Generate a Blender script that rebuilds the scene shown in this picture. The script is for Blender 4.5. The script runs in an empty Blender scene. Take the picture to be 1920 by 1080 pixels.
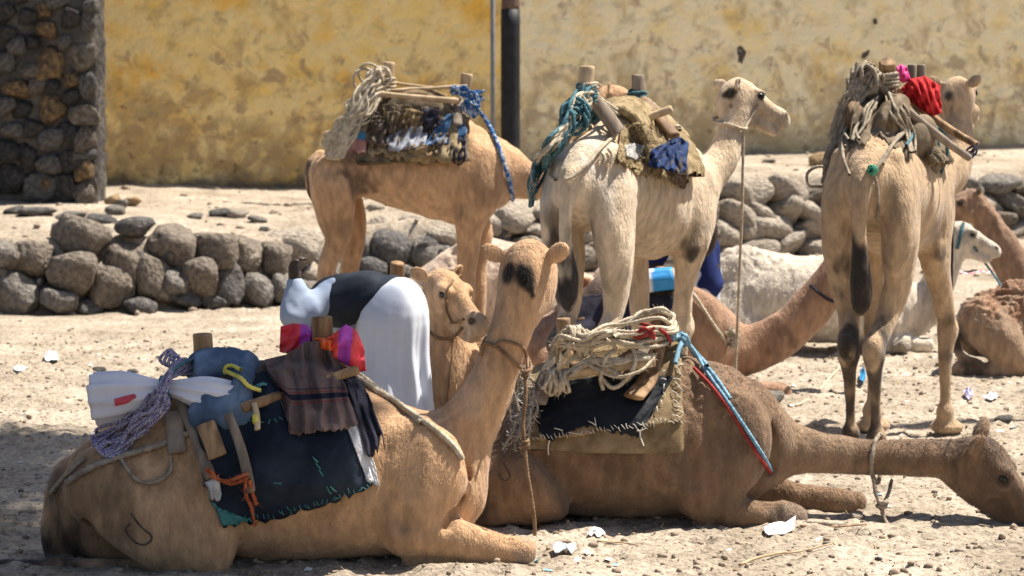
import bpy, bmesh, math, random
import numpy as np
from mathutils import Vector, Matrix
from mathutils.bvhtree import BVHTree

random.seed(7)
rng = np.random.default_rng(11)
SC = bpy.context.scene
COL = SC.collection

# ------------------------------------------------------------------ camera
CAMH, FPX, HOR = 1.75, 4267.0, 250.0          # eye height (m), focal length (px of a 1920 wide frame), horizon row
PITCH = math.atan((540 - HOR) / FPX)
cam_d = bpy.data.cameras.new('camera')
cam = bpy.data.objects.new('camera', cam_d)
COL.objects.link(cam)
cam.location = (0, 0, CAMH)
cam.rotation_euler = (math.pi / 2 - PITCH, 0, 0)
cam_d.sensor_width = 36.0
cam_d.lens = 36.0 * FPX / 1920
cam_d.clip_start = 0.1
cam_d.clip_end = 2000
cam_d.dof.use_dof = True
cam_d.dof.focus_distance = 9.7
cam_d.dof.aperture_fstop = 4.6
SC.camera = cam

# ------------------------------------------------------------------ light
SUN_EL, SUN_AZ = math.radians(63), math.radians(19)   # azimuth measured from +X towards +Y: from the right, behind the camels
SD = Vector((math.cos(SUN_EL) * math.cos(SUN_AZ), math.cos(SUN_EL) * math.sin(SUN_AZ), math.sin(SUN_EL)))
world = bpy.data.worlds.new('World')
SC.world = world
world.use_nodes = True
wn = world.node_tree.nodes
sky = wn.new('ShaderNodeTexSky')
sky.sky_type = 'NISHITA'
sky.sun_disc = False
sky.sun_elevation = SUN_EL
sky.sun_rotation = math.pi / 2 - SUN_AZ
sky.dust_density = 1.6
world.node_tree.links.new(sky.outputs[0], wn['Background'].inputs[0])
wn['Background'].inputs[1].default_value = 0.06
sl = bpy.data.lights.new('sun', 'SUN')
sl.energy = 5.0
sl.angle = math.radians(0.53)
sl.color = (1.0, 0.93, 0.82)
so = bpy.data.objects.new('sun', sl)
COL.objects.link(so)
so.rotation_euler = SD.to_track_quat('Z', 'Y').to_euler()
so.location = (8, 20, 25)
SC.view_settings.view_transform = 'Standard'
SC.view_settings.look = 'None'
SC.view_settings.gamma = 1.0
SC.view_settings.exposure = 1.02
SC.cycles.max_bounces = 6
SC.cycles.diffuse_bounces = 4

# ------------------------------------------------------------------ pixel <-> world
def W(px, py, Y):
    """world point seen at photo pixel (px, py) at world depth Y"""
    dx, dz = (px - 960) / FPX, -(py - 540) / FPX
    wy = math.cos(PITCH) + dz * math.sin(PITCH)
    wz = -math.sin(PITCH) + dz * math.cos(PITCH)
    t = Y / wy
    return Vector((dx * t, Y, CAMH + wz * t))

def G(px, py, z=0.0):
    """point of the level z seen at pixel (px, py)"""
    dx, dz = (px - 960) / FPX, -(py - 540) / FPX
    wy = math.cos(PITCH) + dz * math.sin(PITCH)
    wz = -math.sin(PITCH) + dz * math.cos(PITCH)
    t = (z - CAMH) / wz
    return Vector((dx * t, wy * t, z))

# ------------------------------------------------------------------ noise
def _hash(ix, iy, iz, seed):
    n = (ix * 374761393 + iy * 668265263 + iz * 2147483647 + seed * 1274126177) & 0xffffffff
    n = ((n ^ (n >> 13)) * 1274126177) & 0xffffffff
    n = ((n ^ (n >> 16)) * 2246822519) & 0xffffffff
    return ((n >> 8) & 0xffff) / 65535.0

def vnoise(P, f=1.0, seed=0):
    """value noise in 0..1, P is (n, 3)"""
    Q = np.asarray(P, dtype=np.float64) * f
    I = np.floor(Q).astype(np.int64)
    T = Q - I
    T = T * T * (3 - 2 * T)
    out = 0
    for dx in (0, 1):
        wx = T[:, 0] if dx else 1 - T[:, 0]
        for dy in (0, 1):
            wy = T[:, 1] if dy else 1 - T[:, 1]
            for dz in (0, 1):
                wz = T[:, 2] if dz else 1 - T[:, 2]
                out = out + wx * wy * wz * _hash(I[:, 0] + dx, I[:, 1] + dy, I[:, 2] + dz, seed)
    return out

def fnoise(P, f=1.0, seed=0, oct=3):
    a, o, s = 1.0, 0, 0
    for k in range(oct):
        o = o + a * vnoise(P, f * 2 ** k, seed + k * 17)
        s += a
        a *= 0.5
    return o / s

# ------------------------------------------------------------------ objects
def link_mesh(name, me, parent=None, loc=None):
    o = bpy.data.objects.new(name, me)
    COL.objects.link(o)
    if loc is not None:
        o.location = loc
    if parent is not None:
        o.parent = parent
    return o

def mk_mesh(name, V, F, mat=None, smooth=True, col=None):
    """V (n,3) array, F (m,3)/(m,4) array or list of tuples"""
    me = bpy.data.meshes.new(name)
    if isinstance(F, np.ndarray):
        V = np.asarray(V, dtype=np.float32)
        m, k = F.shape
        me.vertices.add(len(V))
        me.vertices.foreach_set('co', V.ravel())
        me.loops.add(m * k)
        me.loops.foreach_set('vertex_index', F.astype(np.int32).ravel())
        me.polygons.add(m)
        me.polygons.foreach_set('loop_start', np.arange(0, m * k, k, dtype=np.int32))
        me.update(calc_edges=True)
    else:
        me.from_pydata([tuple(v) for v in V], [], F)
        me.update()
    if smooth:
        me.polygons.foreach_set('use_smooth', np.ones(len(me.polygons), dtype=bool))
    if col is not None:
        at = me.color_attributes.new('Col', 'FLOAT_COLOR', 'POINT')
        c4 = np.ones((len(V), 4), dtype=np.float32)
        c4[:, :3] = col
        at.data.foreach_set('color', c4.ravel())
    if mat is not None:
        me.materials.append(mat)
    return me

def part(name, V, F, mat, parent, smooth=True, col=None, kind=None):
    """a mesh given in world coordinates, made a child of a thing"""
    V = np.asarray([tuple(v) for v in V], dtype=np.float32) if not isinstance(V, np.ndarray) else V
    off = np.array(parent_world(parent), dtype=np.float32)
    o = link_mesh(name, mk_mesh(name, V - off, F, mat, smooth, col), parent)
    if kind:
        o['kind'] = kind
    return o

def parent_world(p):
    v = Vector((0, 0, 0))
    while p is not None:
        v = v + p.location
        p = p.parent
    return v

def thing(name, label, cat, loc, group=None):
    o = bpy.data.objects.new(name, None)
    COL.objects.link(o)
    o.empty_display_size = 0.1
    o.location = loc
    o['label'] = label
    o['category'] = cat
    if group:
        o['group'] = group
    return o

def single(name, label, cat, V, F, mat, smooth=True, group=None, col=None):
    """a thing that is one mesh; V in world coordinates, origin put at its base"""
    V = np.asarray([tuple(v) for v in V], dtype=np.float32) if not isinstance(V, np.ndarray) else V
    c = np.array([(V[:, 0].min() + V[:, 0].max()) / 2, (V[:, 1].min() + V[:, 1].max()) / 2, V[:, 2].min()], dtype=np.float32)
    o = link_mesh(name, mk_mesh(name, V - c, F, mat, smooth, col), None, tuple(c))
    o['label'] = label
    o['category'] = cat
    if group:
        o['group'] = group
    return o

def join(parts):
    """[(V,F),...] -> one (V,F); F as list of tuples"""
    V, F = [], []
    for v, f in parts:
        n = len(V)
        V.extend([tuple(p) for p in v])
        F.extend([tuple(int(i) + n for i in q) for q in f])
    return V, F

# ------------------------------------------------------------------ materials
def M(name, c1, c2=None, scale=6.0, rough=0.85, bump=0.0, bscale=60.0, attr=False, stretch=None, detail=6.0,
      c3=None, spec=0.3, sheen=0.0, mid=(0.35, 0.65), wave=None, bdist=0.01, stripes=None, trans=0.0):
    m = bpy.data.materials.new(name)
    m.use_nodes = True
    nt = m.node_tree
    N, Lk = nt.nodes, nt.links
    b = N['Principled BSDF']
    b.inputs['Roughness'].default_value = rough
    b.inputs['Specular IOR Level'].default_value = spec
    if sheen:
        b.inputs['Sheen Weight'].default_value = sheen
        b.inputs['Sheen Roughness'].default_value = 0.5
    tc = N.new('ShaderNodeTexCoord')
    mp = N.new('ShaderNodeMapping')
    Lk.new(tc.outputs['Object'], mp.inputs[0])
    if stretch:
        mp.inputs['Scale'].default_value = stretch
    nz = N.new('ShaderNodeTexNoise')
    nz.inputs['Scale'].default_value = scale
    nz.inputs['Detail'].default_value = detail
    Lk.new(mp.outputs[0], nz.inputs['Vector'])
    cr = N.new('ShaderNodeValToRGB')
    cr.color_ramp.elements[0].position = mid[0]
    cr.color_ramp.elements[1].position = mid[1]
    if attr:
        at = N.new('ShaderNodeAttribute')
        at.attribute_name = 'Col'
        g1, g2 = (c1, c2) if c2 else (0.8, 1.18)
        cr.color_ramp.elements[0].color = (g1, g1, g1, 1)
        cr.color_ramp.elements[1].color = (g2, g2, g2, 1)
        mx = N.new('ShaderNodeMix')
        mx.data_type = 'RGBA'
        mx.blend_type = 'MULTIPLY'
        mx.inputs['Factor'].default_value = 1.0
        Lk.new(at.outputs['Color'], mx.inputs['A'])
        Lk.new(cr.outputs[0], mx.inputs['B'])
        out = mx.outputs['Result']
    else:
        c2 = c2 or c1
        cr.color_ramp.elements[0].color = (*c1, 1)
        cr.color_ramp.elements[1].color = (*c2, 1)
        if c3:
            e = cr.color_ramp.elements.new((mid[0] + mid[1]) / 2)
            e.color = (*c3, 1)
        out = cr.outputs[0]
    Lk.new(nz.outputs['Fac'], cr.inputs[0])
    Lk.new(out, b.inputs['Base Color'])
    if trans:
        b.inputs['Transmission Weight'].default_value = trans
    if bump:
        n2 = N.new('ShaderNodeTexNoise')
        n2.inputs['Scale'].default_value = bscale
        n2.inputs['Detail'].default_value = 5
        Lk.new(mp.outputs[0], n2.inputs['Vector'])
        bp = N.new('ShaderNodeBump')
        bp.inputs['Strength'].default_value = bump
        bp.inputs['Distance'].default_value = bdist
        src = n2.outputs['Fac']
        if wave:
            wv = N.new('ShaderNodeTexWave')
            wv.inputs['Scale'].default_value = wave
            wv.inputs['Distortion'].default_value = 1.5
            Lk.new(mp.outputs[0], wv.inputs['Vector'])
            ad = N.new('ShaderNodeMath')
            ad.operation = 'ADD'
            Lk.new(n2.outputs['Fac'], ad.inputs[0])
            Lk.new(wv.outputs['Fac'], ad.inputs[1])
            src = ad.outputs[0]
        Lk.new(src, bp.inputs['Height'])
        Lk.new(bp.outputs[0], b.inputs['Normal'])
    return m

# ------------------------------------------------------------------ implicit surfaces (bodies are one continuous mesh)
def catmull(P, sub):
    """P (n,d) control points -> smooth (m,d)"""
    P = np.asarray(P, dtype=np.float64)
    if len(P) < 3 or sub < 2:
        if len(P) == 2 and sub > 1:
            t = np.linspace(0, 1, sub + 1)[:, None]
            return P[0] * (1 - t) + P[1] * t
        return P
    E = np.vstack([2 * P[0] - P[1], P, 2 * P[-1] - P[-2]])
    out = []
    for i in range(1, len(E) - 2):
        p0, p1, p2, p3 = E[i - 1], E[i], E[i + 1], E[i + 2]
        for t in np.arange(sub) / sub:
            out.append(0.5 * (2 * p1 + (p2 - p0) * t + (2 * p0 - 5 * p1 + 4 * p2 - p3) * t * t + (3 * p1 - p0 - 3 * p2 + p3) * t ** 3))
    out.append(P[-1])
    return np.array(out)

class Body:
    def __init__(self, h=0.012, lat=(0, 1, 0)):
        self.h, self.pr, self.lat = h, [], np.array(Vector(lat).normalized())
    def tube(self, pts, k=0.05, op=1, sub=4, lat=None):
        """pts: (x,y,z, r_inplane, r_lateral)"""
        P = catmull([list(p) if len(p) == 5 else list(p) + [p[3]] for p in pts], sub)
        P[:, 3:] = np.maximum(P[:, 3:], 0.004)
        L = self.lat if lat is None else np.array(Vector(lat).normalized())
        self.pr.append(('t', P, k, op, L))
    def ell(self, c, r, axes=None, k=0.05, op=1):
        A = np.eye(3) if axes is None else np.array([list(Vector(a).normalized()) for a in axes])
        self.pr.append(('e', (np.array(c, float), np.array(r, float)), k, op, A))
    def build(self, smooth=2):
        h = self.h
        lo, hi = np.full(3, 1e9), np.full(3, -1e9)
        for kd, d, k, op, A in self.pr:
            if op < 0:
                continue
            if kd == 't':
                r = d[:, 3:].max(1)[:, None]
                lo, hi = np.minimum(lo, (d[:, :3] - r).min(0)), np.maximum(hi, (d[:, :3] + r).max(0))
            else:
                lo, hi = np.minimum(lo, d[0] - d[1].max()), np.maximum(hi, d[0] + d[1].max())
        lo, hi = lo - 4 * h, hi + 4 * h
        n = np.ceil((hi - lo) / h).astype(int) + 1
        ax = [(lo[i] + h * np.arange(n[i])).astype(np.float32) for i in range(3)]
        Fd = np.full(n, 0.5, dtype=np.float32)
        def sub(a, b):
            i0 = np.clip(np.floor((a - lo) / h).astype(int), 0, n - 1)
            i1 = np.clip(np.ceil((b - lo) / h).astype(int) + 1, 1, n)
            return tuple(slice(i0[i], i1[i]) for i in range(3))
        for kd, d, k, op, A in self.pr:
            mg = k + 3 * h
            if kd == 't':
                R = d[:, 3:].max(1)
                s = sub(d[:, :3].min(0) - R.max() - mg, d[:, :3].max(0) + R.max() + mg)
                base = np.array([q.start for q in s])
                T = np.full(tuple(q.stop - q.start for q in s), 0.5, dtype=np.float32)
                L = A.astype(np.float32)
                for i in range(len(d) - 1):
                    a, b = d[i], d[i + 1]
                    r = max(R[i], R[i + 1])
                    q = sub(np.minimum(a[:3], b[:3]) - r - mg, np.maximum(a[:3], b[:3]) + r + mg)
                    X = ax[0][q[0]][:, None, None] - np.float32(a[0])
                    Y = ax[1][q[1]][None, :, None] - np.float32(a[1])
                    Z = ax[2][q[2]][None, None, :] - np.float32(a[2])
                    v = (b[:3] - a[:3]).astype(np.float32)
                    vv = float(v @ v) + 1e-9
                    t = np.clip((X * v[0] + Y * v[1] + Z * v[2]) / np.float32(vv), 0, 1)
                    DX, DY, DZ = X - t * v[0], Y - t * v[1], Z - t * v[2]
                    dl = DX * L[0] + DY * L[1] + DZ * L[2]
                    d2 = DX * DX + DY * DY + DZ * DZ
                    dl2 = dl * dl
                    dr2 = np.maximum(d2 - dl2, 0)
                    rz = a[3] + t * np.float32(b[3] - a[3])
                    ry = a[4] + t * np.float32(b[4] - a[4])
                    k0 = np.sqrt(dl2 / (ry * ry) + dr2 / (rz * rz))
                    k1 = np.sqrt(dl2 / ry ** 4 + dr2 / rz ** 4) + 1e-5
                    ds = np.where(k0 < 0.02, -np.minimum(ry, rz), k0 * (k0 - 1) / k1)
                    w = tuple(slice(q[j].start - base[j], q[j].stop - base[j]) for j in range(3))
                    T[w] = np.minimum(T[w], ds)
            else:
                c, r = d
                s = sub(c - r.max() - mg, c + r.max() + mg)
                X = ax[0][s[0]][:, None, None] - np.float32(c[0])
                Y = ax[1][s[1]][None, :, None] - np.float32(c[1])
                Z = ax[2][s[2]][None, None, :] - np.float32(c[2])
                k0, k1 = 0, 0
                for j in range(3):
                    u = X * np.float32(A[j, 0]) + Y * np.float32(A[j, 1]) + Z * np.float32(A[j, 2])
                    k0 = k0 + (u / r[j]) ** 2
                    k1 = k1 + (u / r[j] ** 2) ** 2
                k0, k1 = np.sqrt(k0), np.sqrt(k1) + 1e-5
                T = np.where(k0 < 0.02, -r.min(), k0 * (k0 - 1) / k1).astype(np.float32)
            a = Fd[s]
            if op > 0:
                hh = np.maximum(k - np.abs(a - T), 0) / k
                Fd[s] = np.minimum(a, T) - hh * hh * k * 0.25
            else:
                T = -T
                hh = np.maximum(k - np.abs(a - T), 0) / k
                Fd[s] = np.maximum(a, T) + hh * hh * k * 0.25
        return surface_nets(Fd, lo, h, smooth)

def surface_nets(Fd, lo, h, smooth=2):
    neg = Fd < 0
    nx, ny, nz = Fd.shape
    cnt = np.zeros((nx - 1, ny - 1, nz - 1), dtype=np.int8)
    corners = [(i, j, k) for i in (0, 1) for j in (0, 1) for k in (0, 1)]
    for i, j, k in corners:
        cnt += neg[i:nx - 1 + i, j:ny - 1 + j, k:nz - 1 + k]
    act = (cnt > 0) & (cnt < 8)
    idx = np.argwhere(act)
    vid = np.full(cnt.shape, -1, dtype=np.int64)
    vid[act] = np.arange(len(idx))
    C = np.stack([Fd[idx[:, 0] + i, idx[:, 1] + j, idx[:, 2] + k] for i, j, k in corners], 1)
    acc, num = np.zeros((len(idx), 3)), np.zeros(len(idx))
    ca = np.array(corners, float)
    for a in range(8):
        for b in range(a + 1, 8):
            if np.abs(ca[a] - ca[b]).sum() != 1:
                continue
            m = (C[:, a] < 0) != (C[:, b] < 0)
            den = C[:, a] - C[:, b]
            t = np.where(m, C[:, a] / np.where(den == 0, 1, den), 0)[:, None]
            acc += np.where(m[:, None], ca[a] + (ca[b] - ca[a]) * t, 0)
            num += m
    V = (idx + acc / num[:, None]) * h + lo
    Q = []
    for d in range(3):
        e, f = [(1, 2), (2, 0), (0, 1)][d]
        s0, s1 = [slice(None)] * 3, [slice(None)] * 3
        s0[d], s1[d] = slice(0, -1), slice(1, None)
        ch = neg[tuple(s0)] != neg[tuple(s1)]
        P = np.argwhere(ch)
        ok = (P[:, e] > 0) & (P[:, f] > 0) & (P[:, e] < Fd.shape[e] - 1) & (P[:, f] < Fd.shape[f] - 1)
        P = P[ok]
        inside0 = neg[P[:, 0], P[:, 1], P[:, 2]]
        def c(de, df):
            R = P.copy()
            R[:, e] += de
            R[:, f] += df
            return vid[R[:, 0], R[:, 1], R[:, 2]]
        q = np.stack([c(-1, -1), c(0, -1), c(0, 0), c(-1, 0)], 1)
        q[~inside0] = q[~inside0][:, ::-1]
        Q.append(q)
    Q = np.vstack(Q)
    E = np.vstack([Q[:, [0, 1]], Q[:, [1, 2]], Q[:, [2, 3]], Q[:, [3, 0]]])
    for it in range(smooth):
        s = np.zeros_like(V)
        w = np.bincount(E.ravel(), minlength=len(V)).astype(float)
        for j in range(3):
            s[:, j] = np.bincount(E[:, 0], V[E[:, 1], j], len(V)) + np.bincount(E[:, 1], V[E[:, 0], j], len(V))
        V = V + 0.5 * (s / w[:, None] - V)
    return V, Q

def vnormals(V, Q):
    n = np.cross(V[Q[:, 2]] - V[Q[:, 0]], V[Q[:, 3 if Q.shape[1] > 3 else 1]] - V[Q[:, 1 if Q.shape[1] > 3 else 0]])
    if Q.shape[1] == 3:
        n = np.cross(V[Q[:, 1]] - V[Q[:, 0]], V[Q[:, 2]] - V[Q[:, 0]])
    N = np.zeros_like(V)
    for j in range(3):
        for c in range(Q.shape[1]):
            N[:, j] += np.bincount(Q[:, c], n[:, j], len(V))
    return N / (np.linalg.norm(N, axis=1)[:, None] + 1e-12)
# ================================================================== SETTING
# foot of the dry-stone retaining wall (photo pixels on level ground), its height, and the foot of the plastered wall
EDGE = [(-900, 600, 452, None), (0, 590, 452, None), (250, 584, 456, None), (500, 576, 454, None), (640, 566, 442, None), (800, 536, 418, 23.8), (1000, 515, 388, 24.4),
        (1200, 502, 352, 25.2), (1400, 490, 333, 26.0), (1600, 474, 328, 26.8), (1900, 446, 332, 28.0), (2300, 425, 332, 29.5)]
EPX = np.array([e[0] for e in EDGE], float)
EPY = np.array([e[1] for e in EDGE], float)
EP = [G(a, b) if Y is None else W(a, b, Y) for a, b, c, Y in EDGE]
EX = np.array([p.x for p in EP]); EY = np.array([p.y for p in EP]); EB = np.array([p.z for p in EP])
EH = np.array([W(a, c, p.y).z for (a, b, c, Y), p in zip(EDGE, EP)])
WX0, WY0, WX1, WY1 = -5.07, 28.6, 8.15, 31.5
WS = (WY1 - WY0) / (WX1 - WX0)
def wall_y(x): return WY0 + (x - WX0) * WS
def wall_h(x): return np.interp(x, [-8, -5.07, -2.5, 0.5, 8.15], [1.1, 1.12, 1.05, 1.40, 1.64])
def ground_z(X, Y):
    X, Y = np.asarray(X, float), np.asarray(Y, float)
    ye, eh = np.interp(X, EX, EY), np.interp(X, EX, EH)
    yw, wh = wall_y(X), wall_h(X)
    fr = (Y - ye) / np.maximum(yw - ye, 0.5)
    eb = np.interp(X, EX, EB)
    r = np.clip((Y - 18.5) / np.maximum(ye - 18.5, 1), 0, 1)
    lowz = eb * r * r * (3 - 2 * r)
    z = np.where(fr > 0, eh + (wh - eh) * np.clip(fr, 0, 1) ** 0.9, 0)
    st = np.clip((Y - ye - 0.05) / 0.22, 0, 1)
    st = st * st * (3 - 2 * st)
    return lowz * (1 - st) + z * st
def ground_bumps(X, Y):
    P = np.stack([X, Y, np.zeros_like(X)], 1)
    d = np.clip((42 - Y) / 20, 0.1, 1)
    z = (fnoise(P, 0.9, 3, 2) - 0.5) * 0.05
    z += (vnoise(P, 3.6, 5) - 0.5) * 0.032
    z += (vnoise(P, 9.0, 6) - 0.5) * 0.020
    r = vnoise(P, 15.0, 8)
    z += np.maximum(r - 0.62, 0) * 0.06
    z += (vnoise(P, 28.0, 9) - 0.5) * 0.009
    # hoof prints: shallow pits with a soft rim
    cs = .30
    cx, cy = np.floor(X / cs).astype(np.int64), np.floor(Y / cs).astype(np.int64)
    zero = np.zeros_like(cx)
    for ox in (-1, 0, 1):
        for oy in (-1, 0, 1):
            a, b = cx + ox, cy + oy
            px, py = (a + _hash(a, b, zero, 61)) * cs, (b + _hash(a, b, zero, 62)) * cs
            on_ = _hash(a, b, zero, 63) > .45
            rr = .05 + .05 * _hash(a, b, zero, 64)
            e = np.hypot(X - px, (Y - py)) / rr
            z = z + np.where(on_, -.020 * np.clip(1 - e * e, 0, 1) + .008 * np.exp(-((e - 1.15) / .22) ** 2), 0)
    return z * d
def gz(x, y):
    return float(ground_z([x], [y])[0] + ground_bumps(np.array([x]), np.array([y]))[0])

def grow(a, b, h0, q=1.22):
    o, h, x = [], h0, a
    sg = 1 if b > a else -1
    while (x - b) * sg < 0:
        h *= q
        x += h * sg
        o.append(x)
    return o
xs = np.array(sorted(grow(-3.6, -160, .026) + list(np.arange(-3.6, 3.6, .026)) + grow(3.6, 160, .026)))
ys = np.array(sorted(grow(7.6, -60, .026, 1.3) + list(np.arange(7.6, 17.0, .026)) + list(np.arange(17, 36, .07)) + grow(36, 400, .07)))
XX, YY = np.meshgrid(xs, ys)
zz = ground_z(XX.ravel(), YY.ravel()) + ground_bumps(XX.ravel(), YY.ravel())
GV = np.stack([XX.ravel(), YY.ravel(), zz], 1)
ii = np.arange(len(xs) * len(ys)).reshape(len(ys), len(xs))
GF = np.stack([ii[:-1, :-1].ravel(), ii[:-1, 1:].ravel(), ii[1:, 1:].ravel(), ii[1:, :-1].ravel()], 1)

def sand_material():
    m = M('sand', (.270, .226, .174), (.465, .402, .330), 1.6, 0.95, 0.9, 55, c3=(.372, .316, .252), detail=9, spec=.1, bdist=.02, mid=(.3, .7))
    nt = m.node_tree
    N, Lk = nt.nodes, nt.links
    b = N['Principled BSDF']
    old = b.inputs['Base Color'].links[0].from_socket
    tc = [n for n in N if n.type == 'TEX_COORD'][0]
    v = N.new('ShaderNodeTexNoise'); v.inputs['Scale'].default_value = 26; v.inputs['Detail'].default_value = 8
    v.inputs['Roughness'].default_value = .7
    Lk.new(tc.outputs['Object'], v.inputs['Vector'])
    r = N.new('ShaderNodeValToRGB')
    r.color_ramp.elements[0].position = .36; r.color_ramp.elements[0].color = (.52, .50, .47, 1)
    r.color_ramp.elements[1].position = .56; r.color_ramp.elements[1].color = (1.08, 1.07, 1.05, 1)
    Lk.new(v.outputs['Fac'], r.inputs[0])
    mx = N.new('ShaderNodeMix'); mx.data_type = 'RGBA'; mx.blend_type = 'MULTIPLY'; mx.inputs['Factor'].default_value = 1
    Lk.new(old, mx.inputs['A']); Lk.new(r.outputs[0], mx.inputs['B'])
    Lk.new(mx.outputs['Result'], b.inputs['Base Color'])
    return m
m_sand = sand_material()
g = link_mesh('ground', mk_mesh('ground', GV, GF, m_sand))
g['kind'] = 'structure'

# ------------------------------------------------------------------ stones
def ico(sub):
    bm = bmesh.new()
    bmesh.ops.create_icosphere(bm, subdivisions=sub, radius=1)
    V = np.array([v.co[:] for v in bm.verts]); F = np.array([[v.index for v in f.verts] for f in bm.faces])
    bm.free()
    return V, F
ICO = {k: ico(k) for k in (1, 2, 3, 4)}
def stone_mesh(name, seed, mat, sub=3, box=0.62, cuts=11, amp=.13):
    V, F = ICO[sub]
    r_ = np.random.default_rng(seed)
    P = np.sign(V) * np.abs(V) ** box
    for c in range(cuts):
        n = r_.normal(size=3); n /= np.linalg.norm(n)
        d = r_.uniform(.62, .95)
        e = P @ n - d
        P = P - np.outer(np.maximum(e, 0) * .9, n)
    N = V
    P = P + N * ((fnoise(V + seed * 3.1, 1.6, seed, 3) - .5) * amp * 2)[:, None] + N * ((vnoise(V + seed, 6, seed) - .5) * .06)[:, None]
    P = P / np.abs(P).max(0)
    return mk_mesh(name, P, F, mat)
m_stone = [M('stone_brown', (.11, .09, .073), (.225, .19, .155), 5, .92, .55, 5, detail=10, spec=.12, bdist=.12),
           M('stone_grey', (.11, .10, .09), (.225, .205, .18), 4, .92, .55, 5, detail=10, spec=.12, bdist=.12),
           M('stone_dark', (.065, .06, .06), (.145, .135, .125), 4, .92, .55, 5, detail=10, spec=.12, bdist=.12),
           M('stone_pale', (.24, .20, .16), (.39, .34, .28), 5, .92, .55, 5, detail=10, spec=.12, bdist=.12),
           M('stone_ochre', (.20, .135, .075), (.42, .30, .17), 4, .92, .55, 5, detail=10, spec=.12, bdist=.12)]
m_stone_p = [M('pillar_stone_brown', (.07, .06, .052), (.18, .15, .125), 3.5, .95, .6, 7, detail=10, spec=.1, bdist=.12), M('pillar_stone_grey', (.062, .06, .058), (.16, .148, .136), 3.5, .95, .6, 7, detail=10, spec=.1, bdist=.12), M('pillar_stone_dark', (.03, .029, .03), (.075, .07, .066), 3.5, .95, .6, 7, detail=10, spec=.1, bdist=.12), M('pillar_stone_pale', (.08, .07, .06), (.22, .19, .155), 3, .95, .6, 7, detail=10, spec=.1, bdist=.12), M('pillar_stone_ochre', (.05, .04, .033), (.25, .165, .085), 3, .95, .6, 7, detail=10, spec=.1, bdist=.12)]
PSTONES = {(k, t): stone_mesh('stone', 200 + 10 * k + t, m_stone_p[k], box=.5, cuts=13) for k in range(5) for t in range(5)}
STONES = {(k, t): stone_mesh('stone', 10 * k + t, m_stone[k]) for k in range(5) for t in range(6)}
def put_stone(parent, c, sx, sy, sz, kind, rot=None):
    o = link_mesh('stone', STONES[(kind, random.randrange(6))], parent)
    o.location = Vector(c) - parent_world(parent)
    o.scale = (sx, sy, sz)
    o.rotation_euler = rot or (random.uniform(-.25, .25), random.uniform(-.3, .3), random.uniform(-.4, .4))
    return o

rw = thing('retaining_wall', 'low dry-stone retaining wall of rounded boulders along the sandy yard', 'stone wall', tuple(G(500, 576)))
# (centre px, centre py, width px, height px, kind)
LEFT = [(148, 456, 98, 80, 0), (61, 494, 76, 66, 0), (8, 478, 50, 60, 1), (32, 552, 88, 92, 1), (113, 565, 64, 56, 1), (139, 520, 84, 76, 0),
        (174, 575, 52, 34, 2), (210, 530, 78, 86, 0), (239, 498, 62, 80, 0), (290, 526, 64, 90, 0), (313, 464, 90, 92, 0), (342, 530, 42, 50, 1),
        (378, 527, 60, 76, 0), (349, 564, 66, 42, 2), (400, 478, 90, 76, 0), (462, 478, 60, 60, 0), (513, 492, 58, 70, 0), (433, 538, 64, 76, 2),
        (487, 544, 56, 72, 1), (530, 542, 46, 58, 1), (566, 500, 58, 48, 3), (556, 462, 92, 62, 3), (226, 449, 84, 34, 3), (252, 423, 60, 40, 2),
        (262, 572, 60, 40, 2), (410, 565, 50, 40, 2), (-40, 500, 70, 80, 1), (-60, 560, 80, 80, 1), (575, 545, 56, 64, 1), (600, 490, 60, 60, 1)]
LEFT += [(628, 520, 56, 60, 1), (672, 478, 64, 74, 1), (640, 450, 60, 40, 3), (735, 474, 76, 70, 2), (790, 470, 60, 56, 1), (700, 512, 60, 50, 2),
         (760, 520, 60, 44, 1), (716, 424, 80, 44, 3), (778, 428, 96, 40, 3), (840, 440, 70, 44, 3), (826, 480, 60, 50, 1), (880, 430, 60, 50, 3),
         (925, 425, 56, 46, 3), (965, 410, 76, 52, 3), (985, 455, 70, 56, 1), (930, 470, 60, 50, 1), (880, 480, 66, 52, 1), (1010, 495, 60, 50, 1)]
for cx, cy, w_, h_, k in LEFT:
    Y = np.interp(cx, EPX, EY) + (0.02 if cy > 500 else 0.22) + random.uniform(-.05, .1)
    if w_ > 1.6 * h_:
        Y += .35
    c = W(cx, cy, Y)
    s = Y / FPX
    put_stone(rw, c, w_ * s * .60, random.uniform(.22, .28), h_ * s * .60, k)
for q in range(90):     # small wedging stones in the gaps
    cx = random.uniform(-20, 980)
    yb, yt = np.interp(cx, EPX, EPY), np.interp(cx, EPX, [e[2] for e in EDGE])
    cy = random.uniform(yt + 22, yb - 2)
    Y = np.interp(cx, EPX, EY) + .10
    s = Y / FPX
    put_stone(rw, W(cx, cy, Y), random.uniform(10, 22) * s, random.uniform(.06, .14), random.uniform(8, 18) * s, random.choice([0, 1, 2, 3]), (random.uniform(-1, 1), random.uniform(-1, 1), random.uniform(-1, 1)))
e_len = np.concatenate([[0], np.cumsum(np.hypot(np.diff(EX), np.diff(EY)))])
i0 = np.interp(990, EPX, e_len); i1 = np.interp(2040, EPX, e_len)
row = 0
z = 0.0
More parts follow.
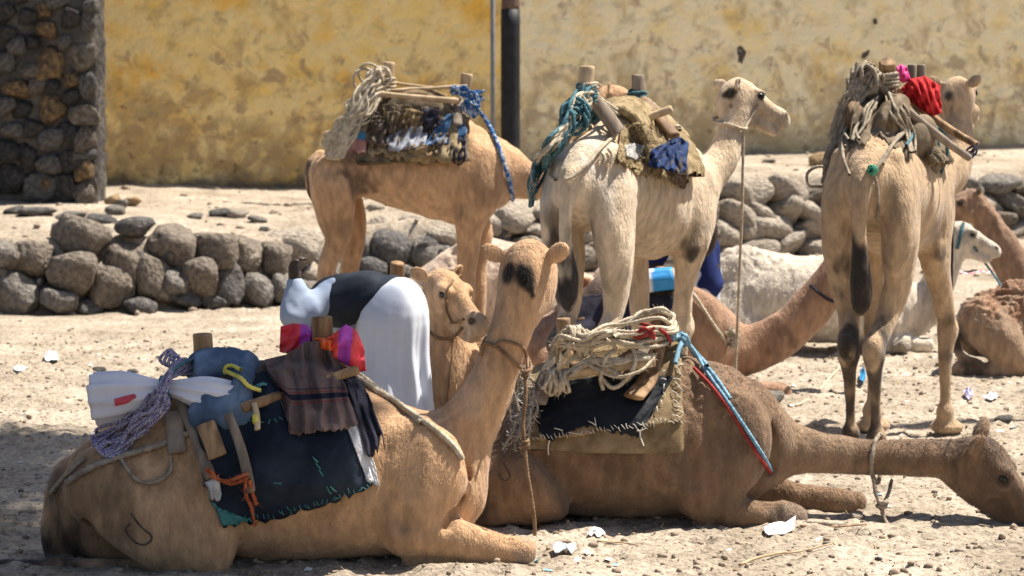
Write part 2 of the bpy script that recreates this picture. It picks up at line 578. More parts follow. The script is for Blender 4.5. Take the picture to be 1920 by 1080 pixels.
while row < 4:
    t = i0 + random.uniform(0, .2)
    while t < i1:
        x, y, zb = np.interp(t, e_len, EX), np.interp(t, e_len, EY), np.interp(t, e_len, EB)
        hh = np.interp(t, e_len, EH) - zb
        wd = random.uniform(.34, .62)
        rh = hh / 4.2
        zc = zb + rh * (row + .45) + random.uniform(-.05, .05)
        pxx = 960 + x / y * FPX
        k = random.choice([3, 3, 3, 3, 0]) if pxx < 1650 else random.choice([1, 1, 3, 0, 3])
        ang = math.atan2(np.interp(t + .3, e_len, EY) - y, np.interp(t + .3, e_len, EX) - x)
        put_stone(rw, (x + .02 * row, y + .06 * row + random.uniform(-.06, .05), zc), wd * .64, random.uniform(.24, .32), rh * random.uniform(.64, .82), k,
                  (random.uniform(-.3, .3), random.uniform(-.5, .5), ang + random.uniform(-.3, .3)))
        t += wd * random.uniform(.86, 1.0)
    row += 1
# loose stones lying on the terrace
LOOSE = [(70, 398, 74, 18, 2), (130, 406, 70, 22, 1), (190, 412, 60, 20, 2), (28, 396, 44, 16, 2), (218, 395, 40, 20, 1), (245, 380, 40, 18, 4), (212, 376, 36, 20, 4),
         (366, 404, 34, 11, 1), (414, 399, 42, 15, 2), (447, 401, 40, 17, 3), (484, 412, 40, 14, 1), (497, 430, 26, 10, 1), (228, 383, 26, 16, 1),
         (1440, 302, 30, 8, 3), (1540, 300, 46, 26, 4), (705, 268 + 120, 40, 14, 3)]
for n, (cx, cy, w_, h_, k) in enumerate(LOOSE):
    # march the sight line down onto the terrace
    Y = 21.0
    while Y < 33 and W(cx, cy + h_ * .4, Y).z > float(ground_z([W(cx, cy, Y).x], [Y])[0]):
        Y += .05
    c = W(cx, cy, Y); s = Y / FPX
    o = link_mesh('loose_stone', STONES[(k, n % 6)], None, c)
    o.scale = (w_ * s * .52, w_ * s * .4, h_ * s * .6)
    o.rotation_euler = (0, random.uniform(-.15, .15), random.uniform(-.5, .5))
    o['label'] = ('dark rubble stone at the foot of the rubble pillar' if n < 4 else 'broken stone lying beside the corner of the rubble pillar' if n in (4, 5, 6, 12)
                  else 'reddish block lying on the terrace behind the fawn camel rope' if n == 14 else 'pale slab on the terrace beyond the long lead rope' if n == 13
                  else 'flat slab lying on the bare sandy terrace below the yellow wall')
    o['category'] = 'stone'
    o['group'] = 'loose stones on the terrace'

# ------------------------------------------------------------------ plastered wall
def plaster(name, a, b, c, dark, sx):
    """a,b,c paint tones, dark = worn / dirty tone"""
    m = M(name, a, b, 1.9, .93, .7, 14, c3=c, detail=10, spec=.1, mid=(.3, .72), bdist=.05)
    nt = m.node_tree
    N, Lk = nt.nodes, nt.links
    bs = N['Principled BSDF']
    out = bs.inputs['Base Color'].links[0].from_socket
    tc = [n for n in N if n.type == 'TEX_COORD'][0]
    def layer(out, scale, lo, hi, colr, amt, det=9, add=None, dist=0.0):
        nz = N.new('ShaderNodeTexNoise'); nz.inputs['Scale'].default_value = scale; nz.inputs['Detail'].default_value = det
        nz.inputs['Roughness'].default_value = .62; nz.inputs['Distortion'].default_value = dist
        Lk.new(tc.outputs['Object'], nz.inputs['Vector'])
        src = nz.outputs['Fac']
        if add:                      # rising damp: more of this layer near the foot of the wall
            sp = N.new('ShaderNodeSeparateXYZ'); Lk.new(tc.outputs['Object'], sp.inputs[0])
            mr = N.new('ShaderNodeMapRange'); mr.inputs[1].default_value = add[0]; mr.inputs[2].default_value = add[1]
            mr.inputs[3].default_value = add[2]; mr.inputs[4].default_value = add[3]
            Lk.new(sp.outputs['Z'], mr.inputs[0])
            ad = N.new('ShaderNodeMath'); ad.operation = 'ADD'
            Lk.new(src, ad.inputs[0]); Lk.new(mr.outputs[0], ad.inputs[1]); src = ad.outputs[0]
        cr = N.new('ShaderNodeValToRGB')
        cr.color_ramp.elements[0].position = lo; cr.color_ramp.elements[0].color = (0, 0, 0, 1)
        cr.color_ramp.elements[1].position = hi; cr.color_ramp.elements[1].color = (amt, amt, amt, 1)
        Lk.new(src, cr.inputs[0])
        mx = N.new('ShaderNodeMix'); mx.data_type = 'RGBA'
        Lk.new(cr.outputs[0], mx.inputs['Factor']); Lk.new(out, mx.inputs['A']); mx.inputs['B'].default_value = (*colr, 1)
        return mx.outputs['Result']
    out = layer(out, 3.2, .54, .68, c, .75)
    out = layer(out, 4.2, .53, .64, (dark[0] * .9, dark[1] * .9, dark[2] * 1.1), .75, add=(.5, 2.6, .06, -.10), dist=.6)
    out = layer(out, 2.4, .50, .66, dark, .75, add=(0.25, 1.5, .13, -.03), dist=.4)
    out = layer(out, 6.5, .62, .72, (dark[0] * .55, dark[1] * .5, dark[2] * .5), .8, add=(.2, 1.6, .05, -.03))
    out = layer(out, 17, .70, .76, (dark[0] * .4, dark[1] * .36, dark[2] * .36), .75)
    out = layer(out, 1.0, .62, .74, (.09, .08, .08), .75, add=(0.0, .55, .26, -.2))
    Lk.new(out, bs.inputs['Base Color'])
    return m
m_yel = plaster('yellow_plaster', (.85, .50, .095), (.89, .61, .18), (.90, .70, .33), (.44, .30, .14), 1)
m_cre = plaster('cream_plaster', (.89, .65, .26), (.93, .76, .40), (.94, .82, .55), (.48, .36, .20), 1)
def wall_piece(name, x0, x1, mat, label, H=8.0, seed=1):
    base = Vector((x0, wall_y(x0), 0))
    u = Vector((1, WS, 0)).normalized(); n = Vector((u.y, -u.x, 0))
    Ln = (x1 - x0) / u.x
    zb = min(wall_h(x0), wall_h(x1)) - .3
    nu, nv = int(Ln / .06), int(3.6 / .06)
    U, Vv = np.meshgrid(np.linspace(0, Ln, nu), np.concatenate([np.linspace(0, 3.4, nv), [H]]))
    P2 = np.stack([U.ravel(), Vv.ravel(), np.full(U.size, seed * 7.0)], 1)
    # rubble stones swelling under the thin render coat
    d = np.full(U.size, 9.0); d2 = np.full(U.size, 9.0)
    r_ = np.random.default_rng(seed)
    for gx in range(int(Ln / .42) + 2):
        for gy in range(13):
            px, py = (gx + r_.uniform(.0, 1)) * .42 - .2, (gy + r_.uniform(.0, 1)) * .34 - .2
            e = np.hypot(P2[:, 0] - px, (P2[:, 1] - py) * 1.25)
            d2 = np.minimum(d2, np.maximum(d, e)); d = np.minimum(d, e)
    crack = np.clip((d2 - d) / .13, 0, 1)
    dep = (.055 * crack ** .5) * (0.25 + .75 * fnoise(P2, .55, seed, 2)) + (fnoise(P2, 2.2, seed + 3, 4) - .5) * .055
    dep = dep * np.where(P2[:, 1] > 3.38, 0, 1)
    V = np.array(base)[None] + np.outer(U.ravel(), np.array(u)) + np.outer(dep, np.array(n))
    V[:, 2] += Vv.ravel() + zb
    I = np.arange(U.size).reshape(U.shape)
    F = np.stack([I[:-1, :-1].ravel(), I[:-1, 1:].ravel(), I[1:, 1:].ravel(), I[1:, :-1].ravel()], 1).tolist()
    k0 = len(V)
    bk = -n * .5
    cor = [I[0, 0], I[0, -1], I[-1, -1], I[-1, 0]]
    V = np.vstack([V] + [V[c] + np.array(bk) for c in cor])
    F += [[cor[1], cor[0], k0, k0 + 1], [cor[2], cor[1], k0 + 1, k0 + 2], [cor[3], cor[2], k0 + 2, k0 + 3], [cor[0], cor[3], k0 + 3, k0], [k0 + 1, k0, k0 + 3, k0 + 2]]
    off = np.array(base + Vector((0, 0, zb + .3)))
    o = link_mesh(name, mk_mesh(name, V - off, [tuple(int(i) for i in f) for f in F], mat), None, tuple(off))
    o['label'] = label; o['category'] = 'wall'
    return o
XP = .03
wall_piece('plastered_wall', -9.0, XP, m_yel, 'long wall of weathered bright yellow plaster behind the tan camel', seed=1)
cw_ = wall_piece('plastered_wall', XP, 10.5, m_cre, 'long wall of faded cream plaster with dark stains behind the pale camel', seed=2)
# holes where the render has fallen off the cream wall
m_hole = M('bare_mortar', (.06, .05, .042), (.14, .115, .09), 6, .95, .8, 12)

for hx, hy, hw, hh_ in ((1388, 104, 22, 42), (1621, 104, 16, 26), (1640, 40, 9, 12), (1180, 60, 12, 14), (1500, 130, 10, 10)):
    k_ = (hx - 960) / FPX
    t_ = (WY0 - WX0 * WS) / (1 - k_ * WS)
    c_ = W(hx, hy, t_)
    o = link_mesh('bare_patch', stone_mesh('bare_patch', hx, m_hole, 4, .6, 9, .42), cw_)
    o.location = c_ - cw_.location
    o.scale = (hw * t_ / FPX * .5, .05, hh_ * t_ / FPX * .5)
    o.rotation_euler = (0, .15, math.atan(WS))

# ------------------------------------------------------------------ rubble pillar at the left
pb = W(0, 387, 26.0)
pil = thing('stone_pillar', 'dark rubble stone pillar with smeared mortar in front of the yellow wall', 'pillar', (-4.9, 26.3, pb.z))
m_mort = M('mortar', (.045, .042, .042), (.15, .135, .115), 2.6, .95, 1.0, 14, c3=(.09, .082, .076), detail=10, spec=.1, bdist=.06)
xr = -4.735
def core():
    n = 26; mV = []; F = []
    x0, x1, y0, y1, z0, z1 = xr - 2.6, xr, 26.0, 26.6, pb.z - .25, pb.z + 4.2
    nx, nz = 34, 50
    for j in range(nz + 1):
        for i in range(nx + 1):
            mV.append((x0 + (x1 - x0) * i / nx, y0, z0 + (z1 - z0) * j / nz))
    I = lambda i, j: j * (nx + 1) + i
    for j in range(nz):
        for i in range(nx):
            F.append((I(i, j), I(i + 1, j), I(i + 1, j + 1), I(i, j + 1)))
    k = len(mV)
    A = np.array(mV)
    A[:, 1] -= (fnoise(A, 2.4, 4, 3) - .5) * .14
    for j in range(nz + 1):
        mV.append((x1 + random.uniform(-.02, .02), y1, z0 + (z1 - z0) * j / nz))
    A = np.vstack([A, np.array(mV[k:])])
    for j in range(nz):
        F.append((I(nx, j), k + j, k + j + 1, I(nx, j + 1)))
    k2 = len(A)
    A = np.vstack([A, [[x0, y1, z0], [x0, y1, z1]]])
    F.append((I(0, 0), I(0, nz), k2 + 1, k2)); F.append((k2, k2 + 1, k + nz, k))
    F.append(tuple([I(i, nz) for i in range(nx + 1)] + [k + nz, k2 + 1]))
    return A, F
A, F = core()
part('mortar_core', A, F, m_mort, pil)
PST = [(112, 122, 52, 60, 4), (176, 108, 54, 58, 3), (38, 88, 32, 38, 1), (14, 118, 34, 42, 1), (36, 166, 46, 32, 4), (72, 132, 40, 34, 0), (112, 205, 44, 46, 4),
       (176, 212, 50, 38, 3), (188, 160, 30, 40, 1), (80, 160, 30, 32, 0), (18, 62, 30, 30, 2), (60, 30, 36, 30, 2), (100, 55, 34, 30, 4), (92, 18, 30, 30, 4), (150, 32, 34, 40, 2),
       (186, 40, 28, 44, 1), (15, 25, 36, 30, 2), (15, 200, 38, 30, 1), (50, 205, 38, 30, 2), (70, 240, 40, 34, 2), (150, 250, 44, 36, 2), (30, 245, 40, 32, 1), (110, 260, 40, 36, 1),
       (180, 262, 36, 44, 0), (20, 285, 44, 38, 2), (62, 295, 38, 50, 2), (105, 310, 44, 40, 1), (150, 305, 42, 38, 2), (180, 318, 34, 42, 4), (30, 335, 56, 50, 2), (85, 352, 50, 50, 1),
       (135, 360, 50, 54, 2), (178, 362, 38, 52, 0), (100, 345, 22, 24, 4), (150, 180, 30, 24, 2), (140, 80, 22, 26, 1), (70, 80, 26, 26, 2), (155, 150, 30, 26, 4), (110, 160, 30, 22, 2),
       (-30, 120, 50, 50, 1), (-30, 200, 50, 50, 2), (-30, 300, 60, 60, 2), (-40, 50, 50, 50, 1), (192, 12, 24, 30, 1), (125, 3, 40, 26, 1), (40, -6, 40, 26, 2), (178, 290, 36, 22, 1)]
for cx, cy, w_, h_, k in PST:
    c = W(cx * .9 - 2, cy, 25.97)
    s = 26.0 / FPX
    put_stone(pil, c, w_ * s * .62, .085 + random.uniform(-.02, .03), h_ * s * .62, k, (random.uniform(-.08, .08), random.uniform(-.15, .15), random.uniform(-.08, .08))).data = PSTONES[(k, random.randrange(5))]

# ------------------------------------------------------------------ poles by the wall
def lathe(path, rad, seg=16, cap=True):
    """tube along path points with radii -> (V,F)"""
    P = [Vector(p) for p in path]
    V, F = [], []
    up = Vector((0, 0, 1))
    d0 = (P[1] - P[0]).normalized()
    nrm = d0.orthogonal().normalized()
    for i, p in enumerate(P):
        d = (P[min(i + 1, len(P) - 1)] - P[max(i - 1, 0)]).normalized()
        nrm = (nrm - d * nrm.dot(d)).normalized()
        bn = d.cross(nrm)
        r = rad[i] if hasattr(rad, '__len__') else rad
        for k in range(seg):
            a = 2 * math.pi * k / seg
            V.append(p + (nrm * math.cos(a) + bn * math.sin(a)) * r)
    for i in range(len(P) - 1):
        for k in range(seg):
            a, b = i * seg + k, i * seg + (k + 1) % seg
            F.append((a, b, b + seg, a + seg))
    if cap:
        F.append(tuple(range(seg - 1, -1, -1)))
        F.append(tuple((len(P) - 1) * seg + k for k in range(seg)))
    return V, F
m_black = M('black_paint', (.008, .008, .010), (.02, .02, .024), 8, .6, .3, 40)
m_polewood = M('weathered_pole', (.10, .065, .05), (.17, .115, .09), 14, .85, .6, 30, stretch=(1, 1, .15))
m_pipe = M('grey_pipe', (.16, .175, .20), (.24, .25, .27), 9, .5, .1, 40, spec=.4)
Yp = 27.6
pt = W(957, 300, Yp); s = Yp / FPX
zt = W(957, 18, Yp).z
zg = gz(pt.x, Yp)
pole = thing('pole', 'thick wooden pole painted black on its lower part by the wall', 'pole', (pt.x, Yp, zg))
zs = np.linspace(zg - .3, zt, 14)
part('black_band', *lathe([(pt.x, Yp, z) for z in zs], [18.2 * s] * 14, 20), m_black, pole)
part('bare_wood', *lathe([(pt.x, Yp, z) for z in (zt, zt + .05, zt + 1.5, zt + 4)], [17.2 * s, 17.2 * s, 17 * s, 16 * s], 20), m_polewood, pole)
pp = W(924, 300, Yp + .6)
single('pipe', 'thin grey metal pipe standing upright beside the black pole', 'pipe',
       *lathe([(pp.x, pp.y, z) for z in (gz(pp.x, pp.y) - .2, pp.z + 1, pp.z + 4)], 4.6 * s, 12), m_pipe)

# ------------------------------------------------------------------ tree outside the frame whose crown shades the rear of the near camel
m_leaf = M('acacia_leaf', (.04, .07, .02), (.09, .12, .035), 5, .6)
m_bark = M('bark', (.10, .075, .055), (.18, .14, .11), 9, .9, .8, 25)
def shade_point(px, py, Y, t):
    return W(px, py, Y) + SD * t
# ================================================================== CAMELS
m_fur = M('camel_hair', .72, 1.22, 24, .85, .9, 75, attr=True, stretch=(1, 1, .38), detail=9, spec=.14, sheen=.2, bdist=.012, mid=(.30, .70))
m_strand = M('camel_fringe', .85, 1.2, 30, .8, 0, attr=True, spec=.15, sheen=.2)
m_eye = M('camel_eye', (.006, .005, .004), (.012, .009, .007), 5, .22, spec=.35)
m_lash = M('camel_lash', (.012, .010, .009), (.02, .016, .013), 5, .8)

def sm(a, b, x):
    t = np.clip((x - a) / (b - a), 0, 1)
    return t * t * (3 - 2 * t)

class Camel:
    def __init__(self, label, h, base, dark, light, lat=(0, 1, 0), group=None):
        self.B = Body(h, lat)
        self.label, self.base, self.dark, self.light = label, np.array(base), np.array(dark), np.array(light)
        self.spots, self.eyes, self.rough, self.lat = [], [], [], Vector(lat).normalized()
        self.Y0 = None
        self.group = group
    # --- tracing in photo pixels: (px, py, lateral m, r px, r lateral m)
    def p(self, px, py, lat=0.0):
        return W(px, py, self.Y0 + lat)
    def tr(self, pts, k=.05, sub=4, op=1, lat=None):
        out = []
        for q in pts:
            px, py, la, r = q[:4]
            s = (self.Y0 + la) / FPX
            w = self.p(px, py, la)
            out.append((w.x, w.y, w.z, r * s, q[4] if len(q) > 4 else r * s))
        self.B.tube(out, k, op, sub, lat)
    def spot(self, c, r, col=None, amt=1.0, soft=.5):
        self.spots.append((np.array(c), r, np.array(col if col is not None else self.dark), amt, soft))
    def head(self, pos, fwd, up=(0, 0, 1), sc=1.0, ears=True, ear_dir=None, es=1.18):
        f = Vector(fwd).normalized()
        l = Vector(up).cross(f).normalized()
        u = f.cross(l).normalized()
        pos = Vector(pos)
        H = lambda x, y, z: pos + (f * x + l * y + u * z) * sc
        B = self.B
        ax = (f, l, u)
        def T(pts, k=.03, op=1, sub=3):
            B.tube([(*H(*q[:3]), q[3] * sc, (q[4] if len(q) > 4 else q[3]) * sc) for q in pts], k * sc, op, sub, l)
        def E(c, r, k=.03, op=1, a=ax):
            B.ell(H(*c), [x * sc for x in r], a, k * sc, op)
        E((.0, 0, .02), (.122, .092, .10), .04)
        E((-.04, 0, -.06), (.10, .078, .11), .05)
        T([(.06, 0, .015, .088, .078), (.16, 0, -.012, .074, .060), (.25, 0, -.038, .062, .054), (.315, 0, -.058, .060, .058), (.352, 0, -.074, .048, .052)], .035)
        T([(-.02, 0, -.10, .082, .058), (.08, 0, -.122, .066, .048), (.18, 0, -.136, .048, .042), (.27, 0, -.150, .040, .044), (.305, 0, -.156, .032, .038)], .03)
        for s in (-1, 1):
            E((.045, .058 * s, -.045), (.09, .04, .085), .04)            # cheek
            E((.105, .076 * s, .05), (.058, .03, .028), .022)             # brow
            E((.115, .078 * s, .005), (.05, .026, .022), .02)             # below the eye
            E((.118, .102 * s, .028), (.024, .02, .016), .012, -1)        # socket
            E((.322, .048 * s, -.045), (.045, .022, .030), .02)            # nostril wing
            E((.342, .052 * s, -.040), (.028, .012, .010), .008, -1, (f * .8 + u * .6, l, u * .8 - f * .6))
            E((.348, .028 * s, -.100), (.036, .028, .036), .02)           # split upper lip
            E((.25, .056 * s, -.118), (.13, .024, .008), .008, -1, (f + u * -.16, l, u + f * .16))
            if ears:
                d = (f * -.35 + l * (.95 * s) + u * .62) if ear_dir is None else (f * ear_dir[0] + l * (ear_dir[1] * s) + u * ear_dir[2])
                d = d.normalized()
                fr = (f * .9 + l * .25 * s - u * .1)
                fr = (fr - d * fr.dot(d)).normalized()
                wd = d.cross(fr)
                c = H(-.052, .080 * s, .055) + d * .046 * sc * es
                B.ell(c, [.052 * sc * es, .022 * sc, .037 * sc * es], (d, fr, wd), .012 * sc)
                B.ell(c + fr * .022 * sc + d * .006 * sc, [.042 * sc * es, .020 * sc, .026 * sc * es], (d, fr, wd), .010 * sc, -1)
                self.spot(c + fr * .014 * sc, .024 * sc, self.dark, .6, .8)
            self.eyes.append((H(.112, .082 * s, .026), .026 * sc, f, l * s, u))
        self.spot(H(.35, 0, -.10), .085 * sc, self.light * .7, .6, .8)
        for s in (-1, 1):
            self.spot(H(.345, .054 * s, -.040), .022 * sc, self.dark * .5, .9, .6)
            self.spot(H(.115, .095 * s, .024), .036 * sc, self.dark * .6, .75, .7)
        self.H, self.hax = H, ax
        return H
    def finish(self, loc, fur=0, fur_len=.02, smooth=2):
        V, Q = self.B.build(smooth)
        N = vnormals(V, Q)
        V = V + N * ((fnoise(V, 5, 2, 2) - .5) * .016 + (fnoise(V * np.array([1, 1, .6]), 14, 9, 2) - .5) * .010 - np.abs(fnoise(V * np.array([1, 1, .34]), 7, 19, 2) - .5) * .030)[:, None]
        for c, r, amp, f in self.rough:
            w = 1 - sm(.5, 1, np.linalg.norm(V - np.array(c), axis=1) / r)
            V = V + N * (w * (np.abs(fnoise(V, f, 5, 2) - .5) * 2 - .3) * amp)[:, None]
        # colour: paler underneath, darker wool along the back, then the individual marks
        n1 = fnoise(V, 3.0, 21, 3)
        n4 = fnoise(V * np.array([1, 1, .5]), 26, 51, 3)
        col = self.base[None] * ((0.74 + .42 * n1) * (.83 + .34 * n4))[:, None]
        under = sm(.1, .9, -N[:, 2])[:, None]
        col = col * (1 - .30 * under) + self.light[None] * .30 * under
        n2 = np.clip((fnoise(V * np.array([1, 1, .38]), 13, 33, 4) - .5) * 2.8 + .5, 0, 1)
        n3 = fnoise(V * np.array([1, 1, .3]), 7, 44, 4)
        dirt = sm(.56, .74, n3)[:, None] * .26
        col = col * (1 - dirt) + self.dark[None] * 2.6 * dirt
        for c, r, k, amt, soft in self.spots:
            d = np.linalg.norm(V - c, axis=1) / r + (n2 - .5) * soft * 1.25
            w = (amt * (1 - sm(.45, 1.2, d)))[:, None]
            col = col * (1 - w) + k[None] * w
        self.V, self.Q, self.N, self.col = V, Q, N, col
        self.T = thing('camel', self.label, 'camel', loc, self.group)
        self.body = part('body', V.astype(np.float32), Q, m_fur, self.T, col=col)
        for c, r, f, l, u in self.eyes:
            iv, fv = ICO[3]
            part('eye', np.array([tuple(c + (f * (p[0] * 1.1) + l * p[1] * .8 + u * p[2] * .8) * r) for p in iv]), fv, m_eye, self.T)
        self.bvh = BVHTree.FromPolygons([tuple(v) for v in V], [tuple(int(i) for i in q) for q in Q])
        if fur:
            self.fringe(fur, fur_len)
        return self
    def fringe(self, n, ln, mask=None, name='short_hair', lift=.28, wid=.0013):
        V, N = self.V, self.N
        idx = rng.integers(0, len(V), n)
        if mask is not None:
            w = mask(V[idx], N[idx])
            idx = idx[rng.random(len(idx)) < w]
        p, nn, c = V[idx], N[idx], self.col[idx]
        g = np.tile(np.array([[-.35, 0, -1.0]]), (len(p), 1)) + rng.normal(size=(len(p), 3)) * .35
        g = g - nn * (g * nn).sum(1)[:, None]
        g /= np.linalg.norm(g, axis=1)[:, None] + 1e-9
        L = (ln * rng.uniform(.5, 1.2, len(p)))[:, None]
        tip = p + (g * (1 - lift) + nn * lift) * L
        sd = np.cross(g, nn) * wid
        Vs = np.stack([p - sd - nn * .003, p + sd - nn * .003, tip], 1).reshape(-1, 3)
        Fs = np.arange(len(Vs)).reshape(-1, 3)
        cc = np.repeat(c * rng.uniform(.72, 1.24, (len(p), 1)), 3, 0)
        part(name, Vs.astype(np.float32), Fs, m_strand, self.T, smooth=False, col=cc, kind='stuff')

TAN = ((.53, .325, .180), (.06, .040, .030), (.62, .46, .32))
CREAM = ((.69, .545, .385), (.075, .060, .05), (.68, .57, .43))
BROWN = ((.225, .14, .083), (.045, .030, .022), (.44, .31, .20))
FAWN = ((.46, .32, .195), (.050, .036, .028), (.66, .53, .37))

# ------------------------------------------------------------------ near camel, lying, looking away
BRAND5 = [(246, 962), (254, 974), (264, 987), (275, 996), (283, 1003), (284, 1012), (272, 1021), (256, 1018), (245, 1008), (238, 998), (236, 990), (244, 982)]
c5 = Camel('tan camel lying in front, neck raised, seen from behind its dark-patched head', .0095, *TAN)
c5.Y0 = 9.32
c5.tr([(175, 935, 0, 92, .17), (260, 905, 0, 125, .24), (380, 885, 0, 155, .30), (520, 880, 0, 172, .33), (650, 890, 0, 160, .32), (740, 902, 0, 136, .29), (800, 900, 0, 112, .25)], .06)
c5.tr([(400, 800, 0, 90, .16), (490, 770, 0, 85, .15), (600, 782, 0, 80, .15), (680, 825, 0, 70, .15)], .12)
for sd in (-1, 1):
    la = .20 * sd
    c5.tr([(205, 915, la, 88, .12), (290, 965, la * 1.25, 98, .13), (365, 1010, la * 1.35, 72, .11), (400, 1040, la * 1.35, 44, .09)], .05)
    c5.tr([(405, 1060, la * 1.3, 30), (300, 1072, la * 1.1, 26), (180, 1070, la * .95, 24), (110, 1068, la * .8, 28)], .03)
    c5.tr([(770, 842, la * .8, 66, .10), (815, 872, la * .95, 62, .10), (795, 935, la * 1.05, 66, .10), (765, 985, la * 1.05, 60, .09)], .05)
    c5.tr([(770, 990, la * 1.05, 56, .085), (840, 1006, la * 1.05, 42, .075), (920, 1026, la * 1.0, 31), (968, 1033, la * 1.0, 29), (984, 1034, la * 1.0, 27)], .03)
    c5.tr([(960, 1042, la * .95, 20), (860, 1052, la * .95, 19), (770, 1056, la * .95, 20)], .02)
c5.tr([(760, 880, 0, 105, .21), (832, 850, 0, 82, .145), (888, 785, 0, 56, .10), (927, 705, 0, 45, .083), (955, 628, 0, 42, .08), (974, 562, 0.02, 43, .085), (985, 520, .05, 40, .088)], .08)
c5.tr([(840, 930, 0, 62, .13), (800, 1000, 0, 50, .11)], .08)
c5.tr([(125, 880, -.02, 20), (104, 930, -.05, 20), (98, 985, -.08, 22), (108, 1035, -.10, 26), (118, 1068, -.10, 26)], .03)
c5.tr([(118, 985, -.02, 34), (180, 1005, -.02, 48), (260, 1025, -.04, 44)], .05)
c5.tr([(120, 1066, -.16, 22), (60, 1070, -.2, 22), (10, 1072, -.22, 26)], .03)
for q in ([(690, 745, -.20, 9), (760, 800, -.26, 9), (720, 870, -.31, 10), (735, 940, -.31, 10), (755, 985, -.30, 8)], [(335, 860, -.33, 10), (362, 925, -.37, 15), (410, 985, -.38, 17), (446, 1050, -.36, 18)], [(150, 905, -.16, 8), (170, 960, -.22, 12), (190, 1015, -.24, 14), (250, 1062, -.26, 12)], [(455, 1062, -.26, 12), (560, 1072, -.26, 12), (700, 1066, -.24, 16)],
          [(868, 905, -.12, 8), (850, 950, -.20, 8), (836, 985, -.24, 7)], [(862, 805, -.14, 7), (872, 850, -.16, 9), (868, 890, -.14, 8)], [(925, 640, -.10, 5), (945, 690, -.10, 6), (938, 740, -.11, 6), (920, 800, -.12, 6)]):
    h_ = []
    for px, py, la, r in q:
        h_.append((px, py, la, r))
    c5.tr(h_, .05, op=-1)
hp = c5.p(988, 512, .09)
c5.head(hp, (.10, .99, .04), sc=1.19, ear_dir=(-.40, .80, .52), es=.95)
for dx, dy, r, rr in ((946, 514, .040, .7), (950, 502, .03, .7), (986, 510, .050, .8), (991, 526, .038, .8), (996, 542, .022, .8), (1000, 554, .016, .7)):
    c5.spot(c5.p(dx, dy, -.040 if dx < 960 else -.075), r * 1.15, (.012, .009, .008), 1.0, .25)
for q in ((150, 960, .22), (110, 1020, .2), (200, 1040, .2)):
    c5.spot(c5.p(q[0], q[1], -.2), q[2] * 1.4, c5.base * .5, .7, .8)  # darkens rump and lower leg: the shade there put into the coat colour
c5.spot(c5.p(100, 1040, -.14), .14, c5.dark * .6, .95, .6)
c5.spot(c5.p(40, 1070, -.2), .20, c5.dark * .5, 1, .4)
c5.spot(c5.p(105, 900, -.04), .12, c5.dark, .7, .8)
c5.spot(c5.p(980, 1034, -.2), .07, (.30, .25, .20), .7, .9)
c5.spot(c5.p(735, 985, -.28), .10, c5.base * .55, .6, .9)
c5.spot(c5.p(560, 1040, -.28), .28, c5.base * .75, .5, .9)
c5.spot(c5.p(860, 700, -.05), .16, c5.light, .3, .9)
c5.finish(tuple(G(520, 1062)), 170000, .014)

# ------------------------------------------------------------------ brown camel lying, neck stretched along the ground
c6 = Camel('brown camel lying with its long neck stretched low over the sand', .0095, *BROWN)
c6.Y0 = 10.3
c6.tr([(905, 880, 0, 85, .17), (985, 850, 0, 112, .25), (1090, 845, 0, 125, .30), (1200, 838, 0, 134, .32), (1300, 830, 0, 136, .29), (1370, 815, 0, 105, .22)], .06)
c6.tr([(1030, 745, 0, 62, .12), (1120, 715, 0, 66, .13), (1220, 715, 0, 66, .13), (1310, 745, 0, 64, .12), (1360, 770, 0, 60, .11)], .12)
for sd in (-1, 1):
    la = .20 * sd
    c6.tr([(915, 875, la * .8, 66, .11), (970, 905, la * 1.2, 62, .11), (1015, 932, la * 1.35, 46, .09), (1042, 950, la * 1.35, 27, .07)], .04)
    c6.tr([(1040, 952, la * 1.3, 26), (960, 962, la * 1.25, 24), (895, 958, la * 1.1, 24)], .03)
    if sd < 0:
        c6.tr([(1350, 758, la * .7, 54, .10), (1385, 810, la * .95, 64, .10), (1370, 870, la * 1.05, 60, .10), (1325, 920, la * 1.1, 56, .09)], .05)
        c6.tr([(1318, 930, la * 1.1, 50, .085), (1375, 955, la * 1.1, 34, .07), (1430, 966, la * 1.1, 28), (1474, 970, la * 1.1, 31), (1490, 972, la * 1.1, 28)], .03)
        c6.tr([(1470, 982, la * 1.05, 19), (1400, 984, la * 1.05, 17), (1320, 984, la * 1.05, 18)], .02)
    else:
        c6.tr([(1365, 758, la * .7, 52, .10), (1400, 810, la * .9, 62, .10), (1400, 880, la * .95, 48, .09)], .05)
        c6.tr([(1405, 900, la, 40, .08), (1470, 925, la, 27), (1530, 936, la, 24), (1580, 941, la, 27), (1600, 942, la, 24)], .03)
        c6.tr([(1570, 955, la * .95, 16), (1490, 952, la * .95, 15), (1410, 945, la * .95, 18)], .02)
c6.tr([(1340, 800, 0, 106, .20), (1430, 830, 0, 68, .12), (1520, 845, 0, 43, .088), (1620, 855, 0, 35, .078), (1710, 858, 0, 35, .078), (1780, 860, -.01, 38, .082), (1822, 863, -.02, 40, .082)], .08)
c6.tr([(1425, 875, 0, 40, .12), (1360, 930, 0, 45, .10)], .08)
for q in ([(1300, 720, -.20, 8), (1288, 790, -.30, 9), (1292, 850, -.32, 10), (1300, 905, -.31, 9)], [(1010, 850, -.28, 8), (1045, 890, -.33, 9), (1062, 930, -.34, 9)], [(1446, 880, -.10, 7), (1420, 905, -.16, 7), (1390, 925, -.20, 6)],
          [(1440, 800, -.14, 6), (1448, 840, -.14, 8), (1446, 880, -.12, 7)], [(1440, 940, -.27, 3), (1446, 960, -.28, 3), (1442, 985, -.27, 3)], [(1456, 945, -.27, 3), (1462, 965, -.28, 3)]):
    c6.tr(q, .045, op=-1)
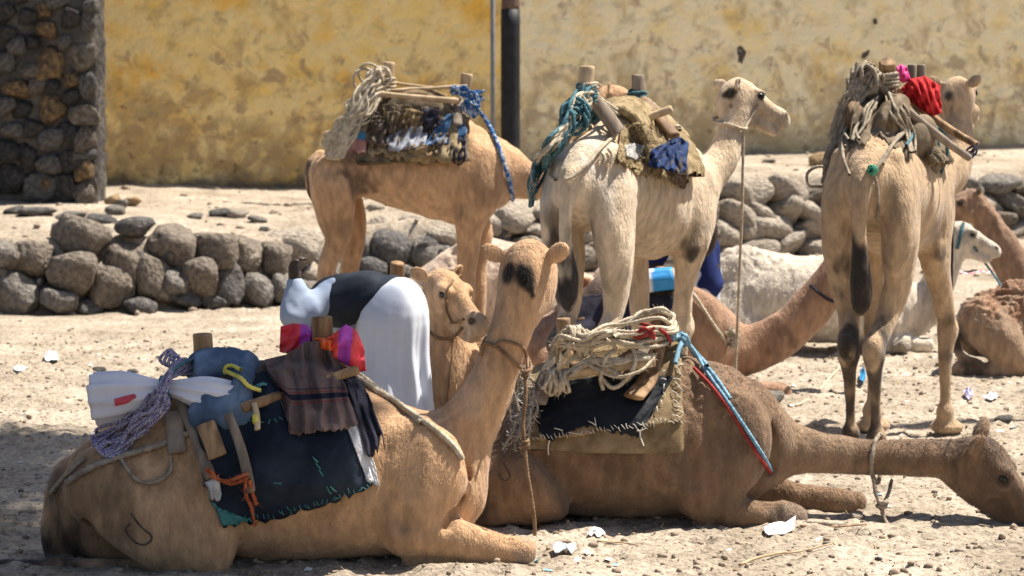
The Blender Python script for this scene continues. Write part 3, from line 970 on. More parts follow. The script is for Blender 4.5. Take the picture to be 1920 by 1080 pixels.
c6.head(c6.p(1838, 868, -.03), (.80, -.16, -.58), up=(.55, -.25, .8), sc=1.0, ear_dir=(-.35, .85, .6), es=1.45)
c6.spot(c6.p(1880, 900, -.1), .16, c6.dark * 1.6, .55, .9)
c6.spot(c6.p(1810, 830, 0), .12, c6.dark * 1.6, .6, .9)
c6.rough = [(c6.p(1330, 720, -.15), .24, .016, 26), (c6.p(1390, 735, -.05), .16, .014, 28), (c6.p(1780, 822, 0), .14, .012, 24)]
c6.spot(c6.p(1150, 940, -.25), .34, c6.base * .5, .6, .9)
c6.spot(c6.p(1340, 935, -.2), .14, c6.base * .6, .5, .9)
c6.spot(c6.p(1480, 972, -.24), .07, (.22, .17, .13), .7, .9)
c6.spot(c6.p(1595, 940, .2), .06, (.22, .17, .13), .6, .9)
c6.spot(c6.p(1500, 850, -.08), .22, c6.light * .8, .35, .9)
c6.spot(c6.p(1660, 900, -.05), .12, c6.dark, .5, .9)
c6.spot(c6.p(905, 945, -.22), .10, c6.dark, .7, .8)
c6.finish(tuple(G(1180, 985)), 170000, .016)
c6.fringe(7000, .05, lambda v, n: ((np.abs(v[:, 0] - c6.p(1800, 0).x) < .3) & (n[:, 2] > .5)) * 1.0, 'neck_wool', .6, .002)

# ------------------------------------------------------------------ tan camel standing side-on
c1 = Camel('tan camel standing side-on before the yellow wall, head hidden by the pale camel', .013, *TAN)
c1.Y0 = 16.9
c1.tr([(625, 335, 0, 52, .17), (680, 322, 0, 50, .23), (760, 328, 0, 66, .29), (840, 335, 0, 80, .30), (895, 328, 0, 74, .26), (928, 318, 0, 54, .19)], .06)
c1.tr([(690, 260, 0, 40, .13), (770, 225, 0, 46, .13), (850, 255, 0, 42, .13), (905, 292, 0, 40, .13)], .09)
for sd in (-1, 1):
    la = .17 * sd
    ox = 0 if sd < 0 else 42
    c1.tr([(618, 325, la * .9, 40, .12), (625 + ox * .2, 365, la * 1.15, 43, .12), (630 + ox * .5, 410, la * 1.1, 36, .10), (632 + ox * .7, 450, la, 25, .085), (614 + ox, 500, la, 19, .07), (610 + ox, 540, la, 17), (616 + ox, 600, la, 12), (620 + ox, 670, la, 12), (622 + ox, 690, la, 14)], .05)
    c1.tr([(895, 305, la * .85, 42, .11), (905, 355, la * 1.05, 42, .11), (886, 400, la * 1.05, 33, .10), (880 + ox * .5, 440, la, 25, .085), (876 + ox * .5, 500, la, 19, .07), (874 + ox * .5, 545, la, 19), (876 + ox * .5, 610, la, 13), (880 + ox * .5, 690, la, 15)], .05)
    for fx in (632 + ox, 890 + ox * .5):
        f = c1.p(fx, 0, la)
        c1.B.ell((f.x, f.y, .035), (.12, .09, .04), k=.04)
c1.tr([(905, 335, 0, 58, .18), (948, 326, 0, 45, .13), (990, 337, 0.03, 36, .10), (1035, 338, 0.08, 34, .10), (1085, 290, .15, 36, .09), (1120, 240, .2, 32, .085), (1138, 205, .22, 30, .085)], .08)
c1.tr([(880, 405, 0, 26, .09), (850, 408, 0, 12, .08)], .05)
c1.tr([(600, 290, 0, 12), (585, 310, -.02, 12), (582, 350, -.02, 9), (592, 375, -.02, 9)], .03)
c1.head(c1.p(1148, 188, .25), (.95, .25, -.10), sc=1.0)
c1.spot(c1.p(672, 345, -.2), .13, c1.dark, .7, .7)
c1.spot(c1.p(588, 330, -.05), .11, c1.dark * .8, .95, .6)
c1.spot(c1.p(588, 370, -.02), .11, c1.dark * .6, .95, .6)
c1.spot(c1.p(635, 425, -.25), .13, c1.dark, .35, .9)
c1.spot(c1.p(645, 330, -.24), .05, c1.dark, .5, .9)
c1.spot(c1.p(920, 360, -.25), .14, c1.dark, .22, 1.1)
c1.spot(c1.p(855, 395, -.2), .07, c1.dark, .35, .9)
c1.finish(tuple(G(760, 688)), 50000, .018)

# ------------------------------------------------------------------ the two standing camels seen from behind
def standing(c, ox, oy, th, sc, hind=((-.50, .12), (-.50, -.12)), fore=((.48, .13), (.48, -.13))):
    f = Vector((math.cos(th), math.sin(th), 0)); l = Vector((-f.y, f.x, 0))
    o = Vector((ox, oy, 0))
    Lc = lambda x, y, z: o + f * (x * sc) + l * (y * sc) + Vector((0, 0, z * sc))
    B = c.B
    B.lat = np.array(l)
    def T(pts, k=.05, sub=4):
        B.tube([(*Lc(*q[:3]), q[3] * sc, (q[4] if len(q) > 4 else q[3]) * sc) for q in pts], k, 1, sub, l)
    T([(-.58, 0, 1.36, .18, .14), (-.42, 0, 1.36, .22, .19), (-.15, 0, 1.33, .26, .24), (.15, 0, 1.28, .31, .27), (.42, 0, 1.28, .31, .24), (.60, 0, 1.30, .25, .20)], .06)
    T([(-.50, 0, 1.48, .12, .10), (-.30, 0, 1.55, .13, .11), (-.02, 0, 1.60, .15, .12), (.28, 0, 1.53, .15, .12), (.50, 0, 1.47, .16, .12)], .12)
    for i, s in enumerate((1, -1)):
        hx, hy = hind[i]; fx, fy = fore[i]
        T([(-.46, .12 * s, 1.44, .13, .09), (-.50, .145 * s, 1.26, .18, .10), (-.48, .145 * s, 1.05, .16, .092), (-.45, .135 * s, .88, .115, .075),
           (hx * .9 - .03, (hy + .13 * s) / 2, .70, .062, .054), (hx - .12, hy, .57, .062, .055), (hx - .11, hy, .52, .055, .05), (hx - .05, hy, .38, .034), (hx - .03, hy, .20, .031), (hx, hy, .09, .040), (hx + .02, hy, .05, .05)], .05)
        T([(.42, .14 * s, 1.42, .16, .08), (.50, .18 * s, 1.22, .17, .10), (.44, .18 * s, 1.04, .125, .095), (.46, (fy + .17 * s) / 2, .84, .074, .066), (fx, fy, .62, .052), (fx + .01, fy, .55, .056), (fx, fy, .46, .041), (fx - .01, fy, .26, .033), (fx, fy, .10, .043), (fx + .02, fy, .05, .055)], .05)
        for (gx, gy) in ((hx + .05, hy), (fx + .05, fy)):
            B.ell(Lc(gx, gy, .035), (.115 * sc, .095 * sc, .042 * sc), (f, l, (0, 0, 1)), .03)
        B.ell(Lc(hx - .165, hy, .575), (.035 * sc, .032 * sc, .05 * sc), (f, l, (0, 0, 1)), .03)     # point of the hock
        B.ell(Lc(hx - .10, hy, .53), (.045 * sc, .052 * sc, .06 * sc), (f, l, (0, 0, 1)), .03)
        B.ell(Lc(fx + .035, fy, .57), (.04 * sc, .055 * sc, .075 * sc), (f, l, (0, 0, 1)), .03)      # knee pad
        for ex in (hx - .02, fx - .01):
            B.ell(Lc(ex, hy if ex == hx - .02 else fy, .12), (.05 * sc, .052 * sc, .045 * sc), (f, l, (0, 0, 1)), .03)
        B.ell(Lc(-.50, .13 * s, 1.505), (.09 * sc, .045 * sc, .04 * sc), (f, l, (0, 0, 1)), .06)   # hip bone
        B.ell(Lc(.37, .215 * s, .98), (.05 * sc, .02 * sc, .06 * sc), (f, l, (0, 0, 1)), .03)      # elbow callus
    T([(.40, 0, 1.02, .05, .08), (.34, 0, .97, .035, .06)], .05)
    T([(-.62, 0, 1.46, .055, .05), (-.735, 0, 1.38, .042, .045), (-.765, 0, 1.22, .032, .04), (-.755, 0, 1.05, .03, .04), (-.745, 0, .92, .045, .055), (-.735, 0, .80, .04, .05), (-.73, 0, .74, .015, .02)], .025)
    for s in (-1, 1):
        B.tube([(*Lc(*q[:3]), q[3]) for q in ((-.30, .245 * s, 1.42, .02), (-.29, .275 * s, 1.25, .03), (-.30, .26 * s, 1.10, .03))], .06, -1, 4, l)
        B.tube([(*Lc(*q[:3]), q[3]) for q in ((.28, .28 * s, 1.42, .02), (.30, .30 * s, 1.24, .03), (.32, .275 * s, 1.08, .03))], .06, -1, 4, l)
    B.tube([(*Lc(*q[:3]), q[3]) for q in ((-.70, 0, 1.2, .02), (-.70, 0, 1.0, .035), (-.66, 0, .85, .03))], .06, -1, 4, l)
    T([(-.70, 0, 1.42, .045, .045), (-.745, 0, 1.34, .040, .045), (-.765, 0, 1.22, .032, .04), (-.755, 0, 1.05, .03, .04), (-.745, 0, .92, .045, .055), (-.735, 0, .80, .04, .05), (-.73, 0, .74, .015, .02)], .02)
    c.L, c.f, c.l, c.sc = Lc, f, l, sc
    return Lc

c2 = Camel('pale cream camel standing with its back turned, head in profile', .0115, *CREAM)
th2 = math.radians(63)
L2 = standing(c2, .66, 12.95, th2, 1.075, hind=((-.50, .11), (-.46, -.10)), fore=((.46, .13), (.50, -.10)))
c2.Y0 = 13.4
c2.tr([(1262, 330, 0, 64, .17), (1302, 342, .05, 50, .14), (1336, 320, .12, 37, .11), (1362, 275, .2, 32, .092), (1376, 228, .25, 30, .088), (1382, 196, .28, 31, .088)], .08, lat=c2.l)
c2.spot(c2.p(1390, 180, .2), .30, (.50, .36, .23), .55, .8)
c2.spot(c2.p(1360, 280, .1), .22, (.50, .37, .24), .4, .9)
c2.head(c2.p(1384, 180, .30), (.90, .36, -.24), sc=.95, ear_dir=(-.60, .85, .12), es=1.15)
for q, r, a in (((-.74, 0, .85), .13, 1), ((-.74, 0, .98), .10, .95), ((-.66, .06, 1.05), .09, .9), ((-.70, -.05, 1.15), .07, .7), ((-.62, .14, .80), .11, .95), ((-.6, .13, .6), .12, .85), ((-.6, .12, .45), .12, .5), ((-.66, .10, 1.2), .08, .6),
                ((.37, -.22, .98), .045, .8), ((.40, -.2, 1.10), .10, .5), ((-.5, -.24, .62), .10, .35), ((.33, -.2, 1.0), .08, .6), ((-.56, -.22, .9), .12, .25), ((-.3, -.22, 1.0), .08, .3)):
    c2.spot(L2(*q), r * 1.1, (.05, .042, .038), a, .7)
for px, py, r in ((1356, 178, .035), (1370, 175, .04), (1372, 200, .024)):
    c2.spot(c2.p(px, py, .20), r, (.02, .016, .014), .95, .5)
for q in ((-.62, .1, 1.42), (-.58, -.12, 1.38), (-.6, .0, 1.5)):
    c2.spot(L2(*q), .16, (.52, .47, .41), .55, .8)
c2.finish(tuple(L2(0, 0, 0)), 80000, .014)

c3 = Camel('fawn camel standing with stained hind legs, back turned, red cloth on its load', .0115, *FAWN)
th3 = math.radians(71)
L3 = standing(c3, 2.10, 12.75, th3, 1.08, hind=((-.48, .085), (-.55, -.055)), fore=((.44, .14), (.52, -.24)))
c3.Y0 = 13.5
c3.tr([(1740, 330, -.1, 60, .17), (1775, 320, 0, 46, .14), (1790, 280, .1, 36, .11), (1795, 230, .2, 32, .095), (1790, 195, .24, 31, .09)], .08, lat=c3.l)
c3.head(c3.p(1793, 178, .28), (.42, .88, -.14), sc=1.0, ear_dir=(-.5, .9, .3))
for q, r, a in (((-.75, 0, .80), .16, 1), ((-.76, 0, .92), .13, 1), ((-.76, 0, 1.03), .09, 1), ((-.70, .05, .95), .12, .9), ((-.70, -.07, 1.0), .10, .8), ((-.62, .12, .78), .10, .9), ((-.62, .09, .6), .13, .9), ((-.58, .085, .42), .12, .85), ((-.54, .085, .25), .11, .8), ((-.5, .085, .1), .10, .85),
                ((-.66, -.09, .72), .12, .9), ((-.66, -.06, .55), .12, .9), ((-.62, -.05, .40), .10, .75), ((-.6, -.05, .22), .10, .75), ((-.56, -.05, .1), .10, .8), ((-.7, .04, 1.18), .06, .7), ((-.7, -.05, 1.18), .06, .7),
                ((.36, -.22, .98), .05, .7), ((.48, -.25, .62), .06, .55), ((.5, -.25, .42), .05, .5), ((.2, -.25, 1.1), .14, .35), ((-.3, -.2, 1.0), .10, .45), ((.44, .14, .5), .10, .4)):
    c3.spot(L3(*q), r * 1.12, (.034, .026, .022), a, .6)
c3.spot(L3(-.42, 0, 1.62), .14, (.36, .21, .11), .7, .8)
for px, py, r in ((1778, 180, .045), (1786, 205, .03)):
    c3.spot(c3.p(px, py, .16), r, (.03, .022, .018), .9, .5)
c3.rough = [(L3(-.5, 0, 1.52), .2, .012, 24)]
c3.finish(tuple(L3(0, 0, 0)), 80000, .015)

# ------------------------------------------------------------------ camel behind the bent man, head turned to the camera
c4 = Camel('tan camel lying behind the bent man, its muzzle turned to the camera', .0105, *TAN, lat=(1, 0, 0))
c4.Y0 = 12.75
c4.tr([(838, 790, .06, 62, .17), (836, 735, 0, 44, .12), (837, 690, -.04, 35, .10), (838, 645, -.06, 33, .095), (836, 600, -.07, 34, .095), (832, 565, -.06, 34, .09)], .06)
b4 = W(780, 250, 13.35); e4 = W(735, 250, 14.5)
c4.B.tube([(W(838, 250, 12.85).x, 12.85, .36, .30, .22), (b4.x, 13.3, .36, .33, .28), ((b4.x + e4.x) / 2, 13.8, .36, .34, .30), (e4.x, 14.4, .32, .28, .24)], .08)
c4.B.tube([(b4.x, 13.4, .60, .16, .14), ((b4.x + e4.x) / 2, 13.85, .70, .16, .13), (e4.x, 14.3, .52, .16, .14)], .12)
for sd in (-1, 1):
    x0 = W(838, 250, 12.85).x + .2 * sd
    c4.B.tube([(x0, 12.95, .34, .12), (x0, 12.8, .16, .09), (x0, 12.5, .09, .065), (x0, 12.32, .08, .06)], .05)
    c4.B.tube([(e4.x + .2 * sd, 14.3, .34, .17), (e4.x + .27 * sd, 13.95, .2, .12), (e4.x + .27 * sd, 13.75, .1, .08)], .05)
c4.head(c4.p(830, 545, -.10), (.60, -.74, -.30), sc=1.04, ear_dir=(-.35, 1.0, .42))
c4.spot(c4.p(790, 520, -.08), .045, c4.dark, .9, .5)
c4.finish((b4.x, 13.5, 0), 50000, .014)
c4.fringe(5000, .07, lambda v, n: ((v[:, 0] > c4.p(845, 0, -.06).x) & (v[:, 2] > c4.p(0, 720).z) & (v[:, 2] < c4.p(0, 625).z) & (n[:, 0] > .3)) * 1.0, 'throat_beard', .65, .002)

# ------------------------------------------------------------------ loaded brown camel behind, neck curving to the right
c7 = Camel('reddish brown camel lying beyond, neck curving up behind the stained legs', .0125, (.36, .215, .135), (.05, .034, .026), (.50, .35, .23))
c7.Y0 = 15.4
c7.tr([(985, 670, 0, 60, .18), (1060, 655, 0, 75, .27), (1150, 650, 0, 84, .30), (1240, 645, 0, 90, .29), (1310, 640, 0, 84, .24)], .06)
c7.tr([(1090, 590, 0, 44, .12), (1170, 560, 0, 46, .13), (1250, 570, 0, 46, .13), (1300, 585, 0, 44, .12)], .10)
for sd in (-1, 1):
    la = .2 * sd
    c7.tr([(1290, 580, la * .7, 46, .10), (1325, 620, la * .95, 48, .10), (1310, 680, la, 42, .10)], .05)
    c7.tr([(1310, 700, la, 34, .08), (1370, 722, la, 22), (1430, 733, la, 19), (1458, 736, la, 22), (1468, 738, la, 19)], .03)
    c7.tr([(1000, 670, la, 44, .12), (1050, 700, la * 1.3, 40, .1), (1090, 722, la * 1.3, 24)], .05)
c7.tr([(1290, 640, 0, 80, .20), (1350, 660, 0, 58, .13), (1415, 652, 0, 46, .105), (1475, 620, 0, 43, .10), (1525, 572, 0, 41, .095), (1562, 525, 0, 38, .09), (1585, 492, .02, 36, .09)], .08)
c7.head(c7.p(1600, 500, .02), (.80, -.12, -.52), sc=1.0)
c7.spot(c7.p(1690, 560, 0), .09, (.05, .045, .042), .9, .6)
for q in ((1490, 640, .07), (1470, 620, .05), (1440, 660, .05)):
    c7.spot(c7.p(q[0], q[1], -.1), q[2], c7.dark, .4, .9)
c7.finish(tuple(G(1200, 735)), 40000, .018)

# ------------------------------------------------------------------ white woolly camel further back
c8 = Camel('white woolly camel lying behind, teal halter on its pale head', .015, (.60, .52, .42), (.10, .085, .075), (.66, .58, .48))
c8.Y0 = 18.3
c8.tr([(1345, 590, 0, 60, .20), (1420, 565, 0, 80, .30), (1510, 560, 0, 82, .32), (1600, 565, 0, 82, .30), (1670, 580, 0, 66, .24)], .07)
c8.tr([(1360, 510, 0, 34, .14), (1395, 500, 0, 40, .15), (1460, 510, 0, 34, .15)], .08)
c8.tr([(1650, 590, 0, 60, .18), (1715, 590, 0, 42, .11), (1752, 545, 0, 34, .095), (1775, 490, 0, 30, .085), (1786, 455, 0, 28, .085)], .07)
for sd in (-1, 1):
    la = .2 * sd
    c8.tr([(1660, 600, la, 34, .10), (1650, 640, la, 24, .08), (1700, 645, la, 18), (1735, 648, la, 18)], .04)
    c8.tr([(1370, 600, la, 44, .12), (1410, 630, la * 1.3, 36, .1), (1450, 645, la * 1.3, 20)], .05)
c8.head(c8.p(1795, 440, 0), (.97, -.1, -.2), sc=.95, ears=True)
c8.rough = [(c8.p(1395, 490, -.1), .32, .03, 11), (c8.p(1500, 510, -.1), .35, .015, 12)]
c8.spot(c8.p(1740, 580, -.1), .2, (.34, .25, .17), .5, .9)
c8.finish(tuple(G(1500, 655)), 0)
c8.fringe(5000, .04, lambda v, n: ((v[:, 0] < c8.p(1600, 0).x) & (n[:, 2] > .1)) * 1.0, 'wool', .4, .003)

# ------------------------------------------------------------------ camels at the right edge and behind the standing tan one
c9 = Camel('distant brown camel by the boulder wall, only neck and head in view', .018, (.27, .165, .105), (.05, .035, .026), (.4, .28, .19))
c9.Y0 = 21.0
c9.tr([(1985, 590, 0, 66, .22), (1940, 545, 0, 52, .16), (1895, 490, 0, 38, .11), (1858, 430, 0, 30, .09), (1836, 395, 0, 27, .085), (1825, 380, 0, 26, .085)], .06)
c9.tr([(1985, 580, 0, 80, .26), (2080, 585, 0, 88, .30), (2170, 590, 0, 80, .26), (2220, 600, 0, 60, .2)], .07)
for sd in (-1, 1):
    c9.tr([(1990, 590, .2 * sd, 40), (1975, 615, .2 * sd, 26), (1930, 622, .2 * sd, 15)], .05)
    c9.tr([(2190, 590, .2 * sd, 44), (2140, 612, .26 * sd, 30), (2110, 620, .26 * sd, 18)], .05)
c9.head(c9.p(1815, 380, 0), (-.92, -.2, -.25), sc=1.0)
c9.rough = [(c9.p(1850, 400, 0), .4, .03, 14)]
c9.finish(tuple(G(2080, 617)), 0)

c10 = Camel('curly-backed brown camel lying with its rump and dark tail to the yard', .0125, (.35, .235, .15), (.045, .03, .022), (.46, .33, .22))
c10.Y0 = 16.6
c10.tr([(1840, 618, 0, 52, .17), (1890, 610, 0, 66, .24), (1960, 608, 0, 78, .29), (2050, 612, 0, 80, .29), (2120, 620, 0, 70, .24), (2180, 560, 0, 34, .11), (2230, 500, 0, 30, .09)], .06)
c10.tr([(1850, 570, 0, 26, .10), (1920, 555, 0, 30, .12), (1990, 540, 0, 34, .12)], .06)
for sd in (-1, 1):
    la = .19 * sd
    c10.tr([(1838, 600, la * .8, 44, .12), (1872, 635, la * 1.2, 44, .12), (1905, 670, la * 1.35, 30, .10), (1925, 688, la * 1.35, 18)], .045)
    c10.tr([(1920, 692, la * 1.3, 17), (1850, 696, la * 1.25, 17), (1800, 694, la * 1.1, 18)], .03)
    c10.tr([(2100, 640, la, 40), (2140, 685, la, 22), (2200, 695, la, 17)], .04)
c10.head(c10.p(2240, 490, 0), (.8, -.3, -.2), sc=1.0)
c10.tr([(1815, 588, -.04, 10), (1797, 610, -.08, 9), (1791, 640, -.14, 9), (1803, 668, -.2, 10), (1835, 682, -.26, 9)], .015)
c10.rough = [(c10.p(1850, 560, -.1), .32, .04, 18), (c10.p(1930, 550, -.1), .32, .04, 18)]
c10.spot(c10.p(1795, 640, -.14), .14, c10.dark, .9, .6)
c10.spot(c10.p(1850, 555, -.05), .22, (.26, .13, .07), .7, .9)
c10.spot(c10.p(1940, 545, -.05), .26, (.24, .12, .065), .7, .9)
c10.spot(c10.p(1820, 690, -.2), .16, c10.dark * 1.4, .8, .7)
c10.finish(tuple(G(1960, 700)), 0)
c10.fringe(9000, .035, lambda v, n: ((n[:, 2] > .3) & (v[:, 2] > .45)) * 1.0, 'back_curls', .6, .003)

c11 = Camel('pale pinkish camel lying far back between the legs of the standing one', .016, (.56, .42, .32), (.10, .075, .06), (.66, .54, .43))
c11.Y0 = 18.9
c11.tr([(775, 590, 0, 46, .18), (830, 560, 0, 72, .27), (900, 545, 0, 84, .31), (980, 548, 0, 84, .31), (1050, 565, 0, 72, .25), (1110, 560, 0, 40, .12), (1150, 520, 0, 32, .1)], .07)
c11.tr([(850, 495, 0, 30, .12), (905, 480, 0, 36, .14), (965, 490, 0, 32, .13)], .08)
for sd in (-1, 1):
    c11.tr([(790, 590, .2 * sd, 42, .12), (830, 620, .27 * sd, 34, .1), (860, 638, .27 * sd, 20)], .05)
    c11.tr([(1050, 590, .2 * sd, 32), (1070, 625, .2 * sd, 22), (1120, 638, .2 * sd, 15)], .05)
c11.head(c11.p(1160, 500, 0), (.9, -.1, -.2), sc=.95)
c11.rough = [(c11.p(880, 480, -.1), .35, .05, 11)]
c11.finish(tuple(G(920, 645)), 0)
# ================================================================== TACK HELPERS
CAMP = Vector((0, 0, CAMH))
def hit(px, py, bvhs, Ymin=0):
    d = (W(px, py, 10.0) - CAMP).normalized()
    best = None
    for b in bvhs:
        r = b.ray_cast(CAMP + d * .5, d)
        if r[0] is not None and (best is None or r[3] < best[1]):
            best = (r[0], r[3], r[1])
    return best

def on(px, py, bvhs, off=.015, Y=None):
    """the point where a thing seen at this pixel rests on a body, lifted by off metres"""
    h = hit(px, py, bvhs)
    if h is None:
        if Y is None:                   # just past the outline: the depth where the sight line passes closest to the body
            best = (9e9, 10.0)
            for q in np.arange(8.0, 20.0, .05):
                w = W(px, py, q)
                for b in bvhs:
                    r = b.find_nearest(w, .4)
                    if r[0] is not None and r[3] < best[0]:
                        best = (r[3], q)
            Y = best[1]
        return W(px, py, Y)
    n = h[2]
    d = (CAMP - h[0]).normalized()
    if n.dot(d) < 0:
        n = -n
    return h[0] + n * off

def resample(P, n):
    P = np.asarray(P, float)
    s = np.concatenate([[0], np.cumsum(np.linalg.norm(np.diff(P[:, :2], axis=0), axis=1))])
    t = np.linspace(0, s[-1], n)
    return np.stack([np.interp(t, s, P[:, i]) for i in range(P.shape[1])], 1)

def sheet(Pf, nu, nv, thick, double=True):
    """front grid (nv,nu,3) -> closed thin slab"""
    V = Pf.reshape(-1, 3)
    du = np.gradient(Pf, axis=1); dv = np.gradient(Pf, axis=0)
    n = np.cross(du, dv); n /= np.linalg.norm(n, axis=2)[:, :, None] + 1e-9
    tc = np.array(CAMP) - Pf
    sg = np.sign((n * tc).sum(2)).mean()
    n = n * (1 if sg >= 0 else -1)
    Bk = (Pf - n * thick).reshape(-1, 3)
    I = np.arange(nu * nv).reshape(nv, nu)
    k = nu * nv
    F = []
    f = np.stack([I[:-1, :-1].ravel(), I[:-1, 1:].ravel(), I[1:, 1:].ravel(), I[1:, :-1].ravel()], 1)
    fb = f[:, ::-1] + k
    rim = list(I[0, :]) + list(I[1:, -1]) + list(I[-1, -2::-1]) + list(I[-2:0, 0])
    e = np.array([(rim[(i + 1) % len(rim)], rim[i], rim[i] + k, rim[(i + 1) % len(rim)] + k) for i in range(len(rim))])
    Fq = np.vstack([f, fb, e])
    if sg > 0:
        Fq = Fq[:, ::-1]
    return np.vstack([V, Bk]), Fq

def patch(top, bot, bvhs, off=.02, nu=60, nv=40, Y=None, wr=(), thick=.006, ragged=0, relax=3, bulge=0.0, seed=0, mids=None):
    """a cloth lying on a body: its upper and lower edges as photo pixels; depth comes from the body it lies on"""
    rows = [resample(top, nu)] + [resample(m, nu) for m in (mids or [])] + [resample(bot, nu)]
    rows = np.array(rows)
    tt = np.linspace(0, 1, len(rows))
    r_ = np.random.default_rng(seed)
    D = np.full((nv, nu), np.nan); PX = np.zeros((nv, nu, 2))
    for j in range(nv):
        v = j / (nv - 1)
        for i in range(nu):
            p = np.array([np.interp(v, tt, rows[:, i, 0]), np.interp(v, tt, rows[:, i, 1])])
            if ragged and v > .9:
                p[1] += ragged * (vnoise(np.array([[i * .55, seed, 0]]), 1, seed)[0] - .5) * (v - .9) * 20
            PX[j, i] = p
            h = hit(p[0], p[1], bvhs) if bvhs else None
            if h is not None:
                D[j, i] = h[0].y
    if np.isnan(D).all():
        D[:] = Y
    for it in range(200):
        m = np.isnan(D)
        if not m.any():
            break
        E = np.pad(D, 1, constant_values=np.nan)
        st = np.stack([E[:-2, 1:-1], E[2:, 1:-1], E[1:-1, :-2], E[1:-1, 2:]])
        c = (~np.isnan(st)).sum(0)
        a = np.where(c > 0, np.nansum(st, 0) / np.maximum(c, 1), np.nan)
        D = np.where(m, a, D)
    for it in range(relax):
        E = np.pad(D, 1, mode='edge')
        D = np.minimum(D, .25 * (E[:-2, 1:-1] + E[2:, 1:-1] + E[1:-1, :-2] + E[1:-1, 2:]))
    D = D - off
    U, Vv = np.meshgrid(np.linspace(0, 1, nu), np.linspace(0, 1, nv))
    if bulge:
        D = D - bulge * np.sin(U * math.pi) * np.sin(Vv * math.pi) ** .6
    w = 0
    for (fu, fv, ph, am, ds) in wr:
        q = np.stack([U.ravel() * 3, Vv.ravel() * 3, np.full(U.size, ph)], 1)
        n = (vnoise(q, 1.1, seed) - .5).reshape(U.shape)
        w = w + am * np.sin((U * fu + Vv * fv) * 2 * math.pi + ph + n * ds)
    q = np.stack([U.ravel() * 8, Vv.ravel() * 8, np.full(U.size, seed * 1.7)], 1)
    D = D - w - (fnoise(q, 1.2, seed + 5, 3) - .5).reshape(U.shape) * .012
    Pf = np.array([[tuple(W(PX[j, i, 0], PX[j, i, 1], D[j, i])) for i in range(nu)] for j in range(nv)])
    return sheet(Pf, nu, nv, thick)

def rope(pts, r=.008, sub=8, lobes=3, pitch=None, seg=9, seed=0, jit=0.0):
    """laid rope along world points: strands twisted round each other"""
    P = np.array([tuple(p) for p in pts], float)
    if jit:
        P = P + np.random.default_rng(seed).normal(size=P.shape) * jit
    C = catmull(P, sub) if len(P) > 2 else catmull(P, sub * 4)
    s = np.concatenate([[0], np.cumsum(np.linalg.norm(np.diff(C, axis=0), axis=1))])
    n = max(4, int(s[-1] / (r * 1.1)))
    n = min(n, 500)
    t = np.linspace(0, s[-1], n)
    C = np.stack([np.interp(t, s, C[:, i]) for i in range(3)], 1)
    d = np.gradient(C, axis=0); d /= np.linalg.norm(d, axis=1)[:, None] + 1e-9
    nr = np.zeros_like(C)
    a = np.array([0, 0, 1.0]) if abs(d[0][2]) < .9 else np.array([1.0, 0, 0])
    for i in range(n):
        a = a - d[i] * (a @ d[i]); a /= np.linalg.norm(a) + 1e-9
        nr[i] = a
    bn = np.cross(d, nr)
    th = np.arange(seg) * 2 * math.pi / seg
    pit = pitch or r * 7
    rad = r * (1 + .24 * np.cos(lobes * (th[None] - 2 * math.pi * t[:, None] / pit / 1.0)))
    rad *= (1 + .12 * (vnoise(np.stack([t * 40, np.zeros(n), np.zeros(n)], 1), 1, seed)[:, None] - .5))
    V = C[:, None] + (nr[:, None] * np.cos(th)[None, :, None] + bn[:, None] * np.sin(th)[None, :, None]) * rad[:, :, None]
    I = np.arange(n * seg).reshape(n, seg)
    F = np.stack([I[:-1].ravel(), np.roll(I, -1, 1)[:-1].ravel(), np.roll(I, -1, 1)[1:].ravel(), I[1:].ravel()], 1)
    V = V.reshape(-1, 3)
    F = np.vstack([F, [[I[0, k], I[0, 0], I[0, 0], I[0, k]] for k in ()]]) if False else F
    return V, F

def ropes(lst):
    """several ropes of ONE tangled bundle -> one mesh"""
    V, F, n = [], [], 0
    for v, f in lst:
        V.append(v); F.append(f + n); n += len(v)
    return np.vstack(V), np.vstack(F)

def fibres(V, n, ln, seed=0, wid=.0012):
    """loose fibres sticking out of rope or sacking"""
    r_ = np.random.default_rng(seed)
    p = V[r_.integers(0, len(V), n)]
    d = r_.normal(size=(n, 3)); d /= np.linalg.norm(d, axis=1)[:, None]
    d2 = d + r_.normal(size=(n, 3)) * .7 + np.array([0, 0, -.3])
    s = np.cross(d, r_.normal(size=(n, 3))); s /= np.linalg.norm(s, axis=1)[:, None] + 1e-9
    L = ln * r_.uniform(.3, 1, (n, 1))
    m = p + d * L * .5
    t = m + d2 * L * .5
    A = np.stack([p - s * wid, p + s * wid, m + s * wid, m - s * wid, t], 1)
    Vv = A.reshape(-1, 3)
    b = np.arange(n)[:, None] * 5
    Fq = np.vstack([b + np.array([[0, 1, 2, 3]]), b + np.array([[3, 2, 4, 4]])])
    F = [tuple(q) for q in (b + np.array([[0, 1, 2, 3]])).tolist()] + [tuple(q) for q in (b + np.array([[3, 2, 4]])).tolist()]
    return Vv, F

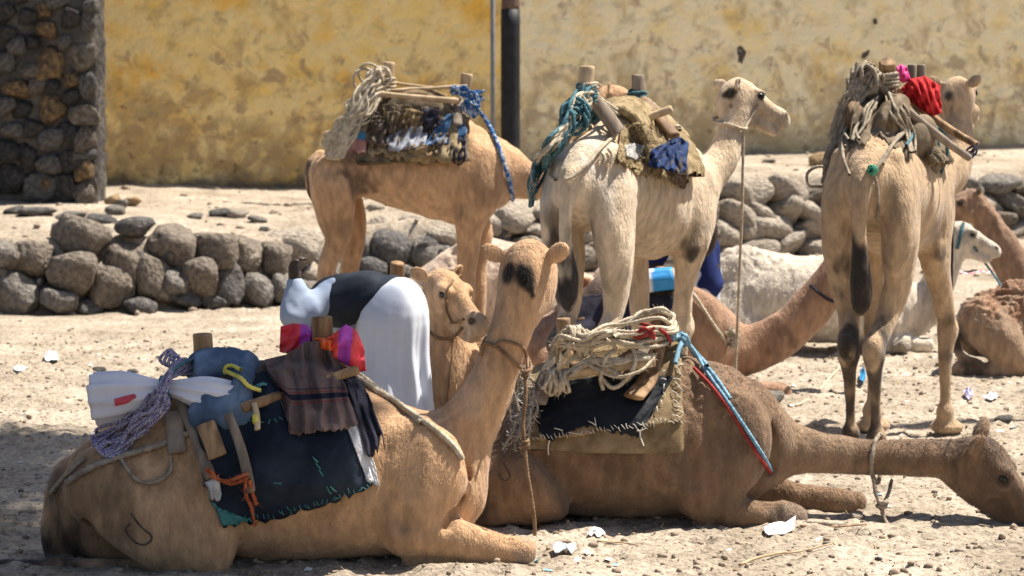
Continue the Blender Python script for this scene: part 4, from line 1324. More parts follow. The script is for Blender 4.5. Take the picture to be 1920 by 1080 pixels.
def log(p0, p1, r0, r1=None, flat=1.0, seg=14, n=10, seed=0, lat=None, knob=.0):
    """hand-cut stick, post or board: slightly crooked, chamfered ends; flat < 1 squashes it into a board"""
    p0, p1 = Vector(p0), Vector(p1)
    r1 = r1 or r0
    d = (p1 - p0).normalized()
    a = Vector(lat) if lat is not None else d.orthogonal()
    a = (a - d * a.dot(d)).normalized(); b = d.cross(a)
    Ln = (p1 - p0).length
    r_ = np.random.default_rng(seed)
    bend = r_.normal(size=2) * Ln * .022
    V, F = [], []
    ts = [0, .012, .04] + list(np.linspace(.1, .9, n)) + [.96, .988, 1]
    for t in ts:
        r = r0 + (r1 - r0) * t
        e = 1.0
        if t in (0, 1):
            e = .80
        elif t in (.012, .988):
            e = .93
        c = p0 + d * (Ln * t) + (a * bend[0] + b * bend[1]) * math.sin(math.pi * t)
        for k in range(seg):
            th = 2 * math.pi * k / seg
            w = 1 + .13 * (vnoise(np.array([[math.cos(th) * 1.6 + seed, math.sin(th) * 1.6, t * Ln * 9]]), 1.0, seed)[0] - .5) * 2
            V.append(c + (a * math.cos(th) * r + b * math.sin(th) * r * flat) * (w * e))
    m = len(ts)
    for i in range(m - 1):
        for k in range(seg):
            x, y = i * seg + k, i * seg + (k + 1) % seg
            F.append((x, y, y + seg, x + seg))
    F.append(tuple(range(seg - 1, -1, -1)))
    F.append(tuple((m - 1) * seg + k for k in range(seg)))
    return V, F

def ring(c, r, tube, axis=(0, 0, 1), turns=3, seed=0, spread=.03, arc=1.0, sq=1.0):
    """rope wound a few turns round a post or neck"""
    ax = Vector(axis).normalized(); a = ax.orthogonal().normalized(); b = ax.cross(a)
    r_ = np.random.default_rng(seed)
    pts = []
    n = int(turns * 12)
    for i in range(n + 1):
        t = i / 12 * 2 * math.pi * arc
        rr = r * (1 + r_.normal() * .05)
        pts.append(Vector(c) + (a * math.cos(t) * rr + b * math.sin(t) * rr * sq) + ax * (spread * (i / n - .5) + r_.normal() * .003))
    return rope(pts, tube, 3, seed=seed)

def saddle_wrap(c, O, f, l, x0, x1, zc, a0, a1, off, nx=40, na=44, thick=.02, noise=.012, seed=0, tilt=0.0, xs=None):
    """padding that wraps over the back: radial rays onto the body round its long axis"""
    O, f, l = Vector(O), Vector(f), Vector(l)
    Pf = np.zeros((nx, na, 3))
    R = np.zeros((nx, na))
    dirs = []
    for i in range(nx):
        x = x0 + (x1 - x0) * i / (nx - 1)
        cx = O + f * x
        cx.z = zc
        for j in range(na):
            t = a0 + (a1 - a0) * j / (na - 1)
            d = (l * math.sin(t) + Vector((0, 0, 1)) * math.cos(t))
            h = c.bvh.ray_cast(cx + d * 1.6, -d)
            R[i, j] = 1.6 - h[3] if h[0] is not None else np.nan
            dirs.append((cx, d))
    R = np.where(np.isnan(R), np.nanmedian(R), R)
    for it in range(4):
        E = np.pad(R, 1, mode='edge')
        R = np.maximum(R, .25 * (E[:-2, 1:-1] + E[2:, 1:-1] + E[1:-1, :-2] + E[1:-1, 2:]))
    q = np.stack(np.meshgrid(np.arange(nx) * .22, np.arange(na) * .22, indexing='ij') + [np.full((nx, na), seed * 2.3)], -1).reshape(-1, 3)
    R = R + off + ((fnoise(q, 1, seed, 3) - .5) * 2 * noise).reshape(nx, na)
    for i in range(nx):
        for j in range(na):
            cx, d = dirs[i * na + j]
            e = f * (random.uniform(-1, 1) * .008 if i in (0, nx - 1) else 0)
            Pf[i, j] = cx + d * R[i, j] + e
    V, F = sheet(Pf, na, nx, thick)
    # make sure the padding faces outwards
    return V, F

def bvh_of(V, F):
    return BVHTree.FromPolygons([tuple(v) for v in V], [tuple(int(i) for i in q) for q in F])

# ------------------------------------------------------------------ tack materials
m_wood = M('saddle_wood', (.12, .070, .036), (.40, .26, .145), 22, .75, .9, 50, stretch=(1, 1, .16), c3=(.27, .165, .085), spec=.3, bdist=.004)
m_woodp = M('pale_worn_wood', (.34, .24, .145), (.55, .42, .27), 16, .75, .6, 40, stretch=(1, 1, .3), spec=.25, bdist=.004)
m_woodg = M('grey_worn_wood', (.15, .12, .095), (.30, .24, .185), 18, .8, .7, 40, stretch=(1, 1, .25), spec=.2, bdist=.004)
m_hemp = M('hemp_rope', (.34, .28, .20), (.56, .49, .38), 30, .95, .5, 160, spec=.1, bdist=.003)
m_hempd = M('dirty_rope', (.19, .16, .125), (.36, .30, .23), 30, .95, .5, 160, spec=.1, bdist=.003)
m_teal = M('teal_rope', (.028, .085, .11), (.085, .19, .225), 36, .8, .5, 160, spec=.2, bdist=.003)
m_blue = M('blue_rope', (.02, .09, .25), (.07, .22, .42), 36, .8, .5, 160, spec=.2, bdist=.003)
m_ltblue = M('light_blue_rope', (.09, .20, .29), (.24, .40, .50), 36, .85, .5, 160, spec=.2, bdist=.003)
m_red = M('red_cord', (.20, .018, .016), (.36, .05, .045), 36, .8, .5, 160, spec=.2, bdist=.003)
m_orange = M('orange_cord', (.34, .075, .03), (.52, .16, .07), 36, .85, .5, 160, spec=.2, bdist=.003)
m_purp = M('purple_white_rope', (.12, .09, .22), (.44, .41, .48), 130, .9, .5, 160, spec=.1, bdist=.003, mid=(.40, .60), detail=2)
m_leather = M('old_leather', (.13, .075, .04), (.25, .155, .085), 20, .7, .5, 60, spec=.3, bdist=.004)
m_burlap = M('burlap', (.17, .118, .064), (.33, .245, .142), 14, .95, .9, 220, spec=.08, bdist=.006)
m_sack = M('dirty_sacking', (.11, .085, .06), (.24, .19, .135), 9, .95, .9, 150, spec=.08, bdist=.008)
m_straw = M('straw_pad', (.20, .145, .078), (.40, .31, .185), 22, .95, 1.0, 110, spec=.08, bdist=.012)
m_hide = M('dark_hide', (.055, .042, .035), (.13, .10, .08), 10, .85, .6, 60, spec=.2)
m_tarp = M('navy_tarpaulin', (.005, .009, .018), (.022, .033, .052), 5, .6, .5, 26, spec=.18, bdist=.008)
m_blacktarp = M('black_rubber_sheet', (.007, .009, .013), (.016, .019, .024), 6, .6, .4, 30, spec=.18, bdist=.006)
m_teals = M('teal_thread', (.035, .16, .155), (.09, .27, .26), 30, .8)
m_felt = M('white_felt', (.42, .42, .44), (.74, .74, .76), 18, .95, .9, 80)
m_denim = M('denim', (.055, .085, .14), (.17, .235, .33), 7, .9, .5, 200, spec=.1, c3=(.09, .135, .21), bdist=.003)
m_white = M('white_plastic_sheet', (.62, .60, .66), (.80, .78, .80), 4, .5, .3, 20, spec=.35)
m_yelc = M('yellow_cord', (.62, .52, .06), (.76, .68, .16), 20, .6)
m_rag = M('dark_rag', (.022, .022, .034), (.05, .048, .066), 9, .95, .6, 120, spec=.08)
m_thread = M('white_thread', (.55, .52, .46), (.72, .69, .62), 30, .9)
m_navy = M('navy_cloth', (.010, .022, .075), (.028, .055, .15), 6, .8, .4, 90, spec=.15)
m_navy2 = M('blue_tarp', (.012, .045, .12), (.03, .10, .22), 6, .5, .4, 30, spec=.3)
m_pink = M('pink_blue_cloth', (.46, .20, .17), (.56, .28, .24), 9, .9, .4, 120)
m_skyb = M('sky_blue_cloth', (.07, .26, .48), (.12, .34, .56), 9, .85, .4, 120)
# ================================================================== LOADS AND SADDLES
def stitch(pxs, bvhs, ln, mat, name, parent, seed=0, r=.0022, ang=None):
    """a row of hand stitches along an edge"""
    r_ = np.random.default_rng(seed)
    L = []
    for (px, py) in pxs:
        a = r_.normal() * .5 + (ang if ang is not None else 0)
        dx, dy = math.cos(a) * ln / 2, math.sin(a) * ln / 2
        L.append(rope([on(px - dx, py - dy, bvhs, .006), on(px, py, bvhs, .012), on(px + dx, py + dy, bvhs, .006)], r, 2, seg=5))
    V, F = ropes(L)
    o = part(name, V, F, mat, parent, kind='stuff')
    return o

# ------------------------------------------------------------------ near camel's load
s5 = thing('pack_saddle', 'wooden pack saddle with torn navy tarpaulin flap on the near tan camel', 'saddle', tuple(c5.p(520, 760)))
V, F = saddle_wrap(c5, (c5.p(520, 0).x, 9.32, 0), (1, 0, 0), (0, 1, 0), c5.p(392, 0).x - c5.p(520, 0).x, c5.p(672, 0).x - c5.p(520, 0).x, .36, -1.62, 1.9, .012, thick=.014)
part('pad', V, F, m_hide, s5); b5p = bvh_of(V, F)
B5 = [c5.bvh, b5p]
V, F = patch([(352, 742), (430, 712), (520, 690), (600, 690), (652, 716)], [(392, 920), (418, 988), (520, 972), (610, 945), (700, 914)], B5, .016, 70, 50, seed=3, relax=14,
             mids=[[(368, 800), (440, 790), (520, 775), (600, 770), (660, 772)]], wr=((2.2, .3, 1, .006, 3), (.8, 2.0, 2, .004, 3)), ragged=7)
flap5 = part('tarpaulin_flap', V, F, m_tarp, s5); b5f = bvh_of(V, F)
B5b = [b5f] + B5
V, F = patch([(640, 770), (664, 760), (678, 770)], [(690, 905), (700, 905), (712, 912)], B5b, .008, 12, 40, seed=5, ragged=4)
part('felt_edge', V, F, m_felt, flap5)
V, F = patch([(384, 905), (396, 898), (410, 890)], [(396, 932), (404, 938), (416, 930)], B5b, .010, 12, 20, seed=6, ragged=6, bulge=.01)
part('felt_tear', V, F, m_felt, flap5)
V, F = patch([(392, 930), (404, 952), (420, 958)], [(420, 988), (446, 982), (470, 974)], B5b, .006, 16, 14, seed=7, ragged=5)
part('torn_corner', V, F, m_teals, flap5)
r_ = np.random.default_rng(4)
pts = [(r_.uniform(430, 680), 985 - (0) - .24 * (0)) for k in range(0)]
edge = resample([(418, 984), (520, 968), (610, 941), (697, 911)], 34)
stitch([(x + r_.normal() * 2, y - abs(r_.normal()) * 5) for x, y in edge], B5b, 9, m_teals, 'edge_thread', flap5, 1, .0018, 1.2)
stitch([(470 + 12 * k + r_.normal() * 2, 792 - .6 * k + r_.normal() * 1.5) for k in range(6)], B5b, 9, m_teals, 'seam_thread', flap5, 2, .002, 0)
stitch([(538, 742), (541, 752), (545, 764), (592, 862), (597, 874), (602, 886), (520, 905), (617, 918), (625, 916)], B5b, 14, m_teals, 'loose_thread', flap5, 3, .003, 1.1)
stitch([(486, 725), (490, 725), (494, 724)], B5b, 14, m_teals, 'mark', flap5, 5, .006, 0)
part('post', *log(c5.p(606, 660, .0), c5.p(604, 593, .0), .043, .042, seed=1), m_wood, s5)
part('post', *log(c5.p(382, 700, .0), c5.p(380, 625, .0), .043, .041, seed=2), m_wood, s5)
zl = (0, 1, 0)
part('side_bar', *log(on(462, 778, B5b, .055), on(668, 722, B5b, .075), .022, .020, seed=3), m_wood, s5)
part('saddle_leg', *log(on(340, 756, B5b, .05), on(396, 896, B5b, .02), .020, .024, seed=4), m_woodg, s5)
part('saddle_leg', *log(on(428, 790, B5b, .06), on(468, 916, B5b, .03), .019, .022, seed=5), m_woodg, s5)
part('paddle', *log(on(388, 800, B5b, .04), on(410, 858, B5b, .03), .038, .040, flat=.35, lat=(1, 0, 0), seed=6), m_wood, s5)
part('paddle', *log(on(330, 780, B5b, .03), on(336, 850, B5b, .02), .040, .036, flat=.4, lat=(1, 0, 0), seed=7), m_woodg, s5)
pg = part('peg', *log(on(482, 765, B5b, .05), on(490, 812, B5b, .045), .011, .013, seed=8), m_woodp, s5)
a, b = on(482, 765, B5b, .05), on(490, 812, B5b, .045)
part('yellow_band', *lathe([a.lerp(b, .45), a.lerp(b, .75)], [.0145, .0150], 14), m_yelc, pg)
oc = thing('orange_cord', 'frayed orange cord tying the two saddle legs over the navy tarpaulin', 'cord', tuple(on(440, 900, B5b)))
V, F = ropes([rope([on(x, y, B5b, o) for x, y, o in q], .007, 6, seed=i, jit=.002) for i, q in enumerate([
    [(384, 880, .05), (400, 890, .03), (425, 900, .03), (456, 896, .06), (470, 888, .05)], [(386, 884, .05), (410, 898, .02), (440, 906, .02), (462, 900, .06)],
    [(462, 896, .06), (463, 920, .03), (472, 950, .015), (478, 982, .012)], [(466, 900, .05), (476, 920, .03), (482, 940, .02)]])])
part('cord', V, F, m_orange, oc)
part('frayed_ends', *fibres(V, 160, .03, 3), m_orange, oc, smooth=False, kind='stuff')

# crupper strap, loop and breast rope
m_scar = M('brand_scar', (.07, .048, .035), (.13, .09, .065), 20, .9)
V, F = rope([on(x, y, [c5.bvh], .0005) for x, y in BRAND5], .0035, 4, lobes=0)
part('brand', V, F, m_scar, c5.T)
V, F = rope([on(x, y, [c6.bvh], .0005) for x, y in ((944, 868), (952, 882), (956, 894), (948, 902), (938, 896), (936, 886))], .0035, 4, lobes=0)
part('brand', V, F, m_scar, c6.T)
V, F = ropes([rope([on(x, y, [c5.bvh, b5p], .012) for x, y in q], r, 6, seed=i) for i, (q, r) in enumerate([
    ([(128, 905), (170, 880), (230, 858), (300, 836), (360, 812), (420, 790)], .013), ([(100, 925), (130, 890), (160, 862)], .010),
    ([(222, 852), (238, 880), (262, 905), (292, 906), (316, 892), (322, 868), (318, 842)], .007)])])
cr = single('crupper_rope', 'worn rope strap running back from the saddle over the near camel rump', 'rope', V, F, m_hempd)
V, F = ropes([rope([on(x, y, B5b, .016) for x, y in q], .012, 6, seed=i) for i, q in enumerate([
    [(622, 668), (655, 690), (690, 715), (730, 745), (775, 782), (812, 808), (846, 838), (862, 862)], [(626, 678), (660, 700), (700, 728), (745, 762), (790, 798)]])])
single('breast_rope', 'pale rope running from the front post over the near camel shoulder', 'rope', V, F, m_hemp)

# striped brown blanket over the front of the saddle
def stripe_mat():
    m = M('brown_blanket', (.105, .072, .066), (.19, .135, .122), 9, .95, .6, 200, spec=.06, bdist=.004)
    nt = m.node_tree; N, Lk = nt.nodes, nt.links
    b = N['Principled BSDF']; out = b.inputs['Base Color'].links[0].from_socket
    at = N.new('ShaderNodeAttribute'); at.attribute_name = 'Col'
    sp = N.new('ShaderNodeSeparateColor'); Lk.new(at.outputs['Color'], sp.inputs[0])
    for lo, hi, c in ((.56, .62, (.022, .022, .034)), (.535, .545, (.24, .035, .035)), (.645, .655, (.24, .035, .035)), (.50, .51, (.05, .03, .035))):
        g1 = N.new('ShaderNodeMath'); g1.operation = 'GREATER_THAN'; g1.inputs[1].default_value = lo
        g2 = N.new('ShaderNodeMath'); g2.operation = 'LESS_THAN'; g2.inputs[1].default_value = hi
        ml = N.new('ShaderNodeMath'); ml.operation = 'MULTIPLY'
        Lk.new(sp.outputs[0], g1.inputs[0]); Lk.new(sp.outputs[0], g2.inputs[0]); Lk.new(g1.outputs[0], ml.inputs[0]); Lk.new(g2.outputs[0], ml.inputs[1])
        mx = N.new('ShaderNodeMix'); mx.data_type = 'RGBA'
        Lk.new(ml.outputs[0], mx.inputs['Factor']); Lk.new(out, mx.inputs['A']); mx.inputs['B'].default_value = (*c, 1)
        out = mx.outputs['Result']
    Lk.new(out, b.inputs['Base Color'])
    return m
nu, nv = 80, 60
V, F = patch([(496, 674), (540, 664), (575, 640), (606, 640), (632, 664)], [(540, 790), (548, 816), (600, 806), (640, 806), (672, 796)], B5b, .045, nu, nv, seed=9, relax=20,
             wr=((4.5, .8, .4, .015, 3.5), (2.2, -1.2, 2, .011, 2.5), (8, .5, 1, .004, 3)), thick=.008, ragged=4,
             mids=[[(500, 690), (548, 700), (590, 700), (620, 700), (640, 706)], [(532, 740), (550, 760), (600, 756), (640, 752), (656, 750)]])
cc = np.tile(np.linspace(0, 1, nv)[:, None], (1, nu)).ravel()
cc = np.concatenate([cc, cc]); cc = np.stack([cc, cc, cc], 1)
single('blanket', 'brown wool blanket with dark and red stripes folded over the tarpaulin', 'blanket', V, F, stripe_mat(), col=cc)
V, F = patch([(640, 690), (660, 700), (680, 716)], [(690, 846), (702, 838), (722, 822)], B5b, .03, 20, 40, seed=12, wr=((2, .3, 0, .012, 3),), thick=.005, ragged=26, relax=8)
single('rag', 'ragged dark cloth hanging in front of the brown blanket', 'rag', V, F, m_rag)

# red and purple cloth tied round the front post
def red_mat():
    m = M('red_purple_cloth', (.62, .03, .05), (.78, .08, .10), 5, .55, .3, 60, spec=.3)
    nt = m.node_tree; N, Lk = nt.nodes, nt.links
    b = N['Principled BSDF']; out = b.inputs['Base Color'].links[0].from_socket
    at = N.new('ShaderNodeAttribute'); at.attribute_name = 'Col'
    sp = N.new('ShaderNodeSeparateColor'); Lk.new(at.outputs['Color'], sp.inputs[0])
    for ch, c in ((0, (.36, .06, .50)), (1, (.75, .14, .03))):
        mx = N.new('ShaderNodeMix'); mx.data_type = 'RGBA'
        Lk.new(sp.outputs[ch], mx.inputs['Factor']); Lk.new(out, mx.inputs['A']); mx.inputs['B'].default_value = (*c, 1)
        out = mx.outputs['Result']
    Lk.new(out, b.inputs['Base Color'])
    return m
m_redp = red_mat()
def lobe(top, bot, Y, nu, nv, seed, pu, orange):
    V, F = patch(top, bot, None, 0, nu, nv, Y=Y, bulge=.05, seed=seed, wr=((2.5, .6, 1, .012, 3), (1, 2, 0, .008, 2)), thick=.004)
    U = np.tile(np.linspace(0, 1, nu)[None], (nv, 1)).ravel(); Vv = np.tile(np.linspace(0, 1, nv)[:, None], (1, nu)).ravel()
    c = np.zeros((nu * nv, 3)); c[:, 0] = ((U > pu[0]) & (U < pu[1])) * .8; c[:, 1] = orange(U, Vv)
    return V, F, np.vstack([c, c])
L = [lobe([(526, 612), (548, 606), (575, 608), (598, 632)], [(524, 660), (545, 664), (575, 652), (600, 640)], 9.36, 30, 20, 3, (.45, .80), lambda u, v: u * 0),
     lobe([(604, 640), (628, 624), (648, 608), (668, 618), (682, 650)], [(606, 660), (636, 678), (660, 690), (676, 698), (686, 694)], 9.28, 34, 24, 4, (.36, .62), lambda u, v: np.clip(.9 - u * 2.4, 0, 1)),
     lobe([(590, 634), (606, 632), (628, 640)], [(594, 652), (608, 656), (630, 664)], 9.27, 20, 12, 5, (2, 3), lambda u, v: u * 0 + .9)]
rc = thing('red_cloth', 'shiny red cloth with purple stripes tied round the front saddle post', 'cloth', tuple(c5.p(606, 660)))
for V, F, c in L:
    part('fold', V, F, m_redp, rc, col=c)

# white rolled sheet and denim cushion
def roll(path, rad, seg=40, seed=0, amp=.12, folds=7, flat=1.0):
    C = catmull([list(p) + [r] for p, r in zip(path, rad)], 10)
    n = len(C)
    V = []
    d = np.gradient(C[:, :3], axis=0); d /= np.linalg.norm(d, axis=1)[:, None]
    for i in range(n):
        a = np.cross(d[i], [0, 0, 1]); a /= np.linalg.norm(a); b = np.cross(a, d[i])
        for k in range(seg):
            t = 2 * math.pi * k / seg
            w = 1 + amp * (vnoise(np.array([[math.cos(t) * folds * .35, math.sin(t) * folds * .35, i * .06 + seed]]), 1, seed)[0] - .5) * 2
            w += amp * .5 * math.sin(folds * t + i * .10 + seed)
            V.append(C[i, :3] + (a * math.cos(t) * flat + b * math.sin(t)) * C[i, 3] * w)
    I = np.arange(n * seg).reshape(n, seg)
    F = np.stack([I[:-1].ravel(), I[1:].ravel(), np.roll(I, -1, 1)[1:].ravel(), np.roll(I, -1, 1)[:-1].ravel()], 1).tolist()
    F = [tuple(q) for q in F]
    for i, rev in ((0, True), (n - 1, False)):         # rolled ends: dished spiral
        k0 = len(V)
        for rr, dep in ((.8, .0), (.6, .03), (.3, .02)):
            for k in range(seg):
                t = 2 * math.pi * k / seg
                base = np.array(V[i * seg + k]); cc = C[i, :3]
                V.append(cc + (base - cc) * rr + d[i] * (dep * (1 if i == 0 else -1)))
        prev = I[i]
        for q in range(3):
            cur = np.arange(k0 + q * seg, k0 + (q + 1) * seg)
            for k in range(seg):
                f = (int(prev[k]), int(prev[(k + 1) % seg]), int(cur[(k + 1) % seg]), int(cur[k]))
                F.append(f if i == 0 else f[::-1])
            prev = cur
        F.append(tuple(int(x) for x in prev))
    return V, F
V, F = roll([tuple(c5.p(178, 748, -.16)), tuple(c5.p(250, 738, -.18)), tuple(c5.p(312, 728, -.20)), tuple(c5.p(380, 738, -.22)), tuple(c5.p(462, 748, -.22))], [.098, .086, .036, .064, .056], amp=.17, seed=2, folds=9)
wr_ = single('rolled_sheet', 'white rolled plastic sheet pinched by a cord behind the rear post', 'roll', V, F, m_white)
V, F = patch([(214, 748), (236, 742), (252, 738)], [(216, 762), (240, 756), (256, 744)], [bvh_of(V, F)], .004, 14, 8, thick=.002)
part('red_stripe', V, F, M('red_print', (.55, .06, .08), (.62, .10, .12), 5, .5), wr_)
cb = Body(.010)
for q in (((395, 690, -.02), (.10, .13, .085)), ((440, 690, -.02), (.11, .13, .085)), ((468, 702, -.06), (.06, .10, .085)), ((410, 770, -.26), (.11, .06, .075)), ((440, 775, -.27), (.075, .06, .07)), ((455, 735, -.20), (.055, .10, .10)), ((380, 778, -.26), (.06, .05, .05))):
    cb.ell(c5.p(*q[0]), q[1], k=.05)
V, F = cb.build(2)
N = vnormals(V, F); V = V + N * ((fnoise(V, 8, 5, 4) - .5) * .05 - np.abs(fnoise(V * np.array([1.6, 1, .7]), 9, 15, 2) - .5) * .085)[:, None]
single('denim_cushion', 'folded blue denim cushion wedged under the white roll', 'cushion', V, F, m_denim)
bd5 = bvh_of(V, F)
V, F = rope([on(422, 694, [bd5], .01), on(436, 698, [bd5], .02), on(450, 712, [bd5], .015), on(464, 724, [bd5], .012), on(474, 732, [bd5], .03, 9.1)], .008, 6)
V2, F2 = rope([on(424, 700, [bd5], .01), on(428, 690, [bd5], .02), on(440, 688, [bd5], .015), on(452, 700, [bd5], .02)], .007, 6)
single('yellow_cord', 'short yellow cord knotted round the denim cushion', 'cord', *ropes([(V, F), (V2, F2)]), m_yelc)
# purple and white rope: coil on the post and tail hanging over the rump
L = [ring(c5.p(380, 692, 0), .058 + .012 * (k % 3), .009, (0, .1, 1), 2, k, .06) for k in range(4)]
r_ = np.random.default_rng(8)
for k in range(9):
    j = lambda s: r_.normal() * s
    L.append(rope([c5.p(372 + j(6), 684 + j(8), -.05), c5.p(335 + j(6), 690 + j(9), -.13), c5.p(310 + j(4), 722 + j(6), -.27), c5.p(300 + j(7), 762 + j(5), -.30), c5.p(262 + j(10), 800 + j(8), -.27),
                   on(222 + j(12), 838 + j(8), [c5.bvh], .02, 9.2), on(196 + j(8), 846 + j(6), [c5.bvh], .02, 9.2), on(184 + j(4), 830 + j(8), [c5.bvh], .02, 9.2), c5.p(205 + j(8), 810 + j(6), -.16), c5.p(250 + j(10), 780 + j(6), -.22), c5.p(300 + j(6), 740 + j(6), -.26)], .0068, 6, seed=k))
for k in range(4):
    L.append(rope([c5.p(330 + 6 * k, 668 + 5 * k, -.06), c5.p(318 + 4 * k, 656 + 4 * k, -.1), c5.p(300 + 8 * k, 676 + 4 * k, -.12), c5.p(332 + 4 * k, 690, -.1), c5.p(350 + 8 * k, 672 + 4 * k, -.06)], .007, 6, seed=20 + k))
V, F = ropes(L)
pr = thing('rope_coil', 'purple and white braided rope coiled on the rear post, tail over the rump', 'rope', tuple(c5.p(380, 720)))
part('rope', V, F, m_purp, pr, kind='stuff')
part('loose_fibres', *fibres(V, 500, .03, 9), m_hemp, pr, smooth=False, kind='stuff')
V, F = ropes([ring(c5.p(312, 728, -.20), .046, .007, (1, 0, .1), 3, 5, .03), rope([c5.p(316, 708, -.24), c5.p(330, 690, -.2), c5.p(352, 676, -.12), c5.p(366, 682, -.06)], .007, 6)])
single('green_rope', 'green cord cinched round the middle of the white roll', 'cord', V, F, m_teal)

# ------------------------------------------------------------------ brown camel's saddle
s6 = thing('pack_saddle', 'wooden pack saddle with black sheet and stitched burlap on the low-necked brown camel', 'saddle', tuple(c6.p(1140, 700)))
x6 = c6.p(1140, 0).x
V, F = saddle_wrap(c6, (x6, 10.3, 0), (1, 0, 0), (0, 1, 0), c6.p(975, 0).x - x6, c6.p(1275, 0).x - x6, .40, -1.75, 1.7, .014, thick=.03, noise=.014, seed=2)
part('pad', V, F, m_burlap, s6); b6p = bvh_of(V, F)
B6 = [c6.bvh, b6p]
V, F = patch([(985, 690), (1080, 660), (1180, 650), (1240, 645), (1278, 640)], [(985, 828), (1080, 815), (1160, 802), (1220, 796), (1279, 792)], B6, .014, 70, 40, seed=5, relax=14, ragged=5, thick=.012, wr=((3, .5, 0, .004, 3),))
bf = part('burlap_flap', V, F, m_burlap, s6); b6b = bvh_of(V, F)
V, F = patch([(1000, 760), (1050, 716), (1120, 705), (1200, 702), (1262, 706)], [(1012, 808), (1030, 824), (1100, 800), (1196, 818), (1222, 772)], [b6b] + B6, .008, 70, 36, seed=6, relax=10, thick=.006, wr=((2, .5, 2, .003, 3),), ragged=5)
blk = part('black_sheet', V, F, m_blacktarp, s6); b6k = bvh_of(V, F)
B6b = [b6k, b6b] + B6
e = resample([(1276, 660), (1277, 720), (1277, 790)], 16)
stitch([(x - abs(r_.normal()) * 6, y) for x, y in e], B6b, 15, m_thread, 'edge_stitch', bf, 1, .0019, .5)
e = resample([(1275, 794), (1222, 798), (1160, 806), (1080, 816), (1000, 826)], 40)
stitch([(x, y - 4 + r_.normal() * 1.5) for x, y in e], B6b, 9, m_thread, 'hem_stitch', bf, 2, .0015, .9)
stitch([(1244, 698), (1245, 712), (1245, 726), (1245, 740), (1240, 756), (1232, 768)], B6b, 9, m_thread, 'seam_stitch', bf, 3, .0022, 1.5)
stitch([(1048, 806), (1110, 795), (1116, 792), (1196, 806), (1202, 806), (1206, 800)], B6b, 16, m_thread, 'loose_stitch', bf, 4, .0024, .6)
V, F = ropes([rope([on(1203, 800, B6b, .012), on(1200, 815, B6b, .01), on(1206, 836, B6b, .012)], .003, 5), rope([on(1030, 826, B6b, .012), on(1028, 840, B6b, .01), on(1030, 852, B6b, .012)], .003, 5)])
part('hanging_thread', V, F, m_thread, s6, kind='stuff')
part('post', *log(c6.p(1240, 680, -.02), c6.p(1236, 579, -.02), .042, .044, flat=.75, seg=8, lat=(1, 0, 0), seed=11), m_wood, s6)
part('post', *log(c6.p(1062, 690, -.02), c6.p(1056, 596, -.02), .038, .034, seed=12), m_wood, s6)
part('saddle_leg', *log(c6.p(1236, 640, -.08), on(1188, 756, B6b, .035), .034, .050, flat=.36, lat=(1, 0, .25), seed=13), m_wood, s6)
part('saddle_leg', *log(c6.p(1210, 650, -.10), on(1170, 720, B6b, .05), .026, .028, flat=.5, lat=(1, 0, .25), seed=14), m_woodg, s6)
part('saddle_leg', *log(c6.p(1058, 645, -.08), on(1008, 762, B6b, .035), .032, .046, flat=.38, lat=(1, 0, .25), seed=15), m_woodg, s6)
part('side_bar', *log(on(1058, 714, B6b, .075), on(1230, 694, B6b, .085), .022, .026, seed=16), m_woodp, s6)
part('upper_bar', *log(c6.p(1030, 655, -.17), c6.p(1222, 632, -.18), .020, .020, seed=17), m_wood, s6)
part('upper_bar', *log(c6.p(1070, 690, -.10), c6.p(1200, 668, -.10), .030, .026, seed=18), m_leather, s6)
part('side_bar', *log(c6.p(1050, 690, .24), c6.p(1230, 680, .24), .022, .022, seed=19), m_wood, s6)
for x0, y0, x1, y1 in ((1060, 650, 1090, 740), (1238, 640, 1230, 740)):
    part('saddle_leg', *log(c6.p(x0, y0, .06), c6.p(x1, y1, .30), .032, .04, flat=.5, seed=20), m_wood, s6)
r_ = np.random.default_rng(31)
L = []
def j(s): return r_.normal() * s
for k in range(13):       # the thick hank of rope lashed along the upper bar
    yo = j(9)
    L.append(rope([c6.p(1036 + j(5), 660 + j(9), -.15 + j(.02)), c6.p(1060 + j(8), 636 + yo, -.22 + j(.03)), c6.p(1095 + j(6), 645 + yo, -.26 + j(.02)), c6.p(1135 + j(6), 628 + yo * 1.1, -.25 + j(.02)), c6.p(1180 + j(8), 632 + yo * 1.5, -.24 + j(.03)),
                   c6.p(1222 + j(8), 626 + yo * 1.9, -.2 + j(.03)), c6.p(1258 + j(5), 622 + yo, -.10 + j(.03)), c6.p(1262 + j(4), 606 + yo, 0), c6.p(1240, 590 + yo * .4, .08)], .0085, 6, seed=k))
for k in range(5):
    L.append(rope([c6.p(1120 + j(6), 624 + j(5), -.2), c6.p(1165 + j(5), 606 + j(4), -.14), c6.p(1205, 590 + j(4), -.08), c6.p(1240, 583 + j(3), -.06), c6.p(1262, 596 + j(4), .0), c6.p(1268, 630 + j(6), -.06)], .0085, 6, seed=30 + k))
for k in range(7):
    L.append(ring(c6.p(1080 + j(16), 642 + j(5), -.2), .05 + .015 * r_.random(), .0085, (1, .2 * j(1), .4 * j(1)), 1.4, k, .03))
for k in range(6):
    L.append(ring(c6.p(1022 + 12 * (k % 4) + j(4), 716 + 4 * (k // 3) + j(4), -.25), .04 + .01 * r_.random(), .0075, (1, j(.3), j(.4)), 1.6, 60 + k, .03))
for k in range(7):        # rope wound along the lower bar
    L.append(rope([on(1062 + 3 * k, 712 + j(3), B6b, .10), on(1100 + j(8), 700 + j(4), B6b, .11), on(1150 + j(8), 696 + j(6), B6b, .11), on(1190 + j(6), 690 + j(5), B6b, .12), on(1226, 688 + j(5), B6b, .10)], .007, 6, seed=70 + k))
